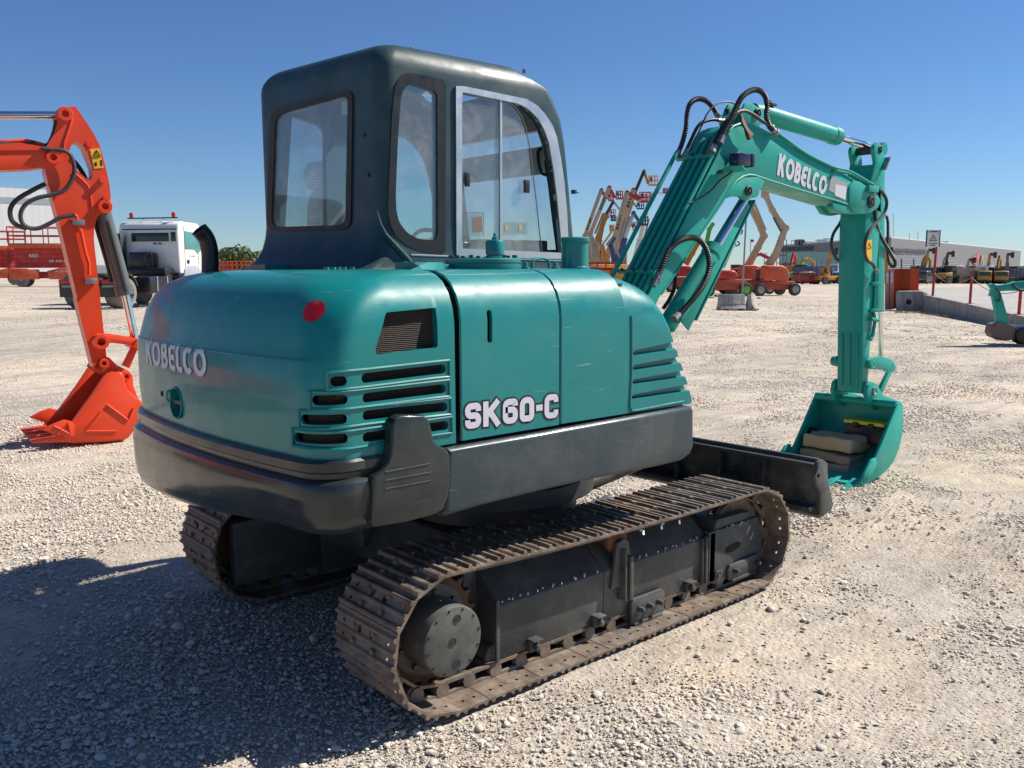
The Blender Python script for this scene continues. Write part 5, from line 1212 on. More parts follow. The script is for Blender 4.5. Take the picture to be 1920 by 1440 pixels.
me = bpy.data.meshes.new('ground'); me.from_pydata([tuple(p) for p in V], [], f); me.materials.append(GRAVEL); me.polygons.foreach_set('use_smooth', [True]*len(me.polygons))
gr = bpy.data.objects.new('ground', me); COL.objects.link(gr); gr['kind'] = 'structure'
# loose stones: thousands of small instances on points
def stones(n, tmin, tmax, smin, smax, k, seed, spread=1.25, thr=.37):
    r = np.random.default_rng(seed); t = tmin*(tmax/tmin)**r.random(n*3) if k else tmin+(tmax-tmin)*r.random(n*3); s = (r.random(n*3)*2-1)*(t*.60*spread+1.2)
    x = CX+FH[0]*t+RH[0]*s; y = CY+FH[1]*t+RH[1]*s
    den = .55*vnoise(x, y, 1.1, 11)+.45*vnoise(x, y, .45, 12); keep = r.random(n*3) < np.clip((den-thr)*4.5, .08, 1); x, y = x[keep][:n], y[keep][:n]
    inside = (np.abs(y) > .64) & (np.abs(y) < 1.11) & (x > -1.05) & (x < 1.3); x, y = x[~inside], y[~inside]
    sz = smin*(smax/smin)**(r.random(len(x))**1.8); sz = sz*(.7+.6*np.clip(vnoise(x, y, .8, 13), 0, 1))
    z = elev(x, y)+sz*.15-.004
    return np.stack([x, y, z], 1), np.stack([sz*(.8+.5*r.random(len(x))), sz*(.7+.4*r.random(len(x))), sz*(.40+.3*r.random(len(x)))], 1), np.stack([r.normal(0, .25, len(x)), r.normal(0, .25, len(x)), r.random(len(x))*6.28], 1)
sets = [stones(60000, 1.6, 9, .0035, .011, 1, 21), stones(5500, 1.6, 10, .009, .020, 1, 22), stones(110000, 6, 30, .006, .013, 1, 23, 1.1, .33), stones(120000, 1.8, 9, .0025, .006, 1, 24, 1.25, .22), stones(12000, 22, 60, .016, .030, 0, 25, 1.1)]
pos = np.concatenate([a for a, _, _ in sets]); scl = np.concatenate([b for _, b, _ in sets]); rot = np.concatenate([c for _, _, c in sets])
me = bpy.data.meshes.new('gravel'); me.vertices.add(len(pos)); me.vertices.foreach_set('co', pos.ravel().astype(np.float32))
for nm, arr in (('scl', scl), ('rot', rot)):
    a = me.attributes.new(nm, 'FLOAT_VECTOR', 'POINT'); a.data.foreach_set('vector', arr.ravel().astype(np.float32))
go = bpy.data.objects.new('gravel', me); COL.objects.link(go); tag(go, 'loose pale pebbles lying over the sandy yard', 'gravel', kind='stuff')
pebs = []
for i in range(6):
    bm = bmesh.new(); bmesh.ops.create_icosphere(bm, subdivisions=2, radius=1); r = np.random.default_rng(i)
    A_ = r.normal(0, 1, (5, 3))
    for vv in bm.verts:
        c = np.array(vv.co); c = c*(1+.16*sum(math.sin(2.1*(a@c)+i) for a in A_)/2.2); vv.co = tuple(c)
    pm = bpy.data.meshes.new('pebble'); bm.to_mesh(pm); bm.free(); pm.materials.append(PEBBLE)
    pm.polygons.foreach_set('use_smooth', [i % 3 != 0]*len(pm.polygons)); pebs.append(pm)
ng = bpy.data.node_groups.new('scatter', 'GeometryNodeTree'); ng.interface.new_socket('Geometry', in_out='INPUT', socket_type='NodeSocketGeometry'); ng.interface.new_socket('Geometry', in_out='OUTPUT', socket_type='NodeSocketGeometry')
gi = ng.nodes.new('NodeGroupInput'); go_ = ng.nodes.new('NodeGroupOutput'); ip = ng.nodes.new('GeometryNodeInstanceOnPoints'); gj = ng.nodes.new('GeometryNodeJoinGeometry')
hid = bpy.data.collections.new('stone_forms')
g2i = ng.nodes.new('GeometryNodeGeometryToInstance')
ci = ng.nodes.new('GeometryNodeCollectionInfo')
for i, pm in enumerate(pebs):
    o = bpy.data.objects.new('pebble', pm); hid.objects.link(o)
ci.inputs['Collection'].default_value = hid; ci.inputs['Separate Children'].default_value = True; ci.inputs['Reset Children'].default_value = True
a1 = ng.nodes.new('GeometryNodeInputNamedAttribute'); a1.data_type = 'FLOAT_VECTOR'; a1.inputs[0].default_value = 'scl'
a2 = ng.nodes.new('GeometryNodeInputNamedAttribute'); a2.data_type = 'FLOAT_VECTOR'; a2.inputs[0].default_value = 'rot'
ng.links.new(gi.outputs[0], ip.inputs['Points']); ng.links.new(ci.outputs[0], ip.inputs['Instance']); ip.inputs['Pick Instance'].default_value = True
rv = ng.nodes.new('FunctionNodeRandomValue'); rv.data_type = 'INT'; rv.inputs[4].default_value = 0; rv.inputs[5].default_value = 5
ng.links.new(rv.outputs[2], ip.inputs['Instance Index']); ng.links.new(a2.outputs[0], ip.inputs['Rotation']); ng.links.new(a1.outputs[0], ip.inputs['Scale']); ng.links.new(ip.outputs[0], go_.inputs[0])
mdn = go.modifiers.new('scatter', 'NODES'); mdn.node_group = ng
# ================================================================ background helpers
def PP(u, v, O, n):
    q = ray(u, v); O = np.array(O); n = np.array(n); return CAM+q*((O-CAM)@n)/(q@n)
def slab(px, O, n, th, name, mat, parent, bev=0.0, off=0.0, mv=0.0):   # picture outline on a world plane, given real thickness away from us
    n = np.array(n, float); n = n/np.linalg.norm(n); n = n if n@(CAM-np.array(O)) > 0 else -n
    a = [PP(u, v, np.array(O)+n*off, n)+n*mv for u, v in px]; k = len(a)
    return MB().add(a+[p-n*th for p in a], [tuple(range(k)), tuple(range(k, 2*k))[::-1]]+[(i, (i+1) % k, k+(i+1) % k, k+i) for i in range(k)]).build(name, mat, parent, bevel=bev)
def frame_M(loc, h):                      # local X = heading vector h (x,y), Z up
    a = math.atan2(h[1], h[0]); return a
def place(o, loc, rz): o.location = tuple(float(c) for c in loc); o.rotation_euler = (0, 0, rz); return o
def heading(phi):                         # degrees to the right of the line of sight
    h = FH*math.cos(rad(phi))+RH*math.sin(rad(phi)); return math.atan2(h[1], h[0])
def L(name, loc, label, cat, group=None, rz=0.0): return empty(name, loc, label, cat, group, rz, world=False)
def wheel(x, y, r, w, parent, mat=TYRE, hub=STEELM, name='wheel'):
    s = 1 if y > 0 else -1; m = MB(); m.lathe([(r*.62, 0), (r*.9, 0), (r, w*.15), (r, w*.85), (r*.9, w), (r*.62, w), (r*.58, w*.8), (r*.58, w*.2)], (x, y-s*w, r), (0, s, 0), 22)
    o = m.build(name, mat, parent); MB().lathe([(r*.60, w*.3), (r*.60, w*.72), (r*.5, w*.74), (r*.3, w*.62), (r*.2, w*.85), (0, w*.86)], (x, y-s*w, r), (0, s, 0), 16).build('rim', hub, o); return o
def text_local(txt, w, h, M, mat, parent, name='lettering', bold=.004, **k):
    m = fit_text(text_mb(txt, .2, bold, **k), w, h); m.xf(M); return m.build(name, mat, parent, fixn=False, smooth=False)
def facing(loc, nx, ny):                  # matrix placing a text upright on a wall whose outward normal is (nx, ny)
    l = math.hypot(nx, ny); nx /= l; ny /= l; X = Vector((-ny, nx, 0)); Z = Vector((nx, ny, 0)); Y = Vector((0, 0, 1))
    return Matrix(((X.x, Y.x, Z.x, loc[0]), (X.y, Y.y, Z.y, loc[1]), (X.z, Y.z, Z.z, loc[2]), (0, 0, 0, 1)))
# ================================================================ orange-red excavator on the left
pO = G(190, 829); nR_ = -(FH*math.cos(rad(35))-RH*math.sin(rad(35))); RE = empty('excavator', (pO[0], pO[1], pO[2]), 'orange red excavator reaching in from the left with its toothed bucket on the gravel', 'excavator')
O_ = pO; dR = RH*math.cos(rad(35))+FH*math.sin(rad(35))
def q8(L_): return [(x/3.43, 180+y/3.43) for x, y in L_]
def q9(L_): return [(x/4.235, 560+y/4.235) for x, y in L_]
ax_px = q8([(365, 110), (400, 75), (485, 67), (510, 100), (560, 175), (605, 245), (640, 315), (665, 400), (685, 480), (705, 570), (712, 640), (712, 720), (697, 742), (660, 755), (635, 768), (618, 800), (606, 860), (604, 920), (612, 1000), (640, 1250), (660, 1440)])+q9([(815, 180), (830, 300), (845, 455), (845, 500), (780, 560), (740, 545), (700, 380), (650, 190), (610, 10)])+q8([(495, 1290), (450, 1100), (400, 890), (360, 740), (320, 600), (290, 480), (300, 400), (302, 320), (345, 250), (368, 180)])
arm2 = slab(ax_px, O_, nR_, .24, 'arm', RED, RE)
hole = q8([(448, 345), (462, 310), (485, 296), (515, 300), (540, 330), (565, 385), (590, 450), (598, 500), (592, 530), (578, 541), (555, 530), (520, 500), (480, 465), (455, 420), (446, 380)])
h_ = MB(); a = [PP(u, v, O_+nR_*.1, nR_) for u, v in hole]; b = [PP(u, v, O_, nR_)-nR_*0 for u, v in hole]; a = [p+nR_*.1 for p in b]; c_ = [p-nR_*.4 for p in b]; k = len(a)
h_.add(a+c_, [tuple(range(k)), tuple(range(k, 2*k))[::-1]]+[(i, (i+1) % k, k+(i+1) % k, k+i) for i in range(k)]); boolean(arm2, [h_])
MB().tube([PP(u, v, O_, nR_)+nR_*.002 for u, v in q8([(455, 110), (460, 160), (440, 220), (415, 290), (408, 350)])], .012, 8).build('web_weld', RED, arm2)
MB().tube([PP(u, v, O_, nR_)+nR_*.002 for u, v in q8([(470, 490), (520, 530), (565, 575), (580, 620), (590, 700), (602, 790)])], .010, 8).build('web_weld', RED, arm2)
def pinR(u, v, r, h=.05, name='pin', th=.34, mat=RED):
    c = PP(u, v, O_, nR_); return MB().lathe([(r, -th), (r, h*.8), (r*.92, h), (r*.5, h), (r*.42, h*.6), (r*.42, h*.2), (r*.2, h*.2), (0, h*.9)], c, nR_, 24).build(name, mat, RE)
pinR(*q8([(416, 118)])[0], .075); pinR(*q8([(338, 398)])[0], .07, .07); pinR(*q8([(672, 712)])[0], .075)
for x, y in ((570, 312), (655, 545), (677, 660)): c = PP(*q8([(x, y)])[0], O_, nR_); MB().cyl(c-nR_*.02, c+nR_*.05, .035, .03, n=14).build('hose_boss', RED, arm2)
bm_px = [(-330, 345), (-200, 305), (-60, 276), (0, 270)]+q8([(120, 300), (240, 318), (300, 330), (365, 365), (382, 400), (365, 440), (285, 457), (190, 470), (0, 478)])+[(-60, 326), (-200, 370), (-320, 430)]
slab(bm_px, O_, nR_, .26, 'boom', RED, RE, .01, .03)
slab(bm_px[:8]+[(80, 281), (0, 282), (-60, 290), (-200, 318), (-325, 360)], O_, nR_, .02, 'boom_edge_plate', RED, RE, off=.045)
MB().tube([PP(u, v, O_-nR_*.1, nR_) for u, v in q8([(0, 292), (60, 294), (160, 288), (225, 300), (300, 322), (400, 352), (440, 366)])], .022, 8).build('steel_pipe', RED, RE)
MB().tube([PP(u, v, O_-nR_*.06, nR_) for u, v in q8([(0, 308), (100, 316), (200, 318), (225, 300)])], .03, 8).build('hose', RUBBER, RE)
MB().tube([PP(u, v, O_-nR_*.12, nR_) for u, v in ((-120, 216), (108, 216))], .040, 20).build('cylinder_rod', CHROME, RE)
MB().tube([PP(u, v, O_-nR_*.12, nR_) for u, v in ((-420, 250), (-120, 216))], .075, 20).build('arm_cylinder', RED, RE)
def hz(Lp, r, y=.06, ribs=False): return hose([PP(u, v, O_, nR_)+nR_*y for u, v in Lp], r=r, ribs=ribs, mat=DKGREY, parent=RE, fit=False)
hz(q8([(265, 340), (330, 348), (400, 354), (445, 380), (468, 440), (470, 500), (440, 570), (395, 615), (320, 640), (230, 660), (160, 700), (128, 760), (140, 820), (190, 852), (250, 850), (320, 818), (380, 785), (445, 772), (475, 765)]), .022)
hz(q8([(300, 560), (220, 600), (120, 660), (75, 720), (80, 790), (120, 830), (180, 850)]), .024, -.1); hz(q8([(450, 365), (500, 410), (545, 470), (575, 530), (600, 640), (640, 820), (680, 960), (720, 1100), (740, 1200)]), .024, -.2)
hz(q8([(365, 150), (350, 230), (320, 300), (280, 322)]), .02, -.05)
sl_ = slab(q8([(578, 342), (640, 335), (652, 395), (590, 402)]), O_, nR_, .003, 'warning_label', YELST, arm2, off=.006); slab(q8([(592, 405), (655, 398), (666, 462), (605, 468)]), O_, nR_, .003, 'warning_label', YELST, arm2, off=.006)
MB().tube([PP(u, v, O_, nR_)+nR_*.009 for u, v in q8([(620, 350), (600, 390), (645, 388), (620, 350)])], .006, 4).build('warning_triangle', LETB, sl_)
slab(q8([(607, 428), (622, 425), (626, 448), (611, 452)]), O_, nR_, .002, 'label_symbol', LETB, sl_, off=.009); slab(q8([(645, 412), (656, 410), (660, 448), (649, 450)]), O_, nR_, .002, 'label_symbol', LETB, sl_, off=.009)
MB().tube([PP(u, v, O_, nR_)+nR_*.03 for u, v in q8([(475, 765), (490, 775), (495, 820), (520, 880), (545, 1000), (570, 1080), (570, 1150)])], .018, 8).build('steel_pipe', RED, arm2)
for x, y in ((500, 815), (580, 1190)): c = PP(*q8([(x, y)])[0], O_, nR_); MB().bar(c-dR*.06+nR_*.03, c+dR*.06+nR_*.03, .05, .06).build('pipe_clamp', STEELM, arm2, bevel=.004)
a = PP(194, 400, O_-nR_*.12, nR_); b = PP(235, 553, O_-nR_*.12, nR_); c = PP(254, 640, O_-nR_*.12, nR_)
m = MB(); m.tube([a, a+(b-a)*.9, a+(b-a)*.9001, b], [.082, .082, .095, .095], 24); bc2 = m.build('bucket_cylinder', plain('grey_cylinder_paint', (.10, .11, .11), .4), RE); MB().cyl(b, c, .045, n=20).build('cylinder_rod', CHROME, bc2)
MB().tube([a+nR_*.11+(b-a)*.1, a+nR_*.11+(b-a)*.55, a+nR_*.09+(b-a)*.95], .022, 8).build('cylinder_pipe', DKGREY, bc2)
lk = q9([(750, 300), (830, 293), (900, 290), (1010, 305), (1090, 318), (1125, 335), (1130, 365), (1110, 395), (1080, 390), (1010, 365), (900, 352), (830, 352), (755, 355)])
slab(lk, O_, nR_, .04, 'bucket_link', RED, RE, .01, .06); slab(lk, O_, nR_, .04, 'bucket_link', RED, RE, .01, .06, -.34)
pinR(*q9([(788, 338)])[0], .085, .13, 'link_pin', .42); pinR(*q9([(1100, 362)])[0], .07, .13, 'link_pin', .42)
for o1 in (.0, -.2): slab(q9([(1045, 380), (1100, 390), (1030, 555), (970, 530)]), O_, nR_, .05, 'bucket_link', RED, RE, .01, o1)
bp = q9([(820, 618), (850, 592), (890, 580), (940, 585), (972, 610), (985, 660), (995, 715), (1060, 780), (1120, 825), (1137, 870), (1125, 930), (1085, 1005), (1020, 1095), (985, 1118), (800, 1135), (600, 1140), (480, 1132), (440, 1105), (510, 1040), (570, 975), (640, 880), (720, 770), (780, 680)])
bw = .95
bk2 = slab(bp, O_, nR_, .03, 'bucket', RED, RE, .006, .12); slab(bp, O_, nR_, .03, 'side_plate', RED, bk2, .006, .12, -bw)
nn_ = nR_/np.linalg.norm(nR_); back = [PP(u, v, O_+nn_*.12, nR_) for u, v in bp[3:18]]
rows = [[p-nn_*.03 for p in back], [p-nn_*(bw-.0) for p in back]]; sh_ = MB().grid(rows).build('bucket_shell', RED, bk2); s_ = sh_.modifiers.new('s', 'SOLIDIFY'); s_.thickness = .03; s_.offset = 0
for i in range(4):
    y = .08-i*(bw-.12)/3; u0 = [PP(u, v, O_+nn_*.12, nR_)-nn_*(.12-y) for u, v in q9([(520, 1085), (520, 1140), (255, 1148), (240, 1128)])]
    MB().add([p+nn_*.045 for p in u0]+[p-nn_*.045 for p in u0], [(0, 1, 2, 3), (7, 6, 5, 4), (0, 4, 5, 1), (1, 5, 6, 2), (2, 6, 7, 3), (3, 7, 4, 0)]).build('tooth', RED, bk2, bevel=.006)
sc_px = q9([(332, 1044), (420, 995), (510, 962), (565, 975), (588, 1000), (590, 1080), (580, 1095), (470, 1088)])
slab(sc_px, O_, nR_, .03, 'side_cutter', RED, bk2, .004, .155); slab(sc_px, O_, nR_, .03, 'side_cutter', RED, bk2, .004, .155, -bw-.05)
MB().tube([PP(u, v, O_+nn_*.16, nR_) for u, v in q9([(430, 1010), (560, 1075), (540, 985), (450, 1080)])], .008, 6).build('cutter_rib', RED, bk2)
for L_ in ([(850, 840), (1020, 965), (1060, 870)], [(800, 900), (680, 1050), (930, 1050)]): MB().tube([PP(u, v, O_+nn_*.125, nR_) for u, v in q9(L_)], .010, 6).build('wear_bead', RED, bk2)
ear = q9([(735, 560), (760, 520), (790, 470), (830, 455), (870, 470), (930, 530), (1020, 570), (1055, 610), (1060, 690), (1085, 760), (1120, 830), (1040, 830), (960, 700), (850, 620), (790, 600)])
slab(ear, O_, nR_, .04, 'bucket_ear', RED, bk2, .005, .0); slab(ear, O_, nR_, .04, 'bucket_ear', RED, bk2, .005, .0, -.34)
pinR(*q9([(820, 510)])[0], .05, .06, 'bucket_pin', .42); pinR(*q9([(1000, 615)])[0], .05, .04, 'bucket_pin', .42)
# its own body further left, outside the picture
BO = O_-dR*6.3; BO[2] = 0
m = MB(); c, s = dR, np.cross((0, 0, 1), dR)
def bx(a0, a1, b0, b1, z0, z1, name, mat, bev=.05, par=RE):
    v = [BO+c*a+s*b+np.array([0, 0, z]) for a in (a0, a1) for b in (b0, b1) for z in (z0, z1)]; return MB().add(v, [(0, 1, 3, 2), (4, 6, 7, 5), (0, 4, 5, 1), (2, 3, 7, 6), (0, 2, 6, 4), (1, 5, 7, 3)]).build(name, mat, par, bevel=bev)
bx(-2.2, 1.2, -1.2, 1.2, .95, 1.9, 'house', RED, .15); bx(-.5, 1.1, .1, 1.2, 1.9, 2.95, 'cab', DKGREY, .12); bx(-1.7, 1.7, -1.25, -.75, .12, .8, 'track', RUST, .2); bx(-1.7, 1.7, .75, 1.25, .12, .8, 'track', RUST, .2)
slab([(-330, 345), (-320, 430), (-700, 700), (-900, 640), (-620, 420)], O_, nR_, .26, 'boom', RED, RE, .01, .03)
# ================================================================ white tractor unit behind it
tw = GD(240, 28.6); ph = 8; hd = heading(ph); r_ = RH*math.cos(rad(ph))-FH*math.sin(rad(ph)); ctr = tw-r_*.98; ctr[2] = float(elev(ctr[0], ctr[1]))
TK = L('tractor_truck', ctr, 'white tractor truck seen from behind with bare chassis and black mudguards', 'truck', None, hd)
for y in (.98, -.98):
    wheel(0, y, .50, .58, TK, TYREG, TYREG)
    m = MB(); 
    arc = [(-.0+.60*math.cos(a), .52+.60*math.sin(a)) for a in np.linspace(rad(160), rad(20), 10)]; arc2 = [(.56*math.cos(a)/1.0, .52+.56*math.sin(a)) for a in np.linspace(rad(20), rad(160), 10)]
    g = MB().prism(arc+arc2, 'y', y*1.0-(.62 if y > 0 else 0), y+(.0 if y > 0 else .62)).build('mudguard', DKGREY, TK)
    yl = sorted((y, y-.60*np.sign(y))); MB().box(-.66, -.60, yl[0], yl[1], .38, .92).build('mud_flap', BLACKP, TK, bevel=.01)
    MB().box(-.70, -.655, yl[0]+.02, yl[1]-.02, .80, .93).build('tail_light', REDL, TK, bevel=.01); MB().box(-.669, -.662, yl[0]+.10, yl[1]-.10, .68, .76).build('flap_plate', plain('pale_flap_plate', (.25, .25, .23), .6), TK)
    wheel(3.85, y, .50, .32, TK, TYREG, STEELM)
MB().box(-.75, 5.2, -.45, -.36, .72, .98).build('chassis_rail', DKGREY, TK); MB().box(-.75, 5.2, .36, .45, .72, .98).build('chassis_rail', DKGREY, TK)
m = MB(); m.box(-.5, .5, -.6, .6, .98, 1.03); m.lathe([(.48, 0), (.5, .02), (.5, .08), (.3, .10)], (0, 0, 1.03), (0, 0, 1), 24); m.build('fifth_wheel', DKGREY, TK, bevel=.01)
MB().box(1.0, 2.5, -1.15, -.55, .45, 1.0).build('fuel_tank', BLACKP, TK, bevel=.08)
for x in (1.45, 2.1): MB().box(x-.03, x+.03, -1.165, -.54, .44, 1.01).build('tank_strap', ALU, TK)
cbz = 1.05; m = MB(); prof_c = [(3.05, 1.05), (3.02, 2.55), (3.12, 2.85), (3.35, 2.93), (4.5, 2.90), (4.85, 2.7), (5.1, 1.9), (5.2, 1.0), (5.15, .5), (4.6, .5), (4.35, 1.0), (3.4, 1.0)]
cab2 = MB().prism(prof_c, 'y', -1.14, 1.14).build('cab', WHITE, TK, bevel=.09, seg=4)
MB().box(3.0, 3.03, -.78, .62, 2.22, 2.52).build('rear_window', DKGLASS, cab2, bevel=.01); MB().box(3.0, 3.03, -1.04, -.86, 2.22, 2.54).build('rear_window', DKGLASS, cab2, bevel=.01)
MB().prism([(3.45, 1.95), (3.45, 2.6), (4.4, 2.55), (4.75, 2.0), (4.35, 1.8), (4.1, 1.95)], 'y', -1.155, -1.13).build('side_window', plain('teal_window', (.08, .25, .25), .1), cab2, bevel=.01)
MB().box(3.55, 3.68, -1.17, -1.14, 1.45, 1.58).build('door_handle', BLACKP, cab2)
MB().prism([(3.0, 1.35), (3.0, 1.7), (2.93, 1.75), (2.93, 1.3)], 'y', -.35, .5).build('rear_recess', DKGREY, cab2)
m = MB(); m.box(2.35, 3.0, -.95, 1.0, 1.0, 1.3); m.box(2.6, 3.0, -.35, .55, 1.25, 1.85); m.build('engine_cover', BLACKP, TK, bevel=.08); m = MB(); m.box(2.62, 2.98, .8, 1.14, 1.2, 2.5); m.build('air_intake', DKGREY, TK, bevel=.06)
MB().tube(spline([(2.5, -.3, 1.2), (2.3, -.25, 1.7), (2.6, -.45, 1.8), (2.7, -.5, 1.2)], 4), .018, 6).build('air_line', BLACKP, TK)
MB().tube([(3.3, -1.0, 3.05), (3.3, .9, 3.05)], .025, 6).build('roof_bar', BLACKP, cab2)
for y in (-.85, .75): MB().lathe([(.06, 0), (.07, .03), (.07, .12), (.05, .17), (0, .19)], (3.3, y, 3.07), (0, 0, 1), 14).build('beacon', REDL, cab2)
for y in (-.45, .3): MB().tube([(3.3, y, 3.02), (4.3, y, 3.0)], .02, 6).build('roof_rail', STEELM, cab2)
MB().box(2.9, 4.6, -1.16, -.7, 1.0, 1.12).build('side_step', BLACKP, TK, bevel=.03)
MB().box(2.985, 3.005, -1.10, .95, 2.62, 2.66).build('rear_seam', DKGREY, cab2); MB().box(3.40, 3.42, -1.150, -1.139, 1.1, 2.75).build('door_seam', DKGREY, cab2); MB().box(4.38, 4.40, -1.150, -1.139, 1.1, 1.9).build('door_seam', DKGREY, cab2)
MB().prism([(3.2, 1.0), (3.3, 1.25), (3.6, 1.38), (4.1, 1.38), (4.45, 1.2), (4.55, 1.0)], 'y', -1.20, -.9).build('wheel_fender', plain('grey_fender', (.32, .34, .38), .5), cab2, bevel=.03)
MB().tube([(4.9, -1.1, 2.7), (5.1, -1.35, 2.65), (5.1, -1.35, 2.0), (4.95, -1.12, 1.95)], .02, 6).build('mirror_arm', BLACKP, cab2); MB().box(5.02, 5.14, -1.46, -1.26, 2.05, 2.5).build('mirror', BLACKP, cab2, bevel=.03)
MB().prism([(4.3, 2.9), (5.1, 2.72), (5.25, 2.5), (5.2, 2.48), (5.0, 2.66), (4.3, 2.82)], 'y', -1.05, 1.05).build('sun_visor', BLACKP, cab2)
for x_ in (3.1, 3.3): MB().box(2.94, 3.0, -.5+x_-3.1, -.42+x_-3.1, 2.12, 2.17).build('rear_vent', BLACKP, cab2)
text_local('TGA 18.480', .45, .05, facing((3.9, -1.158, 1.72), 0, -1), LETG, cab2)
# ================================================================ scissor lifts at the far left
def scissor(u, t, phi, label, txt=None):
    g = GD(u, t); S = L('scissor_lift', g, label, 'scissor lift', 'orange scissor lifts by the white warehouse', heading(phi))
    for x in (-1.35, 1.35):
        for y in (-.95, .95): wheel(x, y, .45, .35, S, TYREG, STEELM)
    MB().box(-1.9, 1.9, -.62, .62, .55, 1.0).build('chassis', DKRED, S, bevel=.03); MB().prism([(.3, .5), (.2, 1.05), (1.0, 1.25), (2.3, 1.2), (2.2, .45)], 'y', -1.05, -.62).build('engine_box', ORANGE, S, bevel=.03)
    MB().box(-2.0, -.3, -1.0, -.62, .5, 1.15).build('battery_box', ORANGE, S, bevel=.03)
    for i in range(4):
        z = 1.25+i*.32; 
        for y in (-.5, .5): MB().box(-1.75, 1.75, y-.05, y+.05, z, z+.315).build('scissor_arm', DKRED, S, bevel=.01)
    MB().box(-2.0, 2.2, -.95, .95, 2.55, 2.85).build('platform_deck', ORANGE, S, bevel=.02)
    m = MB()
    for z in (3.35, 3.9):
        for y in (-.93, .93): m.tube([(-2.0, y, z), (2.2, y, z)], .04, 6)
        for x in (-2.0, 2.2): m.tube([(x, -.93, z), (x, .93, z)], .04, 6)
    for x in np.linspace(-2.0, 2.2, 5):
        for y in (-.93, .93): m.tube([(x, y, 2.85), (x, y, 3.9)], .035, 6)
    m.build('guard_rail', DKRED, S)
    m = MB()
    for y in (-.25, .25): m.tube([(-2.25, y, .5), (-2.15, y, 2.6)], .025, 6)
    for z in np.arange(.7, 2.5, .3): m.tube([(-2.23, -.25, z), (-2.23, .25, z)], .018, 6)
    m.build('ladder', DKGREY, S)
    if txt:
        text_local('RED', .55, .22, facing((-.6, -.56, 2.05), 0, -1), LETW, S); text_local('SB 430 DS', 1.2, .16, facing((.9, -.56, 1.7), 0, -1), LETW, S)
        text_local('ALQUILER', 1.1, .12, facing((1.2, -1.056, 1.0), 0, -1), LETW, S)
    return S
scissor(88, 60, 72, 'orange scissor lift with lowered platform and white letters before the white warehouse', 1)
scissor(-12, 66, 62, 'orange scissor lift cut off by the left edge of the photo')
# ---- white warehouse
def bldg_wall(pts, z0, z1, name, mat, parent, th=.4):
    (a, b) = pts; a = np.array(a); b = np.array(b); d = (b-a)[:2]; n = np.array([-d[1], d[0]]); n = n/np.linalg.norm(n); n = n if n@(CAM[:2]-a[:2]) > 0 else -n
    v = [(p[0]-n[0]*k, p[1]-n[1]*k, z) for k in (0, th) for p in (a, b) for z in (z0, z1)]; return MB().add(v, [(0, 2, 3, 1), (4, 5, 7, 6), (0, 1, 5, 4), (2, 6, 7, 3), (0, 4, 6, 2), (1, 3, 7, 5)]).build(name, mat, parent)
def boxbldg(uL, tL, uR, tR, z1, depth, name, label, mat, cat='building', z0=-2):
    a = W(uL, 505, tL); b = W(uR, 505, tR); B = empty(name, ((a[0]+b[0])/2, (a[1]+b[1])/2, 0), label, cat)
    d = (b-a)[:2]; n = np.array([-d[1], d[0]])/np.linalg.norm(d); n = n if n@(CAM[:2]-a[:2]) > 0 else -n
    pl = [(a[0], a[1]), (b[0], b[1]), (b[0]-n[0]*depth, b[1]-n[1]*depth), (a[0]-n[0]*depth, a[1]-n[1]*depth)]
    MB().prism(pl, 'z', z0, z1).build('wall', mat, B); return B, a, b, np.array([n[0], n[1], 0])
zt_ = float(W(0, 350, 118)[2]); B, a, b, n = boxbldg(-160, 112, 205, 128, zt_, 40, 'warehouse', 'long white clad warehouse with a grey window band on the left', CLADW)
zb1 = W(0, 368, 118)[2]; zb2 = W(0, 379, 118)[2]; v = [a+n*.05, b+n*.05]
MB().add([(v[0][0], v[0][1], zb2), (v[1][0], v[1][1], zb2), (v[1][0], v[1][1], zb1), (v[0][0], v[0][1], zb1)]+[(v[0][0]-n[0]*.2, v[0][1]-n[1]*.2, zb2), (v[1][0]-n[0]*.2, v[1][1]-n[1]*.2, zb2), (v[1][0]-n[0]*.2, v[1][1]-n[1]*.2, zb1), (v[0][0]-n[0]*.2, v[0][1]-n[1]*.2, zb1)], [(0, 1, 2, 3), (4, 7, 6, 5), (0, 4, 5, 1), (1, 5, 6, 2), (2, 6, 7, 3), (3, 7, 4, 0)]).build('window_band', CLADS, B)
B, a, b, n = boxbldg(178, 150, 245, 150, float(W(200, 446, 150)[2]), 15, 'annex_building', 'low cream building with a dark roof edge behind the white truck', plain('cream_wall', (.72, .70, .60), .8))
MB().bar(a+np.array([0, 0, float(W(200, 446, 150)[2])-CZ-.0]), b+np.array([0, 0, float(W(200, 446, 150)[2])-CZ]), .6, .35).build('roof_edge', DKGREY, B)
B, a, b, n = boxbldg(424, 260, 462, 262, float(W(440, 463.5, 261)[2]), 20, 'green_roof_shed', 'distant flat shed with a dark green roof above the trees', plain('dark_green_roof', (.05, .12, .07), .8))
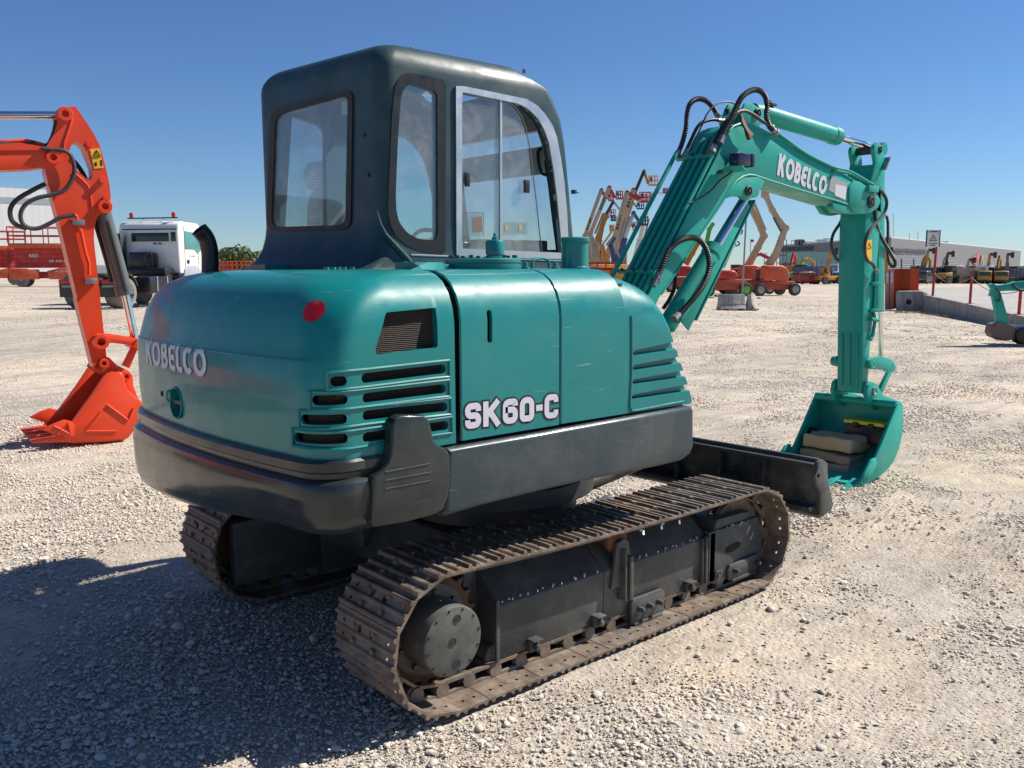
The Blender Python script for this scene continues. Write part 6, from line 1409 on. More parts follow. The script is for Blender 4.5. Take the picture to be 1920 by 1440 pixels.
# ---- trees
def tree(u, t, h, w_, label, seed, n=900):
    g = GD(u, t); T_ = L('tree', g, label, 'tree', 'trees behind the yard'); r = np.random.default_rng(seed); hh = h
    MB().tube([(0, 0, -.3), (.1, .05, hh*.35), (.05, 0, hh*.6)], [w_*.05, w_*.035, w_*.015], 8).build('trunk', BARK, T_)
    nc = 14; cs = np.stack([r.normal(0, w_*.26, nc), r.normal(0, w_*.26, nc), hh*(.45+.42*r.random(nc))], 1); rs = w_*(.12+.13*r.random(nc))
    for i in range(4): c = cs[i]; MB().tube([(0.05, 0, hh*.4), tuple((c+np.array([0, 0, hh*.4]))/2), tuple(c)], [w_*.02, w_*.014, w_*.006], 6).build('branch', BARK, T_)
    v = []; f = []
    for i in range(n):
        k = r.integers(nc); d = r.normal(0, 1, 3); d /= np.linalg.norm(d); p = cs[k]+d*rs[k]*(r.random()**.4)*np.array([1.2, 1.2, .95]); a = r.normal(0, 1, 3); a /= np.linalg.norm(a); b = np.cross(a, r.normal(0, 1, 3)); b /= np.linalg.norm(b); s = w_*.035*(.6+r.random())
        q = len(v); v += [p+a*s, p+b*s*.7, p-a*s, p-b*s*.7]; f.append((q, q+1, q+2, q+3))
    MB().add(v, f).build('crown', LEAF, T_, smooth=False, fixn=False); return T_
for i, (u, t, h, w_) in enumerate(((186, 135, 5.2, 6), (206, 140, 4.8, 6), (226, 138, 5.8, 5), (247, 145, 5, 6))): tree(u, t, h, w_, ('dark low tree between the orange arm and the white truck', 'round green tree behind the truck mudguards', 'tallest green tree just left of the white truck cab', 'tree half hidden behind the back of the white truck cab')[i], 40+i)
TL = ['small round green tree low on the horizon beside the exhaust pipe', 'wide olive green tree below the distant green roof', 'dense dark tree left of the cab foot on the horizon', 'thin tall tree just right of the exhaust pipe', 'grey green tree mostly hidden behind the cab foot']
for i, (u, t, h, w_) in enumerate(((424, 190, 5.4, 9), (442, 195, 4.4, 9), (464, 185, 5.2, 10), (414, 200, 5.8, 5), (484, 190, 4.6, 9))): tree(u, t, h, w_, TL[i], 60+i)
# ---- row of small folded platform lifts right of the exhaust
def small_lift(u, t, mat, label, rz=60):
    g = GD(u, t); S = L('platform_lift', g, label, 'platform lift', 'small folded lifts in a row on the horizon', heading(rz))
    MB().box(-.9, .9, -.4, .4, .2, 1.0).build('base', mat, S, bevel=.03)
    m = MB()
    for z in (1.15, 1.7, 2.2):
        for y in (-.4, .4): m.tube([(-.95, y, z), (.95, y, z)], .03, 5)
        for x in (-.95, .95): m.tube([(x, -.4, z), (x, .4, z)], .03, 5)
    for x in (-.95, -.3, .3, .95):
        for y in (-.4, .4): m.tube([(x, y, 1.0), (x, y, 2.2)], .03, 5)
    m.build('cage', mat, S)
    for x in (-.7, .7):
        for y in (-.4, .4): wheel(x, y, .2, .12, S)
    return S
for i, (u, mt, cl_) in enumerate(((409, BLUE, 'blue'), (417, DKRED, 'red'), (424, ORANGE, 'orange'), (432, DKRED, 'red'), (440, ORANGE, 'orange'), (449, ORANGE, 'orange'), (458, DKRED, 'red'), (467, ORANGE, 'orange'))):
    small_lift(u, 118, mt, '%s folded platform lift, number %s from the exhaust pipe in the distant row' % (cl_, ('one', 'two', 'three', 'four', 'five', 'six', 'seven', 'eight')[i]), 60)
for i, (u, t, wd, hh, mt, lb_) in enumerate(((182, 95, 3.2, 1.5, WHITE, 'white box body beside the orange arm, behind the truck'), (205, 90, 3.6, 1.3, WHITE, 'white covered container behind the truck mudguards'), (216, 105, 1.6, 2.2, YEL, 'yellow topped cabinet behind the truck'))):
    g = GD(u, t); S = L('storage_box', g, lb_, 'box', None, heading(80)); MB().box(-wd/2, wd/2, -.8, .8, .1, hh).build('box_body', mt, S, bevel=.05); MB().box(-wd/2-.05, wd/2+.05, -.85, .85, hh, hh+.12).build('lid', mt, S, bevel=.03)
    for x in (-wd/3, wd/3): MB().box(x-.1, x+.1, -.7, .7, 0, .1).build('skid', DKGREY, S)
# ================================================================ boom lifts: the machine stands on the yard, its boom follows a path
def q2(x, y): return (1080+x/6.545, 300+y/6.545)
def q3(x, y): return (1260+x/6, 340+y/6)
LG = 'boom lifts parked in a crowd behind the hood'
def boom_lift(t, path, cols, widths, basket, label, base, bodymat, bmat, jibn=1, txt=None, grp=LG, body=True):
    g = GD(base, t); B = empty('boom_lift', g, label, 'boom lift', grp)
    if body:
        hx = FH*.3+RH*.95; hx /= np.linalg.norm(hx); a = math.atan2(hx[1], hx[0]); M_ = Matrix.Translation(Vector(g)) @ Matrix.Rotation(a, 4, 'Z')
        MB().box(-1.5, 1.5, -.9, .9, .45, .95).xf(M_).build('chassis', bodymat, B, bevel=.06); MB().prism([(-1.6, .95), (-1.6, 1.7), (-1.2, 2.0), (.8, 2.0), (1.3, 1.7), (1.4, .95)], 'y', -1.0, 1.0).xf(M_).build('turntable', bodymat, B, bevel=.08)
        for x in (-1.1, 1.1):
            for y in (-1.0, 1.0):
                o = MB().lathe([(.25, 0), (.42, 0), (.45, .05), (.45, .28), (.42, .33), (.25, .33)], (x, y-.16, .45), (0, 1, 0), 18).xf(M_).build('wheel', TYRE, B)
    pts = [W(u, v, t) for u, v in path]; root = np.array(g)+np.array([0, 0, 1.8]); pts = ([root]+pts) if body else pts
    widths = [w__*.68 for w__ in widths]
    for i in range(len(pts)-1):
        j = min(i, len(cols)-1); wd = widths[min(i, len(widths)-1)]
        nm = 'boom_section' if i < len(pts)-1-jibn else 'jib'
        m = MB(); m.bar(pts[i], pts[i+1], wd, wd*1.15, tuple(FH)); o = m.build(nm, cols[j], B, bevel=wd*.08)
        if i: MB().cyl(pts[i]-FH*wd*.65, pts[i]+FH*wd*.65, wd*.72, n=14).build('joint', cols[j], B)
        if txt and txt[0] == i:
            d = (pts[i+1]-pts[i]); L_ = np.linalg.norm(d); d /= L_; nf = -FH; up = np.cross(nf, d); c = pts[i]+d*L_*txt[1]-FH*(wd*.62)
            up = np.cross(-FH, d); up /= np.linalg.norm(up); M2 = Matrix(((d[0], up[0], -FH[0], c[0]), (d[1], up[1], -FH[1], c[1]), (d[2], up[2], -FH[2], c[2]), (0, 0, 0, 1)))
            mm = fit_text(text_mb('JLG LIFT', .2, .01), wd*3.6, wd*.75); mm.xf(M2); mm.build('lettering', LETB, o, fixn=False, smooth=False)
    # side cylinder along the longest boom
    i = max(range(len(pts)-1), key=lambda k: np.linalg.norm(pts[k+1]-pts[k])); a = pts[i]+RH*widths[0]*.9; b = pts[i]+(pts[i+1]-pts[i])*.45+RH*widths[0]*.9; MB().cyl(a, b, widths[0]*.22, n=8).build('lift_cylinder', STEELM, B)
    if basket:
        u0, v0, u1, v1 = basket; wd_ = abs(u1-u0)/FPX*t; hh = abs(v1-v0)/FPX*t; c = W((u0+u1)/2, v1, t); k = CAM*0
        m = MB(); dp = wd_*.55; r = max(.030, wd_*.020)
        for zz in (0.02, .5, 1.0):
            z = hh*zz
            for s in (-1, 1): m.tube([c-RH*wd_/2+FH*s*dp/2+np.array([0, 0, z]), c+RH*wd_/2+FH*s*dp/2+np.array([0, 0, z])], r, 5)
            for s in (-1, 1): m.tube([c+RH*s*wd_/2-FH*dp/2+np.array([0, 0, z]), c+RH*s*wd_/2+FH*dp/2+np.array([0, 0, z])], r, 5)
        for x in np.linspace(-.5, .5, 4):
            for s in (-1, 1): m.tube([c+RH*x*wd_+FH*s*dp/2, c+RH*x*wd_+FH*s*dp/2+np.array([0, 0, hh])], r, 5)
        bk_ = m.build('basket', bmat, B, smooth=False)
        m = MB(); a = c-np.array([0, 0, .04]); m.bar(a-RH*wd_*.52, a+RH*wd_*.52, dp*1.0, .10, (0, 0, 1)); m.build('basket_floor', bmat, bk_)
        m = MB(); a = c-RH*wd_*.28+np.array([0, 0, hh*.35]); m.bar(a, a+np.array([0, 0, hh*.5]), wd_*.22, dp*.5, tuple(FH)); m.build('control_box', DKGREY, bk_, bevel=.02)
    return B
Q = lambda *L_: [q2(x, y) for x, y in L_]
def bk_(x0, y0, x1, y1): a = q2(x0, y0); b = q2(x1, y1); return (a[0], a[1], b[0], b[1])
boom_lift(72, Q((110, 925), (310, 370), (362, 455), (405, 480)), [CREAM, CREAM, DKRED], [.55, .42, .32, .2], bk_(400, 405, 460, 492), 'cream boom lift furthest left, with a drooping red jib and small red basket', 1098, DKRED, DKRED, 2, (1, .25))
boom_lift(70, Q((175, 905), (407, 340), (470, 455), (500, 460)), [CREAM, CREAM, DKRED], [.6, .44, .34, .2], bk_(495, 385, 570, 470), 'second cream boom lift from the left with lettered boom and red jib', 1108, DKRED, DKRED, 2, (1, .66))
boom_lift(66, Q((165, 1240), (375, 660), (458, 508), (548, 620), (500, 780)), [AMBER, AMBER, DKGREY, CREAM], [.55, .5, .30, .2], bk_(430, 690, 490, 735), 'amber boom lift with dark fly section crossing in front of the cream ones', 1104, AMBER, DKGREY, 2)
boom_lift(78, Q((360, 1240), (470, 960), (625, 400), (770, 490)), [CREAM, CREAM, CREAM, DKRED], [.8, .8, .55, .4], bk_(780, 400, 910, 510), 'tall cream boom lift in the centre of the crowd with a red hook shaped jib', 1140, DKRED, DKRED, 1, (2, .35))
boom_lift(84, Q((490, 1010), (705, 365), (745, 450), (800, 470)), [CREAM, CREAM, DKRED], [.8, .6, .4], bk_(800, 425, 870, 500), 'lettered cream boom lift just right of the tall one', 1152, DKRED, DKRED, 2, (1, .8))
boom_lift(88, Q((560, 900), (690, 480), (835, 135), (885, 295)), [AMBER, AMBER, DKGREY, AMBER], [.7, .6, .42, .34], bk_(895, 200, 1000, 305), 'highest boom lift of the crowd with dark boom and amber basket', 1165, AMBER, AMBER, 1)
boom_lift(64, Q((500, 1290), (600, 960), (705, 650), (795, 785)), [BLUE, BLUE, plain('silver_boom', (.5, .52, .55), .4, .6), plain('petrol_blue', (.03, .12, .18), .5)], [.6, .55, .34, .32], bk_(790, 700, 880, 790), 'blue boom lift with silver fly boom beside the teal hydraulic pipes', 1156, BLUE, DKGREY, 1)
boom_lift(92, Q((480, 1250), (560, 960), (645, 705), (700, 830)), [DKRED, DKRED, DKRED], [.7, .6, .45, .3], bk_(700, 765, 770, 850), 'dark red boom lift half hidden behind the blue one', 1158, DKRED, DKRED, 1)
boom_lift(80, Q((780, 990), (920, 400), (1075, 410)), [WHITE, WHITE, WHITE], [.6, .5, .2], bk_(1070, 350, 1125, 400), 'white boom lift reaching right behind the teal pipes', 1185, WHITE, DKRED, 1)
boom_lift(96, Q((600, 800), (700, 520), (745, 580)), [plain('teal_boom_lift', (.03, .20, .24), .5)], [.5, .3, .2], bk_(750, 520, 830, 595), 'teal boom lift with a dark blue basket under the red one', 1168, BLUE, plain('dark_blue_basket', (.02, .05, .08), .5), 1)
boom_lift(100, Q((300, 1000), (350, 760), (410, 690)), [DKRED], [.4, .3, .2], bk_(415, 610, 480, 680), 'small boom lift with red rimmed basket between amber and cream booms', 1125, DKRED, DKRED, 1)
boom_lift(58, Q((355, 1180), (320, 1050), (440, 880)), [AMBER, AMBER, CREAM], [.45, .4, .2], bk_(415, 800, 465, 860), 'low amber knuckle lift folded at the front of the crowd', 1140, AMBER, AMBER, 1)
boom_lift(62, Q((230, 1240), (235, 1050), (165, 930)), [CREAM], [.9, .8, .6], None, 'low cream riser lift at the foot of the two left cream booms', 1116, CREAM, DKRED, 0)
boom_lift(60, Q((470, 1200), (420, 1040), (480, 950)), [BLUE], [.5, .45, .3], None, 'low blue knuckle lift between cream risers', 1150, BLUE, BLUE, 0)
# open red frame at the foot of the crowd
g = GD(1126, 52); S = empty('red_rail_frame', g, 'low dark red railed platform above the hood edge, below the boom crowd', 'platform')
m = MB(); c = W(1126, 498, 52); w_ = 50/FPX*52
for dv in (-5, 6):
    for s in (-.6, .6): a = W(1101, 498+dv, 52)+FH*s; b = W(1151, 498+dv, 52)+FH*s; m.bar(a, b, .10, .12)
for u in (1101, 1118, 1134, 1151): m.bar(W(u, 493, 52)-FH*.6, W(u, 504, 52)-FH*.6, .08, .08)
m.build('rail', DKRED, S); m = MB(); m.bar(W(1101, 505, 52), W(1151, 505, 52), 1.3, .12); m.build('deck', DKRED, S)
for u in (1106, 1146): MB().bar(W(u, 505, 52), GD(u, 52), .2, .2).build('post', DKRED, S)
# ---- nearer orange lifts seen under the boom
def near_lift(t, u0, u1, vtop, vbot, label, bmat, path, widths, cmat, hubmat=STEELM, twin=False, black=False, wheels=None):
    g = GD((u0+u1)/2, t); B = empty('boom_lift', g, label, 'boom lift', 'orange bodied boom lifts under the excavator boom'); hx = RH*.97+FH*.24; a = math.atan2(hx[1], hx[0]); M_ = Matrix.Translation(Vector(g)) @ Matrix.Rotation(a, 4, 'Z')
    Wd = (u1-u0)/FPX*t; zt = float(W(960, vtop, t)[2])-g[2]; zb = float(W(960, vbot, t)[2])-g[2]; x1 = Wd/2; q = zt-zb
    MB().prism([(-x1, zb), (-x1, zt-q*.12), (-x1*.85, zt), (x1*.35, zt), (x1*.72, zt-q*.12), (x1*.95, zt-q*.35), (x1, zt-q*.6), (x1, zb)], 'y', -1.0, -.25).xf(M_).build('hood', bmat, B, bevel=.10, seg=3)
    MB().prism([(-x1, zb), (-x1, zt-q*.2), (x1*.9, zt-q*.25), (x1, zb)], 'y', .25, 1.0).xf(M_).build('hood', bmat, B, bevel=.10, seg=3)
    MB().box(-x1*.97, x1*.9, -.25, .25, zb, zt*.85).xf(M_).build('turntable', DKGREY, B, bevel=.03); MB().box(-1.6, 1.6, -.9, .9, .45, max(zb-.05, .75)).xf(M_).build('chassis', plain('dusty_red_chassis', (.35, .07, .04), .8), B, bevel=.06)
    for x in (-1.35, 1.45):
        for y in (-1.02, 1.02):
            r = .46; m = MB().lathe([(r*.6, -.16), (r*.9, -.16), (r, -.1), (r, .1), (r*.9, .16), (r*.6, .16)], (x, y, r), (0, 1, 0), 20).xf(M_); o = m.build('wheel', TYRE, B); MB().lathe([(r*.6, -.17), (r*.45, -.15), (r*.2, -.19), (0, -.19)], (x, y, r), (0, 1 if y < 0 else -1, 0), 14).xf(M_).build('rim', hubmat, o)
    pts = [W(u, v, t) for u, v in path]
    for i in range(len(pts)-1):
        wd = widths[min(i, len(widths)-1)]; wd2 = widths[min(i+1, len(widths)-1)]
        MB().bar(pts[i], pts[i+1], wd, wd*1.1, tuple(FH), w2=wd2, h2=wd2*1.1).build('boom_section', cmat, B, bevel=.02)
        if i: MB().cyl(pts[i]-FH*wd*.6, pts[i]+FH*wd*.6, wd*.62, n=14).build('joint', cmat, B)
    return B, pts
B, pts = near_lift(66, 1418, 1469, 500, 528, 'orange boom lift with rounded hood and tall cream boom next to the lamp pole', ORANGE, [(1440, 498), (1453, 480), (1466, 446), (1472, 428), (1461, 416), (1448, 394), (1437, 370), (1434, 363)], [.55, .42, .36, .40, .38, .34, .30], CREAM)
MB().bar(W(1428, 364, 66), W(1441, 364, 66), .5, .45, tuple(FH)).build('boom_head', CREAM, B, bevel=.04); MB().cyl(W(1448, 408, 66)-FH*.3, W(1462, 434, 66)-FH*.3, .08, n=8).build('jib_cylinder', DKGREY, B)
B, pts = near_lift(70, 1378, 1420, 499, 526, 'orange boom lift with twin cream booms just behind the lamp pole', ORANGE, [(1404, 497), (1421, 464), (1432, 443), (1428, 430), (1407, 388), (1402, 376)], [.45, .40, .42, .40, .36, .3], CREAM)
MB().bar(W(1432, 432, 70)-FH*.5, W(1410, 380, 70)-FH*.5, .16, .16).build('parallel_bar', CREAM, B); MB().bar(W(1396, 494, 70)-FH*.5, W(1424, 446, 70)-FH*.5, .16, .16).build('parallel_bar', CREAM, B)
B, pts = near_lift(62, 1326, 1373, 508, 524, 'red boom lift with bright green wheel hubs behind the concrete barrier', DKRED, [(1352, 500), (1372, 455), (1380, 432)], [.45, .42, .5], plain('greyish_boom', (.50, .46, .42), .5), GREEN)
for k, p_ in enumerate((((1382, 428), (1389, 433), (1386, 440)), ((1380, 452), (1384, 458), (1376, 462)))): MB().tube(spline([W(u, v, 62)-FH*.4 for u, v in p_], 4), .05, 6).build('hose', RUBBER, B)
B, pts = near_lift(74, 1262, 1292, 500, 520, 'red boom lift with amber boom seen behind the teal boom foot', DKRED, [(1285, 495), (1297, 475), (1310, 452)], [.5, .4], AMBER)
B, pts = near_lift(80, 1300, 1322, 505, 522, 'lime green boom lift glimpsed between the teal boom and cylinder', GREEN, [(1312, 500), (1322, 470), (1330, 430), (1338, 418)], [.4, .35, .32, .3], GREEN)
def far_exc(u, t, label, mat, hgt=3.2, ln=5, rz=70, grp='excavators and loaders lined up before the auction hall', boomp=None, lit=1):
    g = GD(u, t); S = L('excavator', g, label, 'excavator', grp, heading(rz)); k = hgt/3.5
    for y in (-1.15, 1.15): MB().prism([(-1.7*k, .15), (-1.4*k, 0), (1.4*k, 0), (1.7*k, .15), (1.7*k, .7), (1.4*k, .85), (-1.4*k, .85), (-1.7*k, .7)], 'y', y-.25, y+.25).build('track', DKGREY, S, bevel=.05)
    MB().prism([(-2.0*k, .95), (-2.1*k, 1.5*k), (-1.8*k, 1.85*k), (.3*k, 1.85*k), (.3*k, 1.3*k), (1.4*k, 1.3*k), (1.4*k, .95)], 'y', -1.2, 1.2).build('house', mat, S, bevel=.08)
    c_ = MB().prism([(-.2*k, 1.8*k), (-.2*k, 2.9*k), (1.0*k, 2.9*k), (1.4*k, 2.0*k), (1.4*k, 1.3*k), (-.2*k, 1.3*k)], 'y', .15, 1.15).build('cab', mat, S, bevel=.06); MB().prism([(-.05*k, 2.0*k), (-.05*k, 2.75*k), (.95*k, 2.75*k), (1.25*k, 2.0*k)], 'y', .13, 1.17).build('window', DKGLASS, c_)
    bp = boomp or [(.9, 1.5), (2.2, 3.6), (3.3, 4.2), (4.9, 3.4), (4.6, 1.6)]
    m = MB()
    for i in range(len(bp)-1):
        a, b = bp[i], bp[i+1]; MB().bar((a[0]*k, -.1, a[1]*k), (b[0]*k, -.1, b[1]*k), .35*k, .42*k).build('arm' if i >= 2 else 'boom', mat, S, bevel=.03)
    e = bp[-1]; MB().prism([(e[0]*k+.2, e[1]*k+.2), (e[0]*k+.3, e[1]*k-.8), (e[0]*k-.4, e[1]*k-1.1), (e[0]*k-1.0, e[1]*k-.7), (e[0]*k-.6, e[1]*k-.1)], 'y', -.55, .35).build('bucket', mat, S, bevel=.04); return S
far_exc(1372, 96, 'small red excavator with arched boom beyond the orange boom lifts', DKRED, 3.0, rz=110)
far_exc(1487, 150, 'yellow excavator between the cream boom and the glass hall front', YEL, 3.4, rz=60)
far_exc(1571, 150, 'yellow brown excavator directly left of the teal dipper arm', YEL, 3.2, rz=120)
far_exc(1476, 160, 'red excavator arm standing up by the left corner of the hall', DKRED, 3.4, rz=40, boomp=[(.9, 1.5), (1.6, 4.2), (2.4, 5.2), (3.2, 4.8), (3.5, 2.4)])
far_exc(1718, 150, 'yellow excavator with folded arm above the orange bin', YEL, 3.5, rz=60, boomp=[(.9, 1.5), (1.5, 3.8), (2.3, 4.6), (3.4, 3.6), (3.2, 2.0)])
far_exc(1760, 160, 'pale yellow excavator with folded arm right of the sign post', CREAM, 3.5, rz=50, boomp=[(.9, 1.5), (1.5, 3.8), (2.3, 4.6), (3.4, 3.6), (3.2, 2.0)])
far_exc(1864, 165, 'yellow excavator with upright arm behind the two yellow vans', YEL, 3.8, rz=45, boomp=[(.9, 1.5), (1.4, 3.6), (2.0, 4.5), (2.7, 3.6), (2.6, 2.2)])
far_exc(1832, 170, 'tan excavator in front of the red round emblem', CREAM, 3.8, rz=40, boomp=[(.9, 1.5), (1.2, 3.8), (1.8, 4.6), (2.6, 3.6), (2.5, 2.2)])
def telehandler(u, t, tip, label, mat, rz=60):
    g = GD(u, t); S = L('telehandler', g, label, 'telehandler', 'telehandlers with raised booms before the auction hall', 0.0)
    g = np.array(g); a = heading(rz); M_ = Matrix.Rotation(a, 4, 'Z')
    MB().box(-2.2, 2.2, -.8, .8, .6, 1.2).xf(M_).build('chassis', mat, S, bevel=.06); c_ = MB().prism([(-.5, 1.2), (-.5, 2.3), (.5, 2.3), (.9, 1.6), (.9, 1.2)], 'y', .2, 1.0).xf(M_).build('cab', mat, S, bevel=.05); MB().prism([(-.4, 1.5), (-.4, 2.2), (.4, 2.2), (.7, 1.6)], 'y', .18, 1.02).xf(M_).build('window', DKGLASS, c_)
    for x in (-1.5, 1.5):
        for y in (-.95, .95): MB().lathe([(.3, -.18), (.55, -.18), (.6, -.1), (.6, .1), (.55, .18), (.3, .18)], (x, y, .6), (0, 1, 0), 16).xf(M_).build('wheel', TYRE, S)
    p0 = np.array([0, 0, 1.8]); p1 = W(tip[0], tip[1], t)-g; pm = p0+(p1-p0)*.55
    MB().bar(p0, pm, .42, .5, tuple(FH)).build('boom', mat, S, bevel=.03); MB().bar(pm, p1, .32, .38, tuple(FH)).build('boom_extension', mat, S, bevel=.03)
    MB().bar(p1, p1+RH*.9, .35, .5).build('boom_head', DKGREY, S, bevel=.03); MB().bar(p1+RH*.9-np.array([0, 0, .6]), p1+RH*.9+np.array([0, 0, .4]), .5, .12).build('fork_carriage', DKGREY, S); return S
telehandler(1551, 130, (1557, 470), 'amber telehandler boom rising just left of the hanging black hose', AMBER)
telehandler(1730, 150, (1741, 469), 'amber telehandler with boom leaning toward the warning sign', AMBER)
telehandler(1771, 150, (1777, 475), 'dark brown telehandler boom right of the sign', plain('dark_brown_paint', (.09, .05, .035), .6))
telehandler(1811, 155, (1817, 487), 'short cream telehandler boom left of the red emblem', CREAM)
telehandler(1851, 150, (1856, 477), 'amber telehandler boom standing between the two yellow vans', AMBER)
telehandler(1888, 155, (1889, 477), 'brown upright telehandler boom near the right end of the hall', plain('brown_paint', (.25, .15, .09), .6))
telehandler(1661, 150, (1662, 468), 'amber telehandler hidden behind the dipper arm, near the hall lettering', AMBER)
def tipper(u, t, label, cabm, bodym, rz, grp='trucks parked before the auction hall', ln=7.5):
    g = GD(u, t); S = L('tipper_truck', g, label, 'truck', grp, heading(rz))
    for x in (-3.0, -1.7, 2.0, 3.2):
        for y in (-1.05, 1.05): MB().lathe([(.3, -.16), (.48, -.16), (.5, -.1), (.5, .1), (.48, .16), (.3, .16)], (x, y, .5), (0, 1, 0), 16).build('wheel', TYRE, S)
    MB().box(-3.8, 4.2, -.5, .5, .7, 1.0).build('chassis', DKGREY, S)
    c_ = MB().prism([(2.3, .8), (2.3, 3.0), (3.9, 3.0), (4.4, 2.0), (4.5, .8)], 'y', -1.2, 1.2).build('cab', cabm, S, bevel=.08); MB().prism([(2.9, 1.9), (2.9, 2.7), (3.9, 2.7), (4.25, 1.9)], 'y', -1.22, 1.22).build('window', DKGLASS, c_)
    b_ = MB().prism([(-4.1, 2.5), (-3.9, 1.1), (2.0, 1.1), (2.1, 2.6)], 'y', -1.25, 1.25).build('tipper_body', bodym, S, bevel=.03)
    m = MB()
    for x in np.linspace(-3.6, 1.9, 7): m.box(x-.05, x+.05, -1.31, 1.31, 1.1, 2.55)
    m.box(-4.1, 2.1, -1.31, 1.31, 2.5, 2.62); m.build('body_ribs', bodym, b_); return S
tipper(1538, 140, 'white and blue tipper truck with several axles left of the dipper arm', WHITE, BLUE, 70)
tipper(1757, 150, 'white cabbed tipper with dark blue body beside the sign post', WHITE, plain('navy_body', (.04, .07, .12), .5), 80)
tipper(1815, 150, 'beige tipper truck left of the yellow vans', WHITE, plain('beige_body', (.38, .32, .27), .7), 78)
tipper(1900, 150, 'dark blue truck at the right edge beside the vans', WHITE, plain('dark_blue_body', (.03, .05, .09), .5), 70)
def van(u, t, label, mat, rz, k=1.0, grp='cars and vans parked before the auction hall'):
    g = GD(u, t); S = L('parked_van', g, label, 'van', grp, heading(rz))
    b_ = MB().prism([(-2.2*k, .35*k), (-2.25*k, 1.0*k), (-2.1*k, 1.75*k), (-1.9*k, 1.88*k), (.5*k, 1.88*k), (1.1*k, 1.6*k), (1.5*k, 1.15*k), (2.15*k, .98*k), (2.25*k, .35*k)], 'y', -.9*k, .9*k).build('body', mat, S, bevel=.10*k, seg=3)
    MB().box(-2.27*k, -2.12*k, -.72*k, .72*k, 1.12*k, 1.62*k).build('rear_window', DKGLASS, b_, bevel=.02); MB().prism([(-1.9*k, 1.12*k), (-1.85*k, 1.65*k), (.5*k, 1.68*k), (1.2*k, 1.15*k)], 'y', -.915*k, .915*k).build('side_window', DKGLASS, b_)
    for s in (-1, 1): MB().box(-2.28*k, -2.2*k, s*.80*k-.08, s*.80*k+.08, .95*k, 1.35*k).build('tail_light', REDL, b_)
    MB().box(-2.34*k, -2.1*k, -.85*k, .85*k, .35*k, .55*k).build('bumper', DKGREY, b_, bevel=.03)
    for x in (-1.4, 1.4):
        for y in (-.8, .8): MB().lathe([(.2, -.1), (.32, -.1), (.34, 0), (.32, .1), (.2, .1)], (x*k, y*k, .33*k), (0, 1, 0), 16).build('wheel', TYRE, S)
    return S
van(1843, 108*1.38, 'yellow van seen from behind, the left one of two alike', YEL, 22, 1.15); van(1874, 108*1.38, 'yellow van seen from behind, the right one of two alike', YEL, 22, 1.15)
van(1731, 140, 'dark grey van behind the orange bin and the chain', plain('dark_grey_car', (.07, .085, .10), .35), 35, 1.1); van(1580, 140, 'white car half hidden behind the dipper arm', WHITE, 40)
van(1513, 130, 'red and blue low pickup in front of the white blue tipper', DKRED, 70, .95)
def loader(u, t, label, mat, rz):
    g = GD(u, t); S = L('wheel_loader', g, label, 'wheel loader', 'wheeled machines parked before the auction hall', heading(rz))
    MB().prism([(-2.4, .8), (-2.4, 1.7), (-.6, 1.9), (-.6, .8)], 'y', -.9, .9).build('engine_cover', mat, S, bevel=.1); c_ = MB().box(-.6, .7, -.7, .7, .9, 2.9).build('cab', DKGREY, S, bevel=.08); MB().box(-.5, .72, -.72, .72, 1.8, 2.7).build('window', DKGLASS, c_); MB().box(-.75, .85, -.8, .8, 2.85, 2.98).build('roof', mat, c_, bevel=.03)
    for x in (-1.6, 1.4):
        for y in (-.95, .95): MB().lathe([(.3, -.22), (.65, -.22), (.7, -.12), (.7, .12), (.65, .22), (.3, .22)], (x, y, .7), (0, 1, 0), 18).build('wheel', TYRE, S)
    for y in (-.45, .45): MB().bar((.6, y, 1.6), (2.6, y, .7), .15, .3).build('lift_arm', mat, S)
    MB().prism([(2.4, .2), (2.5, 1.2), (2.8, 1.2), (3.4, .15)], 'y', -1.2, 1.2).build('bucket', mat, S, bevel=.03); return S
loader(1499, 140, 'lime green wheeled machine left of the white blue tipper', GREEN, 60); loader(1794, 152, 'wheel loader with dark cab left of the beige tipper', YEL, 70); loader(1781, 148, 'small yellow wheel loader right of the white cabbed tipper', YEL, 60); loader(1886, 158, 'dark cabbed loader behind the right yellow van', DKGREY, 50); loader(1821, 158, 'red topped loader on the far side of the beige tipper', DKRED, 50); loader(1905, 158, 'dark loader with pale roof at the right end', DKGREY, 60); loader(1847, 162, 'grey cabbed loader behind the left yellow van', DKGREY, 80)
# ================================================================ auction hall
zA = float(W(1668, 446, 170)[2]); c0 = W(1668, 505, 170); c1 = W(1461, 505, 227); c2 = W(1912, 505, 312); 
HALL = empty('auction_hall', (c0[0], c0[1], 0), 'long grey auction hall with dark lettering and red round emblem', 'building')
def z_of(u, v, p): return None
def wallpt(a, b, s, z, off): d = (b-a); n = np.array([-d[1], d[0], 0]); n /= np.linalg.norm(n); n = n if n@(CAM-a) > 0 else -n; p = a+(b-a)*s+n*off; return np.array([p[0], p[1], z]), n
back_ = c1+(c2-c0); MB().prism([(c0[0], c0[1]), (c2[0], c2[1]), (back_[0], back_[1]), (c1[0], c1[1])], 'z', -3, zA).build('wall', CLADG, HALL)
MB().prism([(c0[0], c0[1]), (c2[0], c2[1]), (back_[0], back_[1]), (c1[0], c1[1])], 'z', zA, zA+.25).build('roof', plain('pale_roof_edge', (.55, .56, .57), .6), HALL)
def on_wall(a, b, u, v, off=.15):         # point of the wall seen at (u, v), lifted off by off
    d = b-a; n = np.array([-d[1], d[0], 0.0]); n /= np.linalg.norm(n); n = n if n@(CAM-a) > 0 else -n; return PP(u, v, a+n*off, n), n
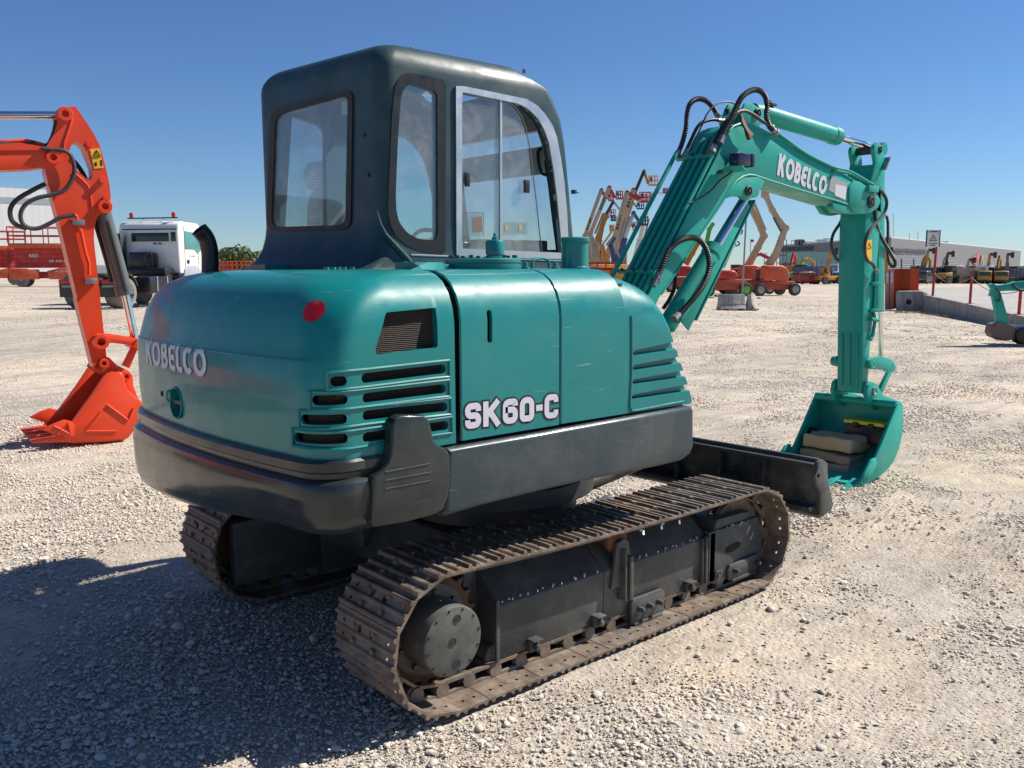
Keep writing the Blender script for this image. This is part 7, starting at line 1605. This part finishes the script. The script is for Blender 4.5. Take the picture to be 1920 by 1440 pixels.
def wall_box(a, b, px, name, mat, parent, off=.12, th=.12):
    pts = [on_wall(a, b, u, v, off) for u, v in px]; n = pts[0][1]; A_ = [p for p, _ in pts]; k = len(A_); return MB().add(A_+[p-n*th for p in A_], [tuple(range(k)), tuple(range(k, 2*k))[::-1]]+[(i, (i+1) % k, k+(i+1) % k, k+i) for i in range(k)]).build(name, mat, parent, smooth=False)
wall_box(c0, c1, [(1461.5, 473), (1600, 471), (1640, 470), (1640, 532), (1461.5, 532)], 'glazing', TEALGL, HALL)
for u in range(1466, 1640, 9): wall_box(c0, c1, [(u, 486), (u+1, 486), (u+1, 520), (u, 520)], 'mullion', LETW, HALL, .2, .1)
wall_box(c0, c1, [(1463, 495), (1484, 493), (1484, 505), (1463, 505)], 'canopy', DKGREY, HALL, .8, .7)
def wall_text(txt, a, b, px, mat, name, bold):
    ul, ur, ll, lr = [on_wall(a, b, u, v, .2)[0] for u, v in px]; m = text_mb(txt, .2, bold, .95); A_ = np.array(m.v); lo = A_.min(0); hi = A_.max(0); out = []
    for p in A_: s = (p[0]-lo[0])/(hi[0]-lo[0]); t = (p[1]-lo[1])/(hi[1]-lo[1]); out.append(tuple((ll*(1-s)+lr*s)*(1-t)+(ul*(1-s)+ur*s)*t))
    m.v = out; return m.build(name, mat, HALL, fixn=False, smooth=False)
wall_text('RITCHIE BROS. AUCTIONEERS', c0, c1, [(1464, 463.5), (1524, 460.5), (1464, 471.5), (1524, 469.5)], LETG, 'hall_lettering', .010)
wall_text('AUCTIONEERS', c0, c2, [(1676, 465.5), (1737, 468), (1676, 475), (1737, 476)], LETG, 'hall_lettering', .010)
REDE = plain('red_emblem', (.60, .09, .06), .5)
m = MB(); cc = [on_wall(c0, c2, 1833.5+11*math.cos(t)*1.0, 487.5+9.5*math.sin(t), .25)[0] for t in np.linspace(0, 2*math.pi, 30, False)]; ci_ = [on_wall(c0, c2, 1833.5+6.5*math.cos(t), 487.5+5.5*math.sin(t), .25)[0] for t in np.linspace(0, 2*math.pi, 30, False)]
m.grid([[*p] and p for p in []] or [cc, ci_], close=True); em = m.build('emblem', REDE, HALL, fixn=False); wall_box(c0, c2, [(1832, 475), (1836.5, 475), (1836.5, 487), (1832, 487)], 'emblem_stroke', REDE, em, .3, .05); wall_box(c0, c2, [(1831, 478), (1833, 478), (1833, 497), (1831, 497)], 'emblem_gap', CLADG, em, .28, .02)
for (u0, v0, u1, v1) in ((1660, 485, 1682, 515), (1691, 485, 1709, 515), (1714, 485, 1734, 515), (1776, 487, 1797, 515)):
    d_ = wall_box(c0, c2, [(u0, v0), (u1, v0+.4), (u1, v1), (u0, v1)], 'shutter_door', plain('slate_door', (.11, .12, .15), .5), HALL, .15, .1)
    for k in range(5): v = v0+1.5+k*4.2; wall_box(c0, c2, [(u0+1, v), (u1-1, v+.2), (u1-1, v+1.4), (u0+1, v+1.2)], 'door_slat', SHUT, d_, .22, .06)
for u0, u1, v0, v1 in ((1759, 1773, 451, 457),): 
    a = W(u0, v1+2, 215); b = W(u1, v1+2, 215); MB().bar(a+np.array([0, 0, .2]), b+np.array([0, 0, .2]), 2.5, 1.1).build('roof_unit', DKGREY, HALL)
for (u0, u1, vt, vb, mt) in ((1492, 1506, 449, 460, DKGREY), (1506, 1530, 452, 460, WHITE), (1530, 1548, 449, 459, plain('silver_duct', (.6, .62, .64), .3, .4)), (1545, 1560, 446, 458, WHITE)):
    a = W(u0, (vt+vb)/2, 214); b = W(u1, (vt+vb)/2, 214); MB().bar(a, b, 3, (vb-vt)/FPX*214).build('roof_unit', mt, HALL, bevel=.3)
m = MB(); m.tube([W(1484, 451, 205), W(1508, 450, 205)], .08, 5)
for u in (1484, 1490, 1496, 1502, 1508): m.tube([W(u, 450, 205), W(u, 460, 205)], .07, 5)
m.build('roof_railing', STEELM, HALL)
for u, v0, v1 in ((1675, 400, 446), (1705, 437, 448), (1721, 434, 449)): MB().tube([W(u, v0, 175), W(u, v1+2, 175)], .05, 5).build('antenna', STEELM, HALL)
# stair tower beside the left corner
g = GD(1465, 180); S = empty('scaffold_tower', g, 'small dark stair scaffold against the left corner of the hall', 'scaffold'); m = MB(); a = W(1463, 450, 180); b = W(1475, 450, 180)
for p in (a, b, a+FH*2, b+FH*2): m.tube([(p[0], p[1], g[2]), tuple(p)], .08, 5)
for z in np.linspace(g[2]+2, a[2], 5): m.tube([(a[0], a[1], z), (b[0], b[1], z)], .08, 5); m.tube([(a[0]+FH[0]*2, a[1]+FH[1]*2, z), (b[0]+FH[0]*2, b[1]+FH[1]*2, z)], .08, 5)
m.build('scaffold_frame', DKGREY, S)
# ================================================================ lamp pole, barriers, rubble, flag, lamp
g = GD(1392, 40.5); zt_ = W(1401, 350, 40.5); S = empty('steel_pole', g, 'slim grey steel pole rising from the concrete barrier behind the boom', 'pole'); MB().tube([np.array(g), W(1402, 350, 40.5)], [.045, .035], 12).build('shaft', STEELM, S); MB().lathe([(.12, 0), (.12, .02), (.05, .05)], g+np.array([0, 0, .0]), (0, 0, 1), 12).build('foot_plate', STEELM, S)
def jersey(u0, u1, t, rz, label, ln):
    g = GD((u0+u1)/2, t); S = L('concrete_barrier', g, label, 'barrier', 'concrete barriers at the foot of the steel pole', heading(rz)); pr = [(-.28, 0), (-.28, .08), (-.14, .28), (-.09, .68), (.09, .68), (.14, .28), (.28, .08), (.28, 0)]
    MB().prism([(a, b) for a, b in pr], 'x', -ln/2, ln/2).build('barrier_body', CONC, S, bevel=.02)
    for x in (-ln*.28, ln*.28): MB().box(x-.12, x+.12, -.285, .285, 0, .06).build('fork_slot', DARK, S)
jersey(1347, 1398, 38.5, 84, 'longer concrete barrier left of the pole foot', 1.15); jersey(1402, 1416, 38.8, 30, 'short concrete barrier end right of the pole', .6)
for i, (u, v, w_) in enumerate(((1322, 558, .35), (1334, 559, .3), (1342, 556, .2), (1424, 560, .22))):
    p = G(u, v); o = MB().ball((0, 0, 0), (w_, w_*.6, .09), 5).build('rubble_stone', CONC, None); o.location = tuple(p+np.array([0, 0, .04])); tag(o, ('flat broken stone furthest left of the barrier', 'flat broken stone touching the left end of the barrier', 'pointed broken stone just left of the barrier', 'small flat stone right of the barriers')[i], 'stone', 'broken stones beside the concrete barriers')
g = GD(1407, 150); S = empty('flag_pole', g, 'thin flag pole with a small red flag between the boom lifts', 'flag'); MB().tube([np.array(g), W(1407.5, 448, 150)], .06, 6).build('pole', STEELM, S); m = MB(); m.grid([[W(u, v, 150)+FH*.2*math.sin(u) for u in (1408, 1410, 1412, 1414)] for v in (449, 451.5, 454)]); o = m.build('flag', REDL, S)
g = GD(1433, 160); S = empty('street_lamp', g, 'tiny street lamp with a bent arm between the two cream booms', 'street lamp'); MB().tube([np.array(g)]+[W(u, v, 160) for u, v in ((1433, 480), (1434, 476), (1437, 475.5))], .08, 6).build('pole', STEELM, S); MB().bar(W(1436, 475.5, 160), W(1438, 476, 160), .3, .15).build('lamp_head', STEELM, S)
# ================================================================ loading ramp, wall, posts and chain
wt = [(1728.7, 552.5), (1790, 565), (1865, 582), (1920, 594), (1990, 611)]; wb = [(1730, 583.7), (1790, 594), (1865, 609), (1920, 619), (1990, 634)]
base = [G(u, v) for u, v in wb]; tops = []
for (u, v), b in zip(wt, base):
    q = ray(u, v); t = ((b[0]-CAM[0])*q[0]+(b[1]-CAM[1])*q[1])/(q[0]**2+q[1]**2); tops.append(np.array([b[0], b[1], CAM[2]+q[2]*t]))
out_ = RH*.30
RW = empty('retaining_wall', base[1], 'low stained concrete wall edging the raised slab on the right', 'wall')
rows = [[tuple(b-np.array([0, 0, .3])) for b in base], [tuple(t) for t in tops], [tuple(t+out_) for t in tops], [tuple(b+out_-np.array([0, 0, .3])) for b in base]]
MB().grid([list(c) for c in zip(*rows)], True).build('wall_face', CONC, RW)
PAD = MB(); far = []
ts_ = [np.array(t)+out_*.9-np.array([0, 0, .004]) for t in tops]; fr_ = [t+FH*0+RH*34+np.array([0, 0, .0]) for t in ts_]
dd_ = tops[0]-tops[1]; dd_ /= np.linalg.norm(dd_[:2]); ext = [W(u, 545.0, 57) for u in (1690, 2100)]
A0 = W(1715, 544, 56); A1 = W(2200, 545, 56); A0[2] = tops[0][2]-.02; A1[2] = tops[0][2]-.02
pts_ = [ts_[0]]+ts_[1:]+[ts_[-1]+RH*30, A1, A0]; pts_ = [np.array(p) for p in pts_]
k = len(pts_); low = [p-np.array([0, 0, 1.4]) for p in pts_]
o = MB().add(pts_+low, [tuple(range(k))]+[(i, (i+1) % k, k+(i+1) % k, k+i) for i in range(k)]).build('raised_slab', PADM, None, fixn=True); o['kind'] = 'structure'
def post(u, v, vt, label, w_=.10):
    i = np.interp(u, [p[0] for p in wt], range(len(wt))); i0 = min(int(i), len(wt)-2); p = tops[i0]+(tops[i0+1]-tops[i0])*(i-i0)+out_*.5
    q = ray(u, vt); t = ((p[0]-CAM[0])*q[0]+(p[1]-CAM[1])*q[1])/(q[0]**2+q[1]**2); zt = CAM[2]+q[2]*t
    S = empty('red_post', p, label, 'post', 'red posts along the retaining wall'); MB().tube([p, p+np.array([0.03, 0, zt-p[2]])], w_/2, 12).build('post_tube', DKRED, S); MB().box(p[0]-.12, p[0]+.12, p[1]-.12, p[1]+.12, p[2], p[2]+.015).build('base_plate', DKRED, S); return p, zt
p1, z1_ = post(1812, 568, 516, 'red post standing alone right of the sign post'); p2, z2_ = post(1901, 591, 540, 'red post behind the small teal excavator boom')
i = 0; p0 = tops[0]+(tops[1]-tops[0])*.2+out_*.5; q = ray(1749, 461); t = ((p0[0]-CAM[0])*q[0]+(p0[1]-CAM[1])*q[1])/(q[0]**2+q[1]**2); zs_ = CAM[2]+q[2]*t
SG = empty('warning_sign', p0, 'white warning sign with a yellow triangle on a red post', 'sign'); MB().tube([p0, (p0[0]+.05, p0[1]-.02, zs_)], .055, 12).build('post', DKRED, SG)
sc_ = t; nv = -FH; cS = PP(1749.5, 447, p0-FH*.08, nv); ww = 22/FPX*np.linalg.norm((p0-CAM)[:2]); hh = 28/22*ww
M_ = facing(cS, nv[0], nv[1]); bd = MB().box(-ww/2, ww/2, -hh/2, hh/2, -.015, .015).xf(M_).build('board', WHITE, SG, bevel=.004)
for s in (-1, 1): MB().box(s*ww/2-.02, s*ww/2+.02, -hh/2, hh/2, -.025, .025).xf(M_).build('board_edge', DKGREY, bd)
tri = lambda r, z: [(r*math.cos(a), r*math.sin(a)-.02, z) for a in (math.pi/2, math.pi/2+2.094, math.pi/2+4.188)]
m = MB().add(tri(ww*.36, .018), [(0, 1, 2)]).xf(M_); tr_ = m.build('triangle', LETB, bd, fixn=False, smooth=False); MB().add(tri(ww*.25, .022), [(0, 1, 2)]).xf(M_).build('triangle_field', plain('pale_yellow', (.75, .68, .35), .5), tr_, fixn=False, smooth=False)
mm = fit_text(text_mb('!', .2, .01), ww*.06, ww*.28); mm.v = [(x, y-.02, .026) for x, y, z in mm.v]; mm.xf(M_).build('exclamation', LETB, tr_, fixn=False, smooth=False)
for tx, yy, w2, h2 in (('WARNING', hh*.40, ww*.72, hh*.09), ('LOADING', -hh*.30, ww*.66, hh*.08), ('RAMP', -hh*.41, ww*.40, hh*.08)):
    mm = fit_text(text_mb(tx, .2, .008), w2, h2); mm.v = [(x, y+yy, .020) for x, y, z in mm.v]; mm.xf(M_).build('lettering', LETB, bd, fixn=False, smooth=False)
def chain(a, b, sag, label):
    pts = [a+(b-a)*k-np.array([0, 0, sag*4*k*(1-k)]) for k in np.linspace(0, 1, 25)]; o = MB().tube(pts, .014, 5).build('chain', STEELM, None); tag(o, label, 'chain', 'chains between the red posts'); return o
zc_ = P; aS = np.array([p0[0], p0[1], float(p0[2]+(z1_-p1[2])*.95)]); a1_ = np.array([p1[0], p1[1], z1_-.08]); a2_ = np.array([p2[0], p2[1], z2_-.08])
chain(aS, a1_, .35, 'sagging chain between the sign post and the lone red post'); chain(a1_, a2_, .3, 'chain running from the lone post toward the teal mini excavator'); chain(aS, aS+(aS-a1_)*.8+np.array([0, 0, -.2]), .3, 'chain leading left from the sign post behind the orange bin')
# concrete block with a hole, and the orange bin
bO = G(1704, 583); nb = -FH; CB = empty('concrete_block', bO, 'square weathered concrete block with a round hole at the wall end', 'concrete block')
nB = np.array([CAM[0]-bO[0], CAM[1]-bO[1], 0.0]); nB /= np.linalg.norm(nB)
blk = slab([(1679.5, 549), (1683, 546), (1729, 546), (1732, 548), (1731, 584), (1680, 582)], bO, nB, 1.0, 'block_body', CONC, CB, .03); hc_ = PP(1704, 566, bO, nB); nB_ = nB/np.linalg.norm(nB); boolean(blk, [MB().cyl(hc_+nB_*.2, hc_-nB_*.6, .125, n=24)])
oO = G(1668, 581); ON = empty('orange_bin', oO, 'tall orange steel bin with pale striped door beside the concrete block', 'container')
tb = float((oO-CAM)@FH); f0 = W(1660, 581, tb); f1 = W(1676, 579, tb); zT = float(W(1668, 504, tb)[2]); 
s1_ = W(1722, 546, tb*1.0); dB = (s1_-f1); dB[2] = 0; v = [np.array([p[0], p[1], z]) for p in (f0, f1, f1+dB, f0+dB) for z in (float(f1[2]), zT)]
MB().add(v, [(0, 2, 3, 1), (2, 4, 5, 3), (4, 6, 7, 5), (6, 0, 1, 7), (1, 3, 5, 7), (0, 6, 4, 2)]).build('bin_body', plain('orange_bin_paint', (.60, .085, .02), .6), ON, bevel=.01)
fr_ = f0-RH*.25; fd = slab([(1659.5, 504.5), (1676, 503.5), (1676, 580), (1659.5, 581)], f1-FH*.02, -FH, .03, 'bin_door', plain('pale_salmon_paint', (.60, .26, .20), .7), ON)
for u in (1662, 1670): slab([(u, 511), (u+4, 511), (u+4, 530), (u, 530)], f1-FH*.055, -FH, .008, 'white_strip', LETW, fd)
slab([(1667.3, 504), (1668, 504), (1668, 580), (1667.3, 580)], f1-FH*.055, -FH, .008, 'door_gap', DARK, fd)
# ================================================================ teal mini excavator at the right edge
mO = G(1905, 648); nM = -FH; ME = empty('mini_excavator', mO, 'small teal mini excavator cut off by the right edge, brown bucket resting low', 'excavator')
def q4(L_): return [(1440+x/4, 420+y/4) for x, y in L_]
slab(q4([(1664, 452), (1690, 448), (1720, 460), (1800, 452), (1860, 432), (1925, 428), (2100, 425), (2300, 470), (2300, 530), (2100, 505), (1930, 505), (1800, 500), (1745, 505), (1725, 520), (1690, 545), (1675, 540), (1690, 490)]), mO, nM, .16, 'boom', TEAL2, ME, .01)
slab(q4([(1690, 530), (1745, 510), (1770, 590), (1800, 700), (1800, 745), (1760, 752), (1725, 745), (1712, 640)]), mO, nM, .15, 'arm', TEAL2, ME, .01, -.005)
slab(q4([(1712, 752), (1755, 745), (1800, 752), (1850, 760), (1858, 820), (1848, 868), (1780, 878), (1745, 862), (1712, 850), (1695, 820)]), mO, nM, .45, 'bucket', plain('brown_worn_bucket', (.16, .12, .09), .7), ME, .02, .12)
MB().tube([PP(u, v, mO, nM)-FH*.1 for u, v in q4([(1690, 478), (1712, 500), (1725, 540), (1715, 575), (1690, 570)])], .022, 8).build('hose', RUBBER, ME); MB().tube([PP(u, v, mO, nM)-FH*.1 for u, v in q4([(1815, 445), (1830, 470), (1870, 495), (1925, 498)])], .03, 8).build('hose', RUBBER, ME)
slab(q4([(1880, 790), (1915, 780), (2300, 780), (2330, 800), (2330, 880), (2300, 910), (1915, 905), (1880, 885), (1862, 840)]), mO, nM, .3, 'track', RUBBER, ME, .03, .2); slab(q4([(2080, 560), (2400, 560), (2420, 770), (2080, 770)]), mO, nM, .9, 'house', TEAL2, ME, .05); slab(q4([(1855, 770), (2090, 775), (2090, 790), (1855, 785)]), mO, nM, .9, 'dozer_blade', STEELM, ME, .01)
# ================================================================ things carried in the main bucket
def lumpy(px, y0, y1, mat, name, label, cat, seed, amp=.012):
    o = MB().prism(XZ(px, (y0)), 'y', y0, y1).build(name, mat, None, bevel=.02, seg=3); bm = bmesh.new(); bm.from_mesh(o.data); bmesh.ops.triangulate(bm, faces=bm.faces); bmesh.ops.subdivide_edges(bm, edges=bm.edges, cuts=3, use_grid_fill=True); r = np.random.default_rng(seed); A_ = r.normal(0, 14, (6, 3)); ph_ = r.random(6)*6
    for vv in bm.verts: c = np.array(vv.co); vv.co = tuple(c+amp*np.array([math.sin(A_[0]@c+ph_[0]), math.sin(A_[1]@c+ph_[1]), math.sin(A_[2]@c+ph_[2])]))
    bm.to_mesh(o.data); bm.free(); o.data.polygons.foreach_set('use_smooth', [True]*len(o.data.polygons)); tag(o, label, cat); return o
KHAKI = paint('khaki_foam', (.50, .37, .21), .95, .6, 0, 1.0, bumpy=.6); KH2 = paint('grey_brown_foam', (.34, .255, .165), .95, .6, 0, 1.0, bumpy=.6)
xo = float(P(1642, 860, y=YK)[0])+.02
def stack_box(u0, v0t, v0b, u1, v1t, v1b, depth, name, label, cat, mat, seed, dx=0.0, amp=.010):
    a = P(u0, (v0t+v0b)/2, x=xo+dx); b = P(u1, (v1t+v1b)/2, x=xo+dx); zt = (P(u0, v0t, x=xo+dx)[2]+P(u1, v1t, x=xo+dx)[2])/2; zb = (P(u0, v0b, x=xo+dx)[2]+P(u1, v1b, x=xo+dx)[2])/2
    o = MB().box(xo+dx, xo+dx+depth, min(a[1], b[1]), max(a[1], b[1]), zb, zt).build(name, mat, None, bevel=.018, seg=2); bm = bmesh.new(); bm.from_mesh(o.data); bmesh.ops.triangulate(bm, faces=bm.faces); bmesh.ops.subdivide_edges(bm, edges=bm.edges, cuts=5, use_grid_fill=True); r = np.random.default_rng(seed); A_ = r.normal(0, 12, (6, 3)); ph_ = r.random(6)*6
    for vv in bm.verts: c = np.array(vv.co); vv.co = tuple(c+amp*np.array([math.sin(A_[0]@c+ph_[0])+.5*math.sin(3*A_[3]@c), math.sin(A_[1]@c+ph_[1]), math.sin(A_[2]@c+ph_[2])+.4*math.sin(3*A_[4]@c)]))
    bm.to_mesh(o.data); bm.free(); o.data.polygons.foreach_set('use_smooth', [True]*len(o.data.polygons)); tag(o, label, cat); return o
stack_box(1492, 857, 890, 1592, 872, 908, .32, 'folded_tarpaulin', 'dark folded tarpaulin at the bottom of the pile in the teal bucket', 'tarpaulin', KH2, 1, -.02)
stack_box(1498, 842, 856, 1592, 855, 872, .34, 'foam_mat', 'brown mat sandwiched between the tarpaulin and the khaki cushion in the bucket', 'mat', KH2, 2, -.0, .008)
stack_box(1503, 812, 838, 1596, 828, 854, .36, 'khaki_cushion', 'worn khaki foam cushion on top of the pile in the teal bucket', 'cushion', KHAKI, 3, .01, .012)
a = P(1584, 800, x=xo+.26); b = P(1656, 815, x=xo+.26); zt = P(1584, 788, x=xo+.26)[2]; zb = P(1584, 818, x=xo+.26)[2]; TB = empty('tool_box', (xo+.3, (a[1]+b[1])/2, zb), 'black tool box with a yellow lid lying in the teal bucket', 'tool box')
y0_, y1_ = min(a[1], b[1]), max(a[1], b[1]); MB().box(xo+.26, xo+.44, y0_, y1_, zb-.04, zt-.02).build('box_body', BLACKP, TB, bevel=.01); MB().box(xo+.25, xo+.45, y0_-.01, y1_+.01, zt-.018, zt+.012).build('lid', plain('yellow_lid', (.75, .62, .02), .4), TB, bevel=.006)
for f_ in (.3, .7): y_ = y0_+(y1_-y0_)*f_; MB().box(xo+.24, xo+.255, y_-.025, y_+.025, zt-.05, zt+.0).build('latch', BLACKP, TB, bevel=.003)
cc = P(1522, 832, x=xo+.20); o = hose([cc+np.array([0.0, .10*math.cos(t), .13*math.sin(t)]) for t in np.linspace(-1.2, 4.6, 16)], r=.022, name='coiled_hose', parent=None, fit=False); tag(o, 'black ribbed hose coiled against the left inside wall of the teal bucket', 'hose')
# dry grass at the foot of the concrete block and wall
r_g = np.random.default_rng(5); v = []; f = []
for i in range(420):
    u = r_g.uniform(1678, 1800); vb = np.interp(u, [1678, 1730, 1800], [585, 586, 598])+r_g.uniform(-.5, 2.5); p = G(u, vb); h_ = r_g.uniform(.05, .16); a = r_g.uniform(0, 6.28); d = np.array([math.cos(a), math.sin(a), 0])*.012; l_ = np.array([r_g.normal(0, .04), r_g.normal(0, .04), h_])
    k = len(v); v += [p-d, p+d, p+l_]; f.append((k, k+1, k+2))
o = MB().add(v, f).build('grass', plain('dry_grass', (.34, .29, .15), .9), None, smooth=False, fixn=False); tag(o, 'dry grass blades along the foot of the wall and block', 'grass', kind='stuff')
